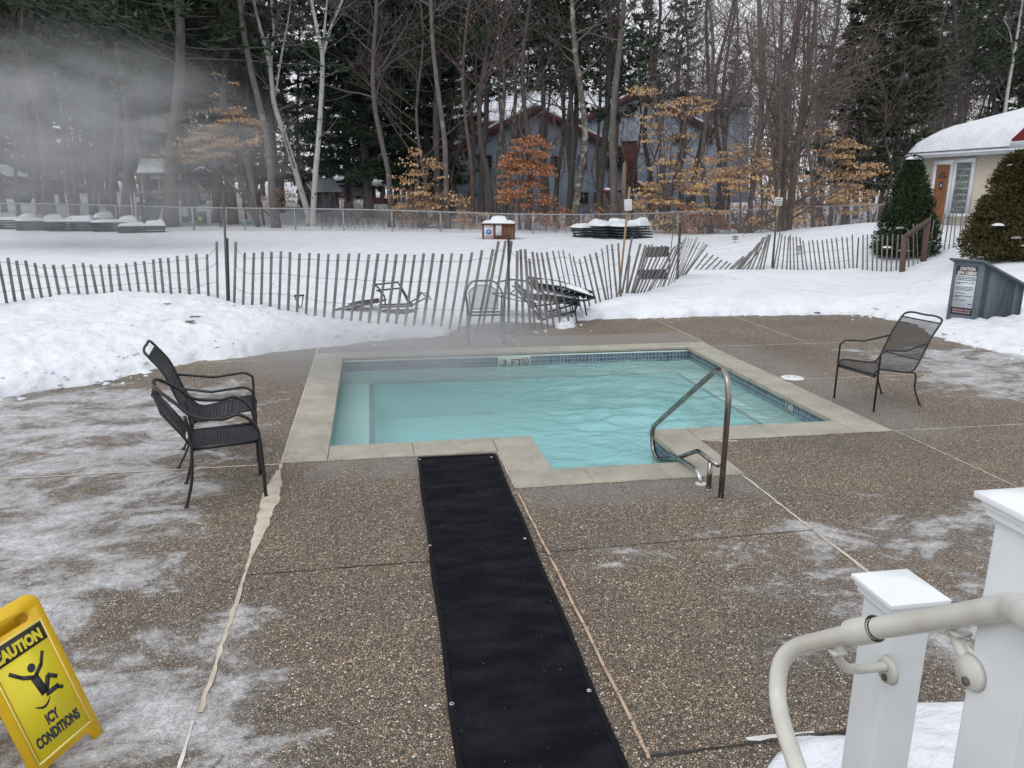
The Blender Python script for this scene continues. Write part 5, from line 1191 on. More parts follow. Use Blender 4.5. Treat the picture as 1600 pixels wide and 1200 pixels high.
def pine_proto(seed, H, r0, fb=.35, W_=.17, whorls=20, per=5, tufts=9, tn=6, L=.34, w=.05, droop=0.0, dead=14, dense=1.0):
    rng = random.Random(seed); tp = trunk_path(rng, H, .18); tr = MB(); rad = r0*(1-np.linspace(0, 1, len(tp))*.88); rad[0] *= 1.3
    tr.tube(np.concatenate([[tp[0]-V3(0, 0, .6)], tp]), np.concatenate([[rad[0]*1.1], rad]), 10); V = []; F = []; br = MB()
    for k in range(dead):                              # dead snags below the crown
        f = .08+(fb-.05)*rng.random(); a = rng.uniform(0, 2*pi); d = nrm(V3(cos(a), sin(a), rng.uniform(-.25, .25))); grow(rng, br, trunk_at(tp, f), d, rng.uniform(.6, 2.4), .018, 1, [3], .3, .0, .8, .006)
    for k in range(whorls):
        f = fb+(.985-fb)*k/(whorls-1); p0 = trunk_at(tp, f); R = H*W_*((1-f)/(1-fb))**.75*rng.uniform(.75, 1.2)+.35; m = per+rng.randint(-1, 1)
        a0 = rng.uniform(0, 6)
        for j in range(m):
            if rng.random() > .9: continue
            a = a0+2*pi*j/m+rng.uniform(-.35, .35); LR = R*rng.uniform(.65, 1.15)
            d = nrm(V3(cos(a), sin(a), .25-.35*droop-.25*(1-f)*.5+rng.uniform(-.1, .15))); pts, _ = wander(rng, p0+V3(0, 0, rng.uniform(-.25, .25)), d, LR, 5, .14, .035-.05*droop)
            br.tube(pts, np.linspace(.035*(1.2-f), .008, 6), 3, cap=False)
            side = nrm(np.cross(d, V3(0, 0, 1)))
            for q in range(int(tufts*dense*(.4+.6*LR/R))):
                g = .22+.78*(q+rng.random())/(tufts*dense); g = min(g, .99); i = min(int(g*5), 4); c = pts[i]*(1-(g*5-i))+pts[i+1]*(g*5-i)
                off = side*rng.gauss(0, 1)*LR*.20*(1.15-g)+V3(0, 0, rng.uniform(-.06, .12)); tuft(rng, V, F, c+off, nrm(d+side*np.sign(off@side)*.6), tn, L, w, droop*.4)
    tuft(rng, V, F, tp[-1], V3(0, 0, 1), 10, .5, w)
    cr = MB(); cr.add(np.array(V), F, 0); n0 = cr.n
    for v_, in zip(br.v): cr.v.append(v_)
    cr.f.extend([tuple(i+n0 for i in f_) for f_ in br.f]); cr.m.extend([1]*len(br.f)); cr.n += br.n
    return tr, cr
def register(key, name, cat, tr, cr, bm, cm):
    PROTO[key] = [name, cat, tr.mesh('trunk', bm, True), cr.mesh('crown', cm)]
for i, (sd_, H, r, n1, kd) in enumerate([(1, 20, .17, 26, [6, 4]), (2, 19, .14, 22, [6, 4]), (3, 21, .20, 28, [6, 4]), (4, 17, .11, 20, [5, 4]), (5, 18, .13, 24, [6, 4])]):
    tr, cr = bare_proto(sd_, H, r, n1, kd, fb=(.16 if i in (3, 4) else .28)); register('bare%d' % i, 'bare_tree', 'tree', tr, cr, M['bark_brown' if i % 2 else 'bark_dark'], M['twig' if i % 3 else 'twig_grey'])
tr, cr = bare_proto(11, 19, .19, 20, [5, 4], fb=.35); register('lichen0', 'bare_tree', 'tree', tr, cr, M['bark_lichen'], M['twig_grey'])
tr, cr = bare_proto(12, 19, .20, 18, [5, 4], fb=.45, wob=.15); register('grey0', 'bare_tree', 'tree', tr, cr, M['bark_grey'], M['twig_grey'])
tr, cr = bare_proto(14, 9, .06, 16, [5, 3], fb=.12, lim=.4, rise=1.0); register('sapling0', 'sapling', 'sapling', tr, cr, M['bark_dark'], M['twig'])
tr, cr = bare_proto(15, 8, .05, 14, [5, 3], fb=.2, lim=.36, rise=1.3); register('sapling1', 'sapling', 'sapling', tr, cr, M['bark_brown'], M['twig_grey'])
for i, (sd_, H, r, fb, ws_, wh) in enumerate([(21, 24, .20, .30, .17, 25), (22, 22, .18, .38, .15, 22), (23, 25, .22, .22, .18, 28)]):
    tr, cr = pine_proto(sd_, H, r, fb, ws_, wh, 5, 14, 10, .40, .048); register('pine%d' % i, 'pine_tree', 'tree', tr, cr, M['bark_dark'], [M['needles_olive' if i == 1 else 'needles'], M['twig_grey']])
tr, cr = pine_proto(31, 19, .24, .12, .20, 32, 8, 17, 11, .36, .052, .5, 6, 1.3); register('spruce0', 'spruce_tree', 'tree', tr, cr, M['bark_dark'], [M['needles'], M['twig_grey']])
tr, cr = pine_proto(32, 15, .16, .15, .17, 26, 7, 14, 10, .34, .05, .4, 6); register('spruce1', 'spruce_tree', 'tree', tr, cr, M['bark_dark'], [M['needles_olive'], M['twig_grey']])
def plant(key, px, D, top=None, ytop=0.0, s=1.0, sxy=1.0, rz=0.0, label='', group=None, z=None):
    name, cat, tm, cm_ = PROTO[key]; g = ground(px, D) if z is None else V3(*z)
    t = thing(name, label, cat, g, 0, group); ax = V3(0, 0, 1)
    if top is not None: ax = nrm(P(top, ytop, D)-g)
    q = Vector(ax).to_track_quat('Z', 'Y') if abs(ax[2]) < .99999 else Vector((0, 0, 1)).to_track_quat('Z', 'Y')
    t.rotation_mode = 'QUATERNION'; from mathutils import Quaternion; t.rotation_quaternion = q @ Quaternion((0, 0, 1), rz); t.scale = (sxy, sxy, s)
    for nm, me in (('trunk', tm), ('crown', cm_)): o = bpy.data.objects.new(nm, me); COL.objects.link(o); o.parent = t
    return t
rt = random.Random(99)
# --- trees one can point to
KEY = [('pine0', 79, 44, 33, 1.0, 1.2, 'thick dark pine leaning left behind the third lounger stack'), ('lichen0', 116, 46, 50, 1.0, 1.0, 'pale lichen-spotted trunk bending left in the steam'),
       ('lichen0', 120, 48, 105, .95, .65, 'thin lichened trunk standing upright in the steam'), ('grey0', 147, 47, 157, 1.0, .8, 'slim grey trunk in the steam left of the gate posts'),
       ('pine2', 196, 40, 190, 1.0, 1.25, 'massive trunk veiled in steam beside the playset tower'), ('pine0', 265, 38.5, 272, 1.05, 1.55, 'thickest dark pine trunk next to the green slide'),
       ('pine1', 300, 43, 287, 1.0, 1.1, 'dark pine trunk behind the swing frame'), ('bare2', 336, 42, 345, 1.0, .9, 'dark bare tree behind the swings'), ('pine1', 363, 41, 358, 1.0, 1.3, 'dark pine just right of the tall wooden stake'),
       ('grey0', 430, 38.5, 374, 1.05, .95, 'long grey trunk leaning left in front of the orange leaves'), ('pine2', 470, 60, 470, .72, .8, 'narrow distant pine rising between the birches'),
       ('spruce0', 576, 47, 577, 1.25, 1.2, 'big dense dark spruce left of the centre of the woods'), ('spruce0', 545, 54, 548, 1.25, 1.1, 'second dense dark spruce, half hidden by the big one'),
       ('bare0', 611, 39, 590, .95, .85, 'dark bare tree bristling with dead twigs before the dense spruce'), ('grey0', 699, 38.5, 672, 1.0, .72, 'slim grey tree leaning left before the red chimney'),
       ('pine1', 737, 45, 718, 1.0, 1.0, 'straight dark pine before the left end of the blue building'), ('lichen0', 779, 42, 780, 1.0, .7, 'leftmost of three close lichened trunks before the blue building'),
       ('lichen0', 789, 43, 786, 1.0, .6, 'middle of three close lichened trunks before the blue building'), ('lichen0', 798, 42.5, 797, .98, .65, 'rightmost of three close lichened trunks before the blue building'),
       ('pine1', 851, 43, 842, 1.0, .95, 'dark pine behind the right side of the rusty beech'), ('bare2', 869, 44, 862, 1.0, .7, 'thin bare tree between the two darkest pines'), ('pine1', 889, 43, 886, 1.0, .8, 'slender dark pine left of the lichened grey trunk'),
       ('lichen0', 900, 39.5, 889, 1.0, 1.0, 'lichened grey trunk right behind the first lounger stack'), ('bare0', 938, 43, 929, 1.0, .6, 'thin dark tree just left of the red feeder'),
       ('grey0', 960, 39.5, 972, 1.0, 1.05, 'stout grey trunk right behind the red feeder'), ('bare4', 1112, 37.5, 1106, .9, 1.0, 'dark branching tree at the foot of the snow slope'), ('bare1', 1173, 36, 1178, .85, .8, 'dark slim tree at the crest of the snow slope'),
       ('bare3', 1273, 33.5, 1277, .9, .7, 'thin tree behind the right of the three-stemmed tree'), ('pine0', 1504, 48, 1494, 1.0, 1.0, 'tall pine behind the roof of the spa house'), ('pine1', 1552, 52, 1548, 1.0, 1.0, 'dark pine trunk behind the right end of the spa house roof'),
       ('bare0', 1035, 41, 1022, .95, .7, 'dark bare tree inside the left orange beech'), ('bare4', 1140, 44, 1150, 1.0, .8, 'bare tree behind the golden beech leaves')]
for k, (key, px, D, top, s, sxy, lab) in enumerate(KEY): plant(key, px, D, top, 0, s, sxy, rt.uniform(0, 6), lab)
# broken snag
g = ground(973, 40.5); t = thing('dead_snag', 'pale barkless broken trunk beside the red feeder', 'dead tree', g); q = MB(); tp = P(976, 252, 40.5)-g
q.tube(np.array([V3(0, 0, -.4), tp*.25+V3(.03, 0, 0), tp*.6, tp*.93, tp]), [.17, .15, .13, .11, .03], 9); q.build('trunk', M['bark_snag'], t, smooth=True)
# birches
def stem_tree(name, label, D, stems, bm_, n1, kids, tm_, zg=None, seed=3, lim=2.6, cat='tree', rmin=.008, fb=.35, rise=.7):
    rng = random.Random(seed); g = ground(stems[0][0][0], D) if zg is None else zg; t = thing(name, label, cat, g); cr = MB()
    for si, st in enumerate(stems):
        pts = [P(x, y, D+.15*si)-g for x, y, r in st]; pts[0] = pts[0]*1.0
        if si == 0 or st[0][1] > 300: pts = [pts[0]-V3(0, 0, .5)]+pts; rr = [st[0][2]*1.15]+[r for x, y, r in st]
        else: rr = [r for x, y, r in st]
        sp_ = smooth_path(pts, 4); rr = np.interp(np.linspace(0, 1, len(sp_)), np.linspace(0, 1, len(rr)), rr); tr = MB(); tr.tube(sp_, rr, 9); tr.build('trunk', bm_, t, smooth=True)
        for k in range(n1):
            f = fb+(1-fb)*(k+rng.random())/n1; i = int(f*(len(sp_)-1)); i = min(i, len(sp_)-1); a = rng.uniform(0, 2*pi); d = nrm(V3(cos(a), sin(a), rise*rng.uniform(.3, 1.5)))
            grow(rng, cr, sp_[i], d, lim*rng.uniform(.5, 1.2), rr[i]*.38, 2, kids, .25, .04, .75, rmin)
    cr.build('crown', tm_, t); return t
stem_tree('birch_tree', 'white birch leaning left with its stems fanning out above', 40, [[(482, 336, .17), (471, 300, .15), (449, 225, .13), (428, 160, .12), (421, 100, .10), (398, 10, .07), (388, -60, .04)], [(428, 158, .10), (423, 95, .085), (428, 50, .07), (420, -30, .04)], [(430, 150, .06), (441, 80, .05), (452, 20, .03), (456, -30, .02)]], M['bark_birch'], 10, [5, 4], M['twig_grey'], seed=5)
stem_tree('birch_tree', 'white birch forking high up, right of the leaning one', 39.5, [[(489, 341, .15), (493, 270, .135), (499, 200, .125), (504, 100, .11), (498, 60, .09), (486, -5, .07), (478, -70, .04)], [(503, 92, .08), (518, 40, .065), (537, -5, .05), (550, -60, .03)], [(502, 140, .07), (506, 60, .06), (512, -10, .04)]], M['bark_birch'], 9, [5, 4], M['twig_grey'], seed=6)
stem_tree('birch_tree', 'slim white birch above the spa house roof', 46, [[(1563, 300, .12), (1570, 179, .10), (1580, 110, .085), (1593, 33, .06), (1602, -30, .03)], [(1584, 95, .05), (1578, 50, .03), (1568, 30, .02)]], M['bark_birch'], 7, [4, 3], M['twig_grey'], seed=7)
stem_tree('birch_tree', 'thin pale birch stem behind the golden beech', 40, [[(1247, 345, .06), (1246, 260, .05), (1241, 180, .045), (1243, 120, .03)]], M['bark_birch'], 5, [4, 3], M['twig_grey'], seed=8, lim=1.2)
# the three-stemmed tree on the slope
g3, D3 = hit(1224, 361); 
stem_tree('bare_tree', 'wide bare tree of several stems growing together on the snow slope', D3, [[(1219, 362, .10), (1217, 300, .085), (1222, 200, .075), (1219, 100, .06), (1222, 0, .05), (1224, -60, .03)], [(1225, 363, .11), (1223, 290, .10), (1232, 180, .085), (1236, 90, .07), (1249, 0, .05), (1255, -60, .03)],
          [(1231, 361, .13), (1240, 280, .115), (1246, 215, .10), (1262, 130, .085), (1272, 40, .06), (1280, -40, .04)], [(1216, 362, .07), (1208, 240, .055), (1196, 140, .045), (1190, 40, .035), (1186, -40, .02)],
          [(1244, 232, .06), (1268, 160, .05), (1296, 90, .04), (1312, 10, .03), (1320, -50, .02)], [(1222, 232, .06), (1204, 170, .05), (1178, 110, .035), (1166, 30, .025)]], M['bark_brown'], 20, [6, 5], M['twig'], seed=12, lim=2.7, rmin=.006, fb=.22, rise=.45)
# --- beeches that keep their dead leaves
def beech(label, D, base, crowns, mat_leaf, seed, n_leaf=1.0, trunk_r=.07, H=None, leafsize=.115, name='beech_tree', cat='tree'):
    rng = random.Random(seed); g = ground(base[0], D); t = thing(name, label, cat, g, 0, 'beeches holding their dry leaves'); tr = MB(); cr = MB(); V = []; F = []; tips = []
    for (cx, cy, w, h, dens) in crowns:               # leafy lobes given by their outline
        c = P(cx, cy, D)-g; k = D/1200; W2, H2 = w*k/2, h*k/2; p0 = V3(0, 0, -.3)
        tp = smooth_path([p0, V3(c[0]*.25, c[1]*.25, max(.3, (c[2]-H2)*.5)), V3(c[0]*.7, c[1]*.7, max(.6, c[2]-H2*.7)), c+V3(0, 0, H2*.9)], 5); tr.tube(tp, np.linspace(trunk_r, .012, len(tp)), 6)
        n = int(34*dens**.8*n_leaf*max(1, W2*H2/1.3))
        for i in range(n):
            f = rng.uniform(.35, .98); j = int(f*(len(tp)-1)); u = rng.uniform(0, 2*pi); zz = rng.uniform(-1, 1); rad = sqrt(max(0, 1-zz*zz))*rng.uniform(.6, 1.05)
            end = c+V3(0, 0, H2*zz)+(LAT*cos(u)*W2+FWD*sin(u)*W2*.8)*rad; st = tp[min(range(len(tp)), key=lambda m: abs(tp[m][2]-(end[2]-.35*H2))+.02*m)]
            mid = st*.45+end*.55+V3(0, 0, .12); pts = smooth_path([st, mid, end, end+nrm(end-mid)*.25-V3(0, 0, .04)], 3); cr.tube(pts, np.linspace(.016, .004, len(pts)), 3, cap=False)
            for q in range(int(12+34*dens)):              # a flat spray of leaves near the branch end
                a = pts[rng.randint(len(pts)//2, len(pts)-1)]; hd = rng.uniform(0, 6.28); p = a+V3(cos(hd), sin(hd), 0)*rng.random()**.6*.38+V3(0, 0, rng.gauss(0, .035))
                L = leafsize*rng.uniform(.7, 1.3); dd = nrm(V3(rng.gauss(0, .7), rng.gauss(0, .7), -.75)); s = perp(rng, dd)*L*.36; b = len(V); V += [p, p+dd*L*.5-s, p+dd*L, p+dd*L*.5+s]; F.append((b, b+1, b+2, b+3))
    tr.build('trunk', M['bark_grey'], t, smooth=True); c2 = MB(); c2.add(np.array(V), F, 0); n0 = c2.n
    for v_ in cr.v: c2.v.append(v_)
    c2.f.extend([tuple(i+n0 for i in f_) for f_ in cr.f]); c2.m.extend([1]*len(cr.f)); c2.build('crown', [mat_leaf, M['twig']], t); return t
beech('golden beech spraying leaves sideways above the swings', 39, (404, 340), [(372, 205, 78, 40, 1.1), (330, 226, 90, 36, 1.1), (290, 240, 70, 24, .9), (280, 190, 60, 34, .22), (348, 172, 60, 16, .3), (330, 130, 90, 60, .05)], M['beech_gold'], 41)
beech('low golden beech bush before the left red chimney', 38.5, (655, 358), [(668, 290, 62, 66, .55), (640, 300, 50, 60, .45), (690, 325, 70, 50, .45), (652, 250, 40, 44, .25), (735, 330, 60, 44, .35)], M['beech_gold'], 42)
beech('rusty red beech shaped like a cone in the middle of the woods edge', 39, (826, 358), [(826, 238, 46, 46, 1.0), (826, 270, 72, 40, .9), (815, 300, 90, 34, .8), (850, 330, 90, 40, .5), (800, 252, 24, 24, .5)], M['beech_rust'], 43)
beech('orange beech with tiers of leaves before the gabled end', 38, (1042, 358), [(1040, 300, 92, 36, .8), (1035, 325, 110, 34, .7), (1060, 265, 90, 40, .55), (1050, 222, 96, 36, .3), (1030, 175, 70, 40, .35), (1085, 165, 60, 26, .35), (1010, 135, 50, 14, .25), (1047, 350, 40, 34, 1.0)], M['beech_gold'], 44)
beech('wide golden beech filling the edge of the woods left of the dwarf spruce', 36, (1160, 352), [(1130, 300, 90, 60, .75), (1185, 285, 90, 70, .75), (1240, 300, 80, 50, .6), (1290, 295, 90, 46, .75), (1330, 310, 60, 40, .6), (1150, 250, 80, 36, .6), (1215, 340, 110, 24, .6)], M['beech_gold'], 45)
beech('upper spray of golden leaves on a beech behind the wide one', 38, (1300, 345), [(1290, 215, 66, 40, .3), (1320, 232, 70, 22, .4), (1345, 262, 60, 24, .4), (1300, 255, 90, 30, .35), (1180, 232, 60, 20, .35)], M['beech_gold'], 46)
beech('faint golden sapling behind the slim grey leaning trunk', 41, (432, 350), [(438, 308, 40, 30, .3), (400, 316, 36, 26, .25)], M['beech_gold'], 47)
beech('rusty low beech brush on the left of the snow slope', 37.5, (1100, 360), [(1100, 348, 70, 28, .5), (1075, 340, 40, 30, .4), (1160, 345, 50, 24, .45)], M['beech_rust'], 48)
# --- woods: every further tree, in depth
ZONES = [(-240, 60, 'far left above the first lounger stacks'), (60, 250, 'left behind the steam and the playset'), (250, 450, 'behind the swings and the golden spray'), (450, 640, 'around the birches and the dense spruce'), (640, 800, 'before and behind the left of the blue building'),
         (800, 980, 'before and behind the middle of the blue building'), (980, 1180, 'around the gabled end of the blue building'), (1180, 1380, 'beyond the golden beeches'), (1380, 1850, 'behind the spa house')]
nm_ = {'pine': 'evergreen pine', 'bare': 'bare leafless tree', 'spru': 'dark spruce', 'grey': 'grey straight trunk', 'sapl': 'thin leafless sapling', 'lich': 'lichened trunk'}
def zone_label(px, key):
    for a, b, s in ZONES:
        if a <= px < b: return nm_[key[:4]]+' in the woods '+s
    return nm_[key[:4]]+' in the woods '+ZONES[-1][2]
def wood(px, D, key, s, sxy):
    lab = ('near ' if D < 52 else 'distant ' if D > 72 else '')+zone_label(px, key); g = ground(px, D); plant(key, px, D, None, 0, s, sxy, rt.uniform(0, 6.28), lab, lab.replace(' in the woods', ' group in the woods'))
def scatter(x0, x1, d0, d1, n, keys, smin=.85, smax=1.15):
    for k in range(n):
        px = x0+(x1-x0)*(k+rt.random())/n; D = rt.uniform(d0, d1); key = rt.choice(keys); s = rt.uniform(smin, smax)
        if 640 < px < 1150 and D > 52 and D < 76: D += 24 if D > 58 else -10
        wood(px, D, key, s, s*rt.uniform(.8, 1.1))
pines = ['pine0', 'pine1', 'pine2']; bares = ['bare0', 'bare1', 'bare2', 'bare3', 'bare4']
scatter(-200, 480, 46, 62, 15, pines+['pine2'], .95, 1.15); scatter(-200, 440, 64, 95, 19, pines+['spruce0'], 1.0, 1.25); scatter(-180, 480, 42, 60, 15, bares, .9, 1.1); scatter(-200, 430, 100, 130, 20, pines+['spruce0', 'spruce0'], 1.15, 1.4)
scatter(540, 700, 50, 90, 7, pines+['spruce0', 'spruce1'], .9, 1.1)
scatter(640, 1000, 41, 50, 4, ['pine1', 'pine0', 'pine2'], .95, 1.1); scatter(640, 1000, 40, 50, 9, bares+['lichen0'], .8, 1.0); scatter(640, 1050, 78, 110, 12, pines+['pine1'], .8, 1.0); scatter(640, 1150, 39, 50, 12, ['sapling0', 'sapling1'], .7, 1.2)
scatter(1000, 1400, 42, 60, 16, bares, .85, 1.1); scatter(1000, 1420, 72, 110, 6, pines+['spruce1', 'pine1'], .6, .8); scatter(1000, 1500, 64, 100, 18, bares, .9, 1.15); scatter(1180, 1400, 37, 48, 12, ['sapling0', 'sapling1'], .8, 1.3)
scatter(1330, 1760, 44, 60, 12, bares, .85, 1.1); scatter(1400, 1760, 50, 80, 9, pines, .85, 1.05); scatter(1350, 1760, 60, 90, 12, bares, .9, 1.1); scatter(1280, 1760, 40, 56, 10, ['sapling0', 'spruce1'], .6, 1.0); scatter(1200, 1760, 95, 130, 9, ['spruce0', 'pine0', 'bare0'], .7, .9)
# --- distant wooded slope, one mass
def far_woods():
    rng = random.Random(77); q = MB(); V = []; F = []; FM = []
    for k in range(1500):
        px = rng.uniform(-500, 2100); D = rng.uniform(135, 240); g = ground(px, D); H = rng.uniform(10, 19); con = rng.random() < (.75 if px < 620 else .35); w = rng.uniform(1.3, 2.4)
        if con:
            for j in range(26):
                f = rng.uniform(.08, 1); a = rng.uniform(0, 6.28); R = w*(1-f)*1.25+.2; c = g+V3(0, 0, H*f); d = V3(cos(a), sin(a), -.25)*R; s = V3(-sin(a), cos(a), 0)*R*.35; b = len(V); V += [c, c+d-s, c+d+s]; F.append((b, b+1, b+2)); FM.append(0)
        else:
            for j in range(22):
                f = rng.uniform(.25, .9); a = rng.uniform(0, 6.28); c = g+V3(0, 0, H*f); e = c+V3(cos(a)*w, sin(a)*w, 1.4+rng.random()*1.5); s = V3(.07, 0, .0); b = len(V); V += [c-s, c+s, e]; F.append((b, b+1, b+2)); FM.append(1)
            b = len(V); V += [g-V3(.12, 0, 1), g+V3(.12, 0, -1), g+V3(0, 0, H)]; F.append((b, b+1, b+2)); FM.append(1)
    q.add(np.array(V), F); q.m = FM; return q
tag(far_woods().build('distant_woods', [M['needles_olive'], M['twig']]), 'far-off wooded slope of conifers and bare trees behind everything', 'woods', kind='stuff')
# --- brush along the fence
q = MB(); rng = random.Random(55); V = []; F = []
for k in range(640):
    px = rng.choice([rng.uniform(500, 660), rng.uniform(620, 1380), rng.uniform(620, 1380)]); D = rng.uniform(36.8, 42); g = ground(px, D); h = rng.uniform(.5, 1.9)
    d = nrm(V3(rng.gauss(0, .25), rng.gauss(0, .25), 1)); grow(rng, q, g-V3(0, 0, .1), d, h, .010, 1, [4], .2, .02, .6, .005)
    if px > 615 and rng.random() < .5:
        for j in range(rng.randint(4, 22)): p = g+d*h*rng.uniform(.3, 1)+V3(rng.gauss(0, .2), rng.gauss(0, .2), 0); L = .10; dd = nrm(V3(rng.gauss(0, .7), rng.gauss(0, .7), -.7)); s = perp(rng, dd)*L*.36; b = len(V); V += [p, p+dd*L*.5-s, p+dd*L, p+dd*L*.5+s]; F.append((b, b+1, b+2, b+3))
n_ = len(q.f); q.add(np.array(V), F, 1); tag(q.build('underbrush', [M['twig'], M['beech_rust']]), 'tangle of thin brush and dry leaves along the chain-link fence', 'brush', kind='stuff')
# --- dwarf conifers by the spa house
def dwarf(label, px, py, apx, apy, wpx, mats, seed, n=15000, side=()):
    g, D = hit(px, py); k = D/1200; top = P(apx, apy, D)-g; H = top[2]; R = wpx*k/2; t = thing('dwarf_conifer', label, 'shrub', g); rng = random.Random(seed)
    tr = MB(); tr.tube([V3(0, 0, -.3), V3(top[0]*.5, top[1]*.5, H*.6)], [.09, .03], 7); tr.build('trunk', M['bark_dark'], t)
    def rad(f, a): return R*(1-f**1.12)**.74*(1+.10*float(fbm(a*2.2+seed, f*7, 3))*2)*(.80 if f < .06 else 1)+.02
    # lumps
    lumps = [(rng.uniform(0, 1)**1.2, rng.uniform(0, 6.283), rng.uniform(.7, 1.25)) for _ in range(420)]; V = []; F = []
    for f, a, sc in lumps:
        rr = rad(f, a)*.90; c = V3(top[0]*f+cos(a)*rr, top[1]*f+sin(a)*rr, H*f*.985); s0 = .24*sc*(1.1-.45*f)*R/.95
        for j in range(int(n*1.35/420)):
            d = nrm(V3(rng.gauss(0, 1), rng.gauss(0, 1), rng.gauss(0, .8)+.15)); p = c+d*s0*rng.uniform(.45, 1.0)*V3(1, 1, .75); dd = nrm(d+V3(0, 0, .35)+perp(rng, d)*.5); L = .075*rng.uniform(.7, 1.4); s = perp(rng, dd)*.018; b = len(V); V += [p-s, p+s, p+dd*L]; F.append((b, b+1, b+2))
    core = MB(); nn = 20
    prof = [(max(.01, rad(f, 0)*.58), H*f*.95) for f in np.linspace(0, 1, 12)]
    cv = []
    for r_, z_ in prof:
        for j in range(nn): a = 2*pi*j/nn; cv.append((top[0]*z_/H+cos(a)*r_, top[1]*z_/H+sin(a)*r_, z_))
    cr = MB(); cr.add(np.array(V), F, 0); cr.add(np.array(cv), [(i*nn+j, i*nn+(j+1) % nn, (i+1)*nn+(j+1) % nn, (i+1)*nn+j) for i in range(11) for j in range(nn)], 1)
    cr.build('crown', mats, t)
    q = MB()
    for (fx, fy, r_) in side:
        c = P(apx+fx, apy+fy, D-R*.75*(1-max(0, 1-fy/160.)))-g; lat = MB(); n2 = 10; vv = []
        for i in range(n2):
            for j in range(n2): u, v = i/(n2-1)*2-1, j/(n2-1)*2-1; vv.append(c+LAT*u*r_*1.3+FWD*v*r_+Z*(r_*.55*max(0, 1-u*u-v*v)**.5-.02))
        q = MB(); q.grid(vv, n2, n2); q.build('snow_tuft', M['snow'], t, smooth=True)
    return t
dwarf('dark green dwarf spruce with a snow tip left of the brown door', 1414, 398, 1428, 246, 92, [M['needles_yew'], M['needles_yew']], 61, side=((0, 2, .15), (-20, 110, .10), (24, 75, .05), (-15, 145, .12), (30, 130, .06), (-42, 140, .09)))
dwarf('rust-tinged dwarf conifer cut by the right edge of the photo', 1590, 404, 1592, 243, 150, [M['needles_rust'], M['needles_rust']], 62, n=22000, side=((-12, 14, .06), (-32, 108, .10), (-2, 128, .10), (6, 140, .07)))
dwarf('small bushy conifer wedged between the rusty one and the spa house', 1540, 372, 1540, 306, 36, [M['needles_rust'], M['needles_rust']], 63, n=4000, side=())
# ================================================================== buildings
def extr(mb, pix, D, depth, mi=0):
    pts = [P(x, y, D) for x, y in pix]; mb.prism(pts, FWD*depth, mi)
def bar_px(mb, a, b, D, w, th, off=0.0, mi=0):
    mb.beam(P(a[0], a[1], D-off), P(b[0], b[1], D-off), th, w, up=(0, 0, 1))
def window_px(x0, y0, x1, y1, D, parent, mull=True, frame=None, arch=False):
    a, b = P(x0, y1, D), P(x1, y0, D); w = (b-a)@LAT; h = b[2]-a[2]; o = bpy.data.objects.new('window', None)
    q = MB(); q.box((w/2, -.01, h/2), (w, .06, h)); wn = q.build('window', M['dark_glass'], parent); wn.location = tuple(a); wn.rotation_euler = (0, 0, -YAW); bpy.data.objects.remove(o)
    f = MB(); fw = .09
    for c, s in (((w/2, -.05, h+fw/2), (w+2*fw, .06, fw)), ((w/2, -.06, -fw/2), (w+2*fw+.06, .10, fw)), ((-fw/2, -.05, h/2), (fw, .06, h)), ((w+fw/2, -.05, h/2), (fw, .06, h))): f.box(c, s)
    if mull: f.box((w/2, -.045, h/2), (.05, .05, h))
    f.build('frame', frame or M['lounge_grey'], wn)
    if arch:
        q = MB(); n = 12; pts = [(w/2+(w/2+.04)*cos(pi*k/n), -.04, h+fw+(w/2)*sin(pi*k/n)) for k in range(n+1)]; q.prism(pts, (0, .05, 0)); q.build('fanlight', M['dark_glass'], wn)
    return wn
bl = thing('apartment_building', 'large blue-grey building with dark red trim and chimneys behind the trees', 'building', (0, 0, 0))
DA_ = 58.0
q = MB(); A_poly = [(836, 172), (979, 241), (979, 282), (1016, 302), (1016, 352), (636, 352), (636, 296), (678, 274), (678, 250), (693, 243)]; extr(q, A_poly, DA_, 7.0); q.build('wall', M['blue_siding'], bl)
q = MB(); extr(q, [(996, 148), (1118, 208), (1136, 218), (1136, 350), (884, 350), (884, 204)], 64.0, 9.0); q.build('wall', M['blue_siding'], bl)
q = MB(); extr(q, [(684, 345), (684, 193), (812, 193), (812, 345)], 66.5, 8.0); q.build('wall', M['blue_siding'], bl)
q = MB(); bar_px(q, (836, 170), (981, 240), DA_, .42, .25, .10); bar_px(q, (836, 170), (690, 243), DA_, .42, .25, .10); bar_px(q, (979, 282), (1022, 303), DA_, .40, .25, .10); bar_px(q, (679, 273), (630, 298), DA_, .40, .25, .10); q.build('rake_trim', M['barn_red'], bl)
q = MB(); bar_px(q, (996, 146), (1122, 208), 64.0, .42, .25, .10); bar_px(q, (996, 146), (880, 203), 64.0, .42, .25, .10); q.build('rake_trim', M['barn_red'], bl)
for (x0, x1, y0, y1) in ((648, 678, 219, 276), (974, 996, 222, 283)): q = MB(); extr(q, [(x0, y0), (x1, y0), (x1, y1), (x0, y1)], DA_-.35, 1.4); ch = q.build('chimney', M['barn_red'], bl); q = MB(); extr(q, [(x0-1, y0-2), (x1+1, y0-2), (x1+1, y0), (x0-1, y0)], DA_-.40, 1.5); q.build('chimney_cap', M['barn_red'], ch)
def roof_slab(a, b, D, depth, th=.30, m='snow_far'):
    q = MB(); A, B = P(*a, D), P(*b, D); up = V3(0, 0, th); q.prism([A, B, B+up, A+up], FWD*depth); return q.build('roof', M[m], bl)
roof_slab((690, 240.5), (836, 167.5), DA_, 7); roof_slab((836, 167.5), (979, 237.5), DA_, 7); roof_slab((979, 279), (1020, 299), DA_, 5); roof_slab((632, 294), (678, 270.5), DA_, 5)
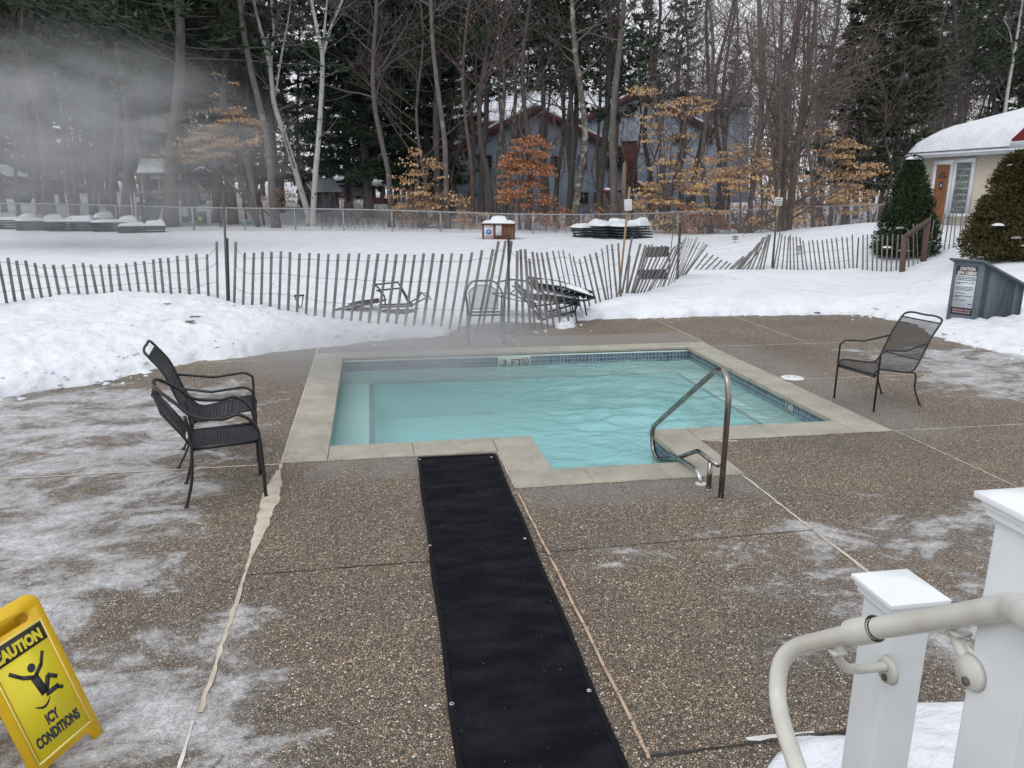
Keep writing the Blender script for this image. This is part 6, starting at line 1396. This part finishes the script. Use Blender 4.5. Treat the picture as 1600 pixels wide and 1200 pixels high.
roof_slab((880, 201), (996, 144.5), 64, 9); roof_slab((996, 144.5), (1120, 205), 64, 9)
q = MB(); a, b = P(680, 192, 66.2), P(960, 192, 66.2); c, d = P(960, 150, 72.5), P(680, 150, 72.5); q.prism([a, b, c, d], (0, 0, .3)); r_ = q.build('roof', M['snow_far'], bl)
q = MB(); q.beam(P(680, 194, 66.1), P(815, 194, 66.1), .3, .35); q.build('eave_trim', M['barn_red'], r_)
q = MB(); a, b = P(1030, 168, 74), P(1175, 168, 74); c, d = P(1175, 150, 79), P(1030, 150, 79); q.prism([a, b, c, d], (0, 0, .3)); q.build('roof', M['lounge_grey'], bl); q = MB(); extr(q, [(1040, 170), (1170, 170), (1170, 345), (1040, 345)], 74.5, 6); q.build('wall', M['blue_siding'], bl)
for w_ in ((694, 245, 712, 264), (749, 244, 767, 261), (862, 246, 870, 262), (905, 246, 915, 262), (949, 246, 960, 262), (962, 247, 971, 262), (905, 302, 918, 318), (930, 302, 942, 320), (668, 298, 675, 312)): window_px(*w_, DA_-.02, bl)
window_px(809, 205, 820, 215, DA_-.02, bl, False, None, True); window_px(845, 197, 854, 215, DA_-.02, bl, False, None, True)
for w_ in ((1051, 210, 1068, 222), (1094, 210, 1112, 222), (1073, 310, 1081, 319)): window_px(*w_, 63.98, bl)
window_px(979, 169, 988, 180, 63.98, bl, False, None, True)

# --- blue shed with a snowy roof
def gable(name, label, cat, px, py_base, D, w, d, h, rh, rz, wall_m, trim_m, roof_m, grp=None, over=.25, sn=.16):
    g = ground(px, D); t = thing(name, label, cat, g, rz, grp)
    q = MB(); q.prism([(-w/2, -d/2, -.4), (w/2, -d/2, -.4), (w/2, -d/2, h), (0, -d/2, h+rh), (-w/2, -d/2, h)], (0, d, 0)); q.build('wall', wall_m, t)
    rf = None
    for s in (-1, 1):
        q = MB(); a = V3(s*(w/2+over), -d/2-over, h-over*rh/(w/2)); b = V3(0, -d/2-over, h+rh); q.prism([a, b, b+V3(0, 0, .07), a+V3(0, 0, .07)], (0, d+2*over, 0)); rf = q.build('roof', trim_m, t)
        q = MB(); q.prism([a+V3(s*.0, .03, .073), b+V3(0, .03, .073), b+V3(0, .03, .073+sn), a+V3(0, .03, .073+sn*.8)], (0, d+2*over-.06, 0)); q.build('snow_cover', roof_m, rf, bevel=.05)
    q = MB()
    for x in (-w/2, w/2):
        for y in (-d/2, d/2): q.box((x, y, h/2-.1), (.14, .14, h+.1))
    q.box((0, -d/2-.03, h+.0), (w, .05, .12)); q.build('corner_trim', trim_m, t); return t
sh_ = gable('garden_shed', 'small blue shed with dark red corners and a snowy roof', 'shed', 500, 318, 52, 1.9, 1.7, 1.35, .62, -YAW-radians(52), M['shed_siding'], M['barn_red'], M['snow_far'])
q = MB(); q.box((.15, -.88, .6), (.5, .05, 1.2)); q.build('door', M['barn_red'], sh_)
gb = thing('gazebo', 'dark open gazebo with a pointed snowy roof among the distant trunks', 'gazebo', ground(590, 62)); 
for x, y in ((-.85, -.8), (.85, -.8), (-.85, .8), (.85, .8)): q = MB(); q.box((x, y, .75), (.12, .12, 1.6)); q.build('post', M['barn_red'], gb)
q = MB(); q.add([(-1.05, -1, 1.5), (1.05, -1, 1.5), (1.05, 1, 1.5), (-1.05, 1, 1.5), (0, 0, 2.25)], [(0, 1, 4), (1, 2, 4), (2, 3, 4), (3, 0, 4), (3, 2, 1, 0)]); q.build('roof', M['snow_far'], gb); q = MB(); q.box((0, -.8, .35), (1.7, .05, .5)); q.build('railing', M['barn_red'], gb); q = MB(); q.box((0, .8, .35), (1.7, .05, .5)); q.build('railing', M['barn_red'], gb)
for k, (px, D, lab) in enumerate(((4, 70, 'snow-roofed hut cut by the left edge behind the car'), (322, 74, 'low snow-covered hut seen above the white van'), (555, 78, 'distant snow-roofed hut left of the gazebo'))):
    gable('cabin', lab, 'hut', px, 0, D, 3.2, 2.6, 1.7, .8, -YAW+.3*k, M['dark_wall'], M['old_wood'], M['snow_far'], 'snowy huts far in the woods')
# --- red feeder table
g = ground(954, 40.2); t = thing('bird_feeder', 'dark red raised feeder tray on a post with snow on top', 'bird feeder', g, -YAW); zt2 = P(954, 300, 40.2)[2]-g[2]
q = MB(); q.box((0, 0, zt2/2-.1), (.12, .12, zt2+.2)); q.build('post', M['barn_red'], t); q = MB(); q.box((0, 0, zt2), (.88, .7, .06)); q.box((0, -.36, zt2+.04), (.9, .03, .12)); q.box((0, .36, zt2+.04), (.9, .03, .12)); q.box((-.44, 0, zt2+.04), (.03, .7, .12)); q.box((.44, 0, zt2+.04), (.03, .7, .12)); q.beam((0, 0, zt2-.5), (.3, 0, zt2), .06, .06); q.beam((0, 0, zt2-.5), (-.3, 0, zt2), .06, .06); q.build('tray', M['barn_red'], t)
q = MB(); cushion(q, -.38, .38, -.3, .3, zt2+.05, .16, seed=1); q.build('snow_cap', M['snow'], t, smooth=True)
# --- spa house at the right
h0 = P(1428, 338, 30.5); h1 = P(1562, 330, 26.3); zb = 1.0; h0[2] = zb; h1[2] = zb; ux = h1-h0; Wd = np.linalg.norm(ux[:2]); ang = atan2(ux[1], ux[0])
hs = thing('spa_house', 'cream clapboard house with a thick snow roof, panelled door and glass block window', 'house', h0, ang)
R2 = np.array([[cos(-ang), -sin(-ang), 0], [sin(-ang), cos(-ang), 0], [0, 0, 1]])
def onw(px, py):                                       # pixel -> wall coordinates (x along, z up)
    d = ray(px, py); n_h = V3(-sin(ang), cos(ang), 0); t_ = ((h0-EYE)@n_h)/(d@n_h); return R2@(EYE+d*t_-h0)
He = onw(1500, 243)[2]; Dp = 6.0
q = MB(); q.box((Wd/2, Dp/2, He/2-.3), (Wd, Dp, He+.6)); q.build('wall', M['ivory_siding'], hs)
q = MB(); q.box((Wd+.0, .03, He/2), (.16, .20, He)); q.box((.0, .03, He/2), (.14, .18, He)); q.build('corner_trim', M['white_trim'], hs)
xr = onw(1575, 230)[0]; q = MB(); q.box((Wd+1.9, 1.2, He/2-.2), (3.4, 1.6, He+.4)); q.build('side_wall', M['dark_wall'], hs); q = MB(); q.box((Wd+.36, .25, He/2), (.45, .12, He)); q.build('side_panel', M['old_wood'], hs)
a0, a1 = onw(1457, 258), onw(1487, 338); dx0, dx1 = onw(1461, 300)[0], onw(1482, 300)[0]; dz1 = onw(1474, 258)[2]
dr = MB(); dw = dx1-dx0
def recess(x0, x1, z0, z1): dr.box(((x0+x1)/2, -.063, (z0+z1)/2), (x1-x0, .012, z1-z0))
dr.box(((dx0+dx1)/2, -.03, dz1/2-.05), (dw, .06, dz1+.1))
for (u0, u1, v0, v1) in ((.16, .44, .06, .36), (.56, .84, .06, .36), (.16, .44, .42, .70), (.56, .84, .42, .70)): recess(dx0+dw*u0, dx0+dw*u1, dz1*v0, dz1*v1)
door = dr.build('door', M['door_wood'], hs, bevel=.006)
q = MB(); n = 16; cxd = (dx0+dx1)/2; q.prism([(cxd+dw*.30*cos(pi*k/n), -.062, dz1*.79+dw*.30*sin(pi*k/n)) for k in range(n+1)], (0, -.012, 0)); q.build('fanlight', M['dark_glass'], door)
q = MB()
for k in range(1, 5): aa = pi*k/5; q.beam((cxd+dw*.07*cos(aa), -.078, dz1*.79+dw*.07*sin(aa)), (cxd+dw*.30*cos(aa), -.078, dz1*.79+dw*.30*sin(aa)), .012, .008, up=(0, 1, 0))
q.build('fanlight_bars', M['stake_wood'], door)
q = MB(); q.box((cxd+.02, -.07, dz1*.66), (.17, .01, .27)); nt = q.build('notice', M['ink'], door); q = MB(); q.box((cxd+.02, -.078, dz1*.66), (.06, .004, .12)); q.build('picture', M['sign_panel'], nt)
q = MB(); q.lathe([(.03, 0), (.035, .02), (.02, .05)], 12); kb = q.build('handle', M['steel'], door); kb.location = (dx0+dw*.9, -.06, dz1*.46); kb.rotation_euler = (pi/2, 0, 0)
q = MB(); tw = .14
q.box((dx0-tw/2-.02, -.04, dz1/2), (tw, .10, dz1+.1)); q.box((dx1+tw/2+.02, -.04, dz1/2), (tw, .10, dz1+.1)); q.box(((dx0+dx1)/2, -.045, dz1+.09), (dw+2*tw+.04, .11, .15)); q.build('door_frame', M['white_trim'], hs)
wx0, wx1 = onw(1490, 300)[0]+.05, onw(1516, 300)[0]-.02; wz0, wz1 = onw(1505, 334)[2], onw(1505, 254)[2]; wz0 = max(wz0, .25)
nc, nr = 4, 8; gbk = MB(); gw, gh = (wx1-wx0)/nc, (wz1-wz0)/nr
q = MB(); q.box(((wx0+wx1)/2, -.012, (wz0+wz1)/2), (wx1-wx0, .02, wz1-wz0)); wn = q.build('glass_block_window', M['sign_panel'], hs)
for i in range(nc):
    for j in range(nr): gbk.box((wx0+gw*(i+.5), -.03, wz0+gh*(j+.5)), (gw*.80, .05, gh*.82))
gbk.build('glass_block', M['glass_block'], wn, bevel=.02)
q = MB(); tw = .13; q.box((wx0-tw/2, -.04, (wz0+wz1)/2), (tw, .10, wz1-wz0)); q.box((wx1+tw/2, -.04, (wz0+wz1)/2), (tw, .10, wz1-wz0)); q.box(((wx0+wx1)/2, -.045, wz1+tw/2), (wx1-wx0+2*tw, .11, tw)); q.box(((wx0+wx1)/2, -.05, wz0-tw/2), (wx1-wx0+2*tw+.1, .14, tw)); q.build('window_frame', M['white_trim'], wn)
q = MB(); q.box((Wd/2+.15, -.30, He+.10), (Wd+1.0, .05, .24)); q.box((Wd/2+.15, .0, He-.01), (Wd+.9, .62, .03)); q.build('fascia', M['white_trim'], hs)
rf = MB(); nu, nv = 40, 26; V = []                      # roof with its heavy blanket of snow
for i in range(nu):
    for j in range(nv):
        u, v = i/(nu-1), j/(nv-1); x = -.42+(Wd+4.2)*u; y = -.42+6.9*v; hip = min(1, u*(Wd+4.2)/3.4); zr = 1.22*min(v*2, 2-2*v, hip*1.0)
        th = .56*min(1, min(u*9, v*9, (1-v)*9))**.45; V.append((x, y, He+.16+zr+th*(1+.25*float(fbm(u*6, v*4, 3)))-(.10 if j == 0 or i == 0 else 0)))
rf.grid(V, nu, nv)
rb = MB(); rb.add([(-.42, -.42, He+.16), (Wd+3.7, -.42, He+.16), (Wd+3.7, 3.0, He+1.36), (2.9, 3.0, He+1.36), (-.42, 6.5, He+.16), (Wd+3.7, 6.5, He+.16)], [(0, 1, 2, 3), (0, 3, 4), (3, 2, 5, 4), (0, 4, 5, 1)]); roof = rb.build('roof', M['lounge_grey'], hs); rf.build('snow_blanket', M['snow'], roof, smooth=True)
_p = P(1581, 221, 24.6); c0 = R2@(_p-h0); q = MB(); X0 = c0[0]; zr0 = c0[2]; yq = c0[1]
q.prism([(X0, yq, zr0), (X0+3.5, yq, zr0), (X0+3.5, yq, zr0+2.6)], (0, 2.6, 0)); pr = q.build('porch_roof', M['red_metal'], hs)
q = MB()
for k in range(7): q.beam((X0+.0, yq+.42*k, zr0+.03), (X0+3.4, yq+.42*k, zr0+2.57), .05, .05)
q.build('standing_seams', M['red_metal'], pr); q = MB(); q.box((X0+1.75, yq-.03, zr0-.10), (3.5, .05, .2)); q.build('fascia', M['white_trim'], pr)
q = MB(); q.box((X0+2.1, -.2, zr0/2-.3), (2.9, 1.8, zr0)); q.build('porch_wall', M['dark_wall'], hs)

# ================================================================== playground and vehicles
pg = thing('playset', 'wooden climbing tower with a snow-covered roof and a green slide', 'playset', ground(234, 39.5), -YAW); D_ = 39.5; o_ = ground(234, D_)
Ri = np.array([[cos(YAW), -sin(YAW), 0], [sin(YAW), cos(YAW), 0], [0, 0, 1]])
def loc(px, py, dd=0.0): return Ri@(P(px, py, D_+dd)-o_)
for x in (216, 253):
    for dd in (0, 1.3): q = MB(); a = loc(x, 272, dd); q.beam((a[0], a[1], -.3), a, .11, .11); q.build('post', M['old_wood'], pg)
a, b = loc(213, 271, -.15), loc(258, 271, -.15); c, d = loc(260, 250, 1.2), loc(218, 250, 1.2); q = MB(); q.prism([a, b, c, d], (0, 0, -.06)); rr_ = q.build('roof', M['old_wood'], pg)
V = []; n = 16
for i in range(n):
    for j in range(n):
        u, v = i/(n-1), j/(n-1); p = (a*(1-u)+b*u)*(1-v)+(d*(1-u)+c*u)*v; e_ = min(u, 1-u, v, 1-v)*6; V.append(p+V3(0, 0, .02+.16*min(1, e_)**.5))
q = MB(); q.grid(V, n, n); q.build('snow_cover', M['snow'], rr_, smooth=True)
q = MB(); z1 = loc(234, 318)[2]; xa, xb = loc(214, 318)[0], loc(255, 318)[0]; q.box(((xa+xb)/2, .65, z1), (xb-xa, 1.4, .06)); q.box(((xa+xb)/2, .0, z1+.45), (xb-xa, .05, .10)); q.box(((xa+xb)/2, 1.3, z1+.45), (xb-xa, .05, .10))
for k in range(8): q.box((xa+(xb-xa)*(k+.5)/8, 1.3, z1+.25), (.07, .03, .5))
q.build('deck_floor', M['old_wood'], pg)
q = MB(); s0, s1 = loc(246, 316, -.1), loc(232, 357, -2.0); nn = 10; pts = [s0+(s1-s0)*(k/nn)+V3(0, 0, -.10*sin(pi*k/nn)) for k in range(nn+1)]; s1z = pts[-1]
for side in (-.24, .24): 
    for k in range(nn): q.beam(pts[k]+V3(side, 0, .08), pts[k+1]+V3(side, 0, .08), .04, .18)
for k in range(nn): q.beam(pts[k], pts[k+1], .46, .03)
q.build('slide', M['slide_green'], pg)
q = MB()
for k in range(5): p = loc(222, 320+8*k, -.35); q.beam(p-V3(.22, 0, 0), p+V3(.22, 0, 0), .05, .05)
q.beam(loc(217, 316, -.1), loc(214, 356, -.6), .06, .08); q.beam(loc(228, 316, -.1), loc(226, 356, -.6), .06, .08); q.build('ladder', M['old_wood'], pg)
sw_ = thing('swing_set', 'wooden swing beam on splayed legs right of the climbing tower', 'swing frame', ground(330, 39.5), -YAW); o_ = ground(330, 39.5)
q = MB(); q.beam(loc(262, 299), loc(413, 298), .14, .16); q.build('beam', M['old_wood'], sw_)
for (x, xb_, dd) in ((348, 344, -.9), (350, 361, .9), (402, 402, -.9), (405, 413, .9), (276, 270, -.9), (278, 272, .9)): q = MB(); a = loc(x, 299); b = loc(xb_, 350, dd); b[2] = -.2; q.beam(b, a, .10, .10); q.build('leg', M['old_wood'], sw_)
def swing(label, x, y, m, kind):
    o_l = P(x, y, D_+.0); t = thing('swing', label, 'swing', o_l, -YAW, 'swings hanging from the wooden beam'); zt_ = P(x, 300, D_)[2]-o_l[2]
    for s in (-.17, .17): q = MB(); q.tube([(s, 0, .0), (s*.9, 0, zt_)], .008, 5); q.build('chain', M['galv'], t)
    q = MB()
    if kind == 'bucket': q.lathe([(.10, -.26), (.17, -.22), (.21, .02), (.19, .03), (.15, -.18), (.02, -.2)], 14); 
    elif kind == 'flat': q.box((0, 0, 0), (.62, .22, .06))
    else: q.box((0, 0, -.10), (.44, .30, .26)); q.box((0, .12, .12), (.40, .05, .34)); q.box((0, -.2, -.26), (.62, .12, .05))
    st = q.build('seat', m, t, bevel=.015)
    if kind == 'chair': q = MB(); q.box((0, -.16, -.05), (.16, .02, .16)); q.build('label_plate', M['pale_yellow'], st)
swing('small dark green bucket swing, leftmost on the beam', 290, 339, M['play_green'], 'bucket'); swing('bright green toddler swing with a yellow plate', 314.5, 340, M['play_green'], 'chair'); swing('flat teal swing seat, rightmost on the beam', 382, 348, M['teal'], 'flat')
t = thing('swing_loop', 'black rope loop hanging between the green swing and the stake', 'swing', P(339, 340, D_), -YAW, 'swings hanging from the wooden beam'); q = MB(); pz = P(339, 300, D_)[2]-P(339, 340, D_)[2]; q.tube(smooth_path([(-.28, 0, pz), (-.28, 0, .2), (-.18, 0, -.10), (0, 0, -.18), (.18, 0, -.10), (.26, 0, .2), (.24, 0, pz)], 5), .018, 6); q.build('rope', M['ink'], t, smooth=True)
def car(name, label, px, D, rz, m, kind='suv', L=4.4, cat='car', dz=0.0):
    g = ground(px, D); g[2] += dz; t = thing(name, label, cat, g, rz, 'vehicles parked beyond the playground'); Wc = 1.8; h = 1.7 if kind == 'suv' else (2.0 if kind == 'van' else 1.45)
    if kind == 'van': pr = [(-L/2, .35), (L/2, .35), (L/2+.02, .85), (L/2-.45, 1.05), (L/2-1.3, h-.08), (L/2-1.6, h), (-L/2+.1, h), (-L/2, h-.2)]
    elif kind == 'suv': pr = [(-L/2, .35), (L/2, .35), (L/2+.02, .85), (L/2-.9, 1.08), (L/2-1.7, h-.06), (L/2-2.0, h), (-L/2+.5, h), (-L/2+.05, 1.15)]
    else: pr = [(-L/2, .3), (L/2, .3), (L/2, .75), (L/2-1.0, .95), (L/2-1.8, h), (-L/2+1.2, h), (-L/2+.4, 1.0), (-L/2, .9)]
    q = MB(); q.prism([(x, -Wc/2, z) for x, z in pr], (0, Wc, 0)); q.build('body', m, t, bevel=.07)
    zc, zt_ = 1.06, h-.16
    for s in (-1, 1):
        q = MB(); x0, x1 = (-L/2+.35, L/2-1.35)
        for k in range(2 if kind == 'car' else 3): n3 = 2 if kind == 'car' else 3; a = x0+(x1-x0)*k/n3+.05; b = x0+(x1-x0)*(k+1)/n3-.05; q.prism([(a, s*(Wc/2+.004), zc), (b+(.25 if k == n3-1 else 0), s*(Wc/2+.004), zc), (b-(.12 if k == n3-1 else 0), s*(Wc/2+.004), zt_), (a+(.15 if k == 0 else 0), s*(Wc/2+.004), zt_)], (0, -s*.01, 0))
        q.build('side_window', M['dark_glass'], t)
    q = MB(); q.prism([(L/2-.85, -Wc/2+.14, 1.12), (L/2-.85, Wc/2-.14, 1.12), (L/2-1.6, Wc/2-.22, h-.10), (L/2-1.6, -Wc/2+.22, h-.10)], (.05, 0, .03)); q.build('windshield', M['dark_glass'], t)
    for x in (-L/2+.85, L/2-.85):
        for s in (-1, 1): q = MB(); q.tube([(x, s*(Wc/2-.18), .33), (x, s*(Wc/2+.01), .33)], .33, 16); w_ = q.build('wheel', M['rubber'], t, smooth=False); q = MB(); q.tube([(x, s*(Wc/2+.005), .33), (x, s*(Wc/2+.03), .33)], .19, 12); q.build('rim', M['galv'], w_)
    for s in (-1, 1): q = MB(); q.box((L/2-.02, s*(Wc/2-.3), .78), (.08, .36, .14)); q.build('headlight', M['glass_block'], t, bevel=.02)
    q = MB(); q.grid([(x_, y_, h+.01+.10*min(1, 4*min((x_+L/2-.6)/(L-2.7), 1-(x_+L/2-.6)/(L-2.7)))**.5) for x_ in np.linspace(-L/2+.6, L/2-2.1, 10) for y_ in np.linspace(-Wc/2+.15, Wc/2-.15, 6)], 10, 6)
    if kind != 'van': q.build('roof_snow', M['snow_far'], t, smooth=True)
    return t
car('parked_car', 'silver estate car cut by the left edge beyond the fence', 6, 58, -YAW+.25, M['car_silver'], 'suv')
car('parked_van', 'white van seen between trunks behind the swings', 280, 58, -YAW+.15, M['car_white'], 'van', 4.6, 'van')
car('parked_car', 'dark car right of the white van', 326, 66, -YAW+.5, M['car_dark'], 'suv'); car('parked_car', 'snowy dark car far behind the left trunks', 62, 76, -YAW+2.8, M['car_dark'], 'car')
car('parked_car', 'grey car between the blue shed and the gazebo', 543, 74, -YAW+.6, M['car_silver'], 'car'); car('parked_car', 'small snow-topped car far behind the steam', 108, 80, -YAW+.2, M['car_silver'], 'car')
# snow ridge ploughed along the car park
q = MB(); V = []; n = 160; m_ = 12
for i in range(n):
    px = -60+620*i/(n-1); D = 50+1.2*sin(i*.1)
    for j in range(m_): g = ground(px, D+.3*j); u = j/(m_-1)*2-1; V.append((g[0], g[1], g[2]-.05+max(0, 1-u*u)*(.35+.5*float(fbm(i*.09, 3.3, 4))+.2*float(fbm(i*.3, j*.4, 3)))))
q.grid(V, n, m_); tag(q.build('ploughed_snow', M['snow_far'], smooth=True), kind='structure')
# ================================================================== steam drifting off the water
def steam(name, label, c, size, dens, scale, thr, seed, rz=0.0):
    m = bpy.data.materials.new(name); m.use_nodes = True; t = NT(m); t.N.remove(t.N['Principled BSDF'])
    tc = t.n('ShaderNodeTexCoord'); ln = t.n('ShaderNodeVectorMath', {'operation': 'LENGTH'}, i0=tc.outputs['Object']).outputs['Value']
    fall = t.n('ShaderNodeMapRange', {'interpolation_type': 'SMOOTHSTEP'}, Value=ln, From_Min=1.0, From_Max=.25).outputs[0]
    nz = t.noise(t.n('ShaderNodeMapping', Vector=tc.outputs['Object'], Scale=scale, Location=(seed, seed*1.7, 0)).outputs[0], 1.0, 4.0, .6, dist=.6)
    f = t.math('MULTIPLY', t.ramp(nz, [(thr, 0.0), (thr+.3, 1.0)]), fall)
    vol = t.n('ShaderNodeVolumePrincipled', Color=(.95, .96, .98, 1), Density=t.math('MULTIPLY', f, dens), Anisotropy=.1)
    t.L.new(vol.outputs[0], t.N['Material Output'].inputs['Volume'])
    try: m.cycles.volume_sampling = 'MULTIPLE_IMPORTANCE'
    except Exception: pass
    bm = bmesh.new(); bmesh.ops.create_icosphere(bm, subdivisions=3, radius=1.0); me = bpy.data.meshes.new(name); bm.to_mesh(me); bm.free(); me.materials.append(m)
    o = bpy.data.objects.new(name, me); COL.objects.link(o); o.location = tuple(c); o.scale = size; o.rotation_euler = (0, 0, rz); tag(o, label, 'steam', kind='stuff'); return o
steam('steam_cloud', 'big pale cloud of steam drifting in front of the woods at the left', P(90, 235, 26), (9.0, 5.0, 4.2), .50, (3.4, 2.2, 3.2), .40, 3.1, -YAW)
steam('steam_veil', 'thin veil of steam hanging over the back left corner of the pool', V3(.35, 9.7, .28), (2.8, 1.9, .6), .95, (2.2, 2.2, 1.2), .33, 7.7, 0)
steam('steam_wisp', 'wisp of steam rising in front of the far chair and slat fence', V3(1.6, 11.2, .55), (1.5, .9, .8), .55, (1.8, 1.8, 1.4), .33, 1.3, 0)
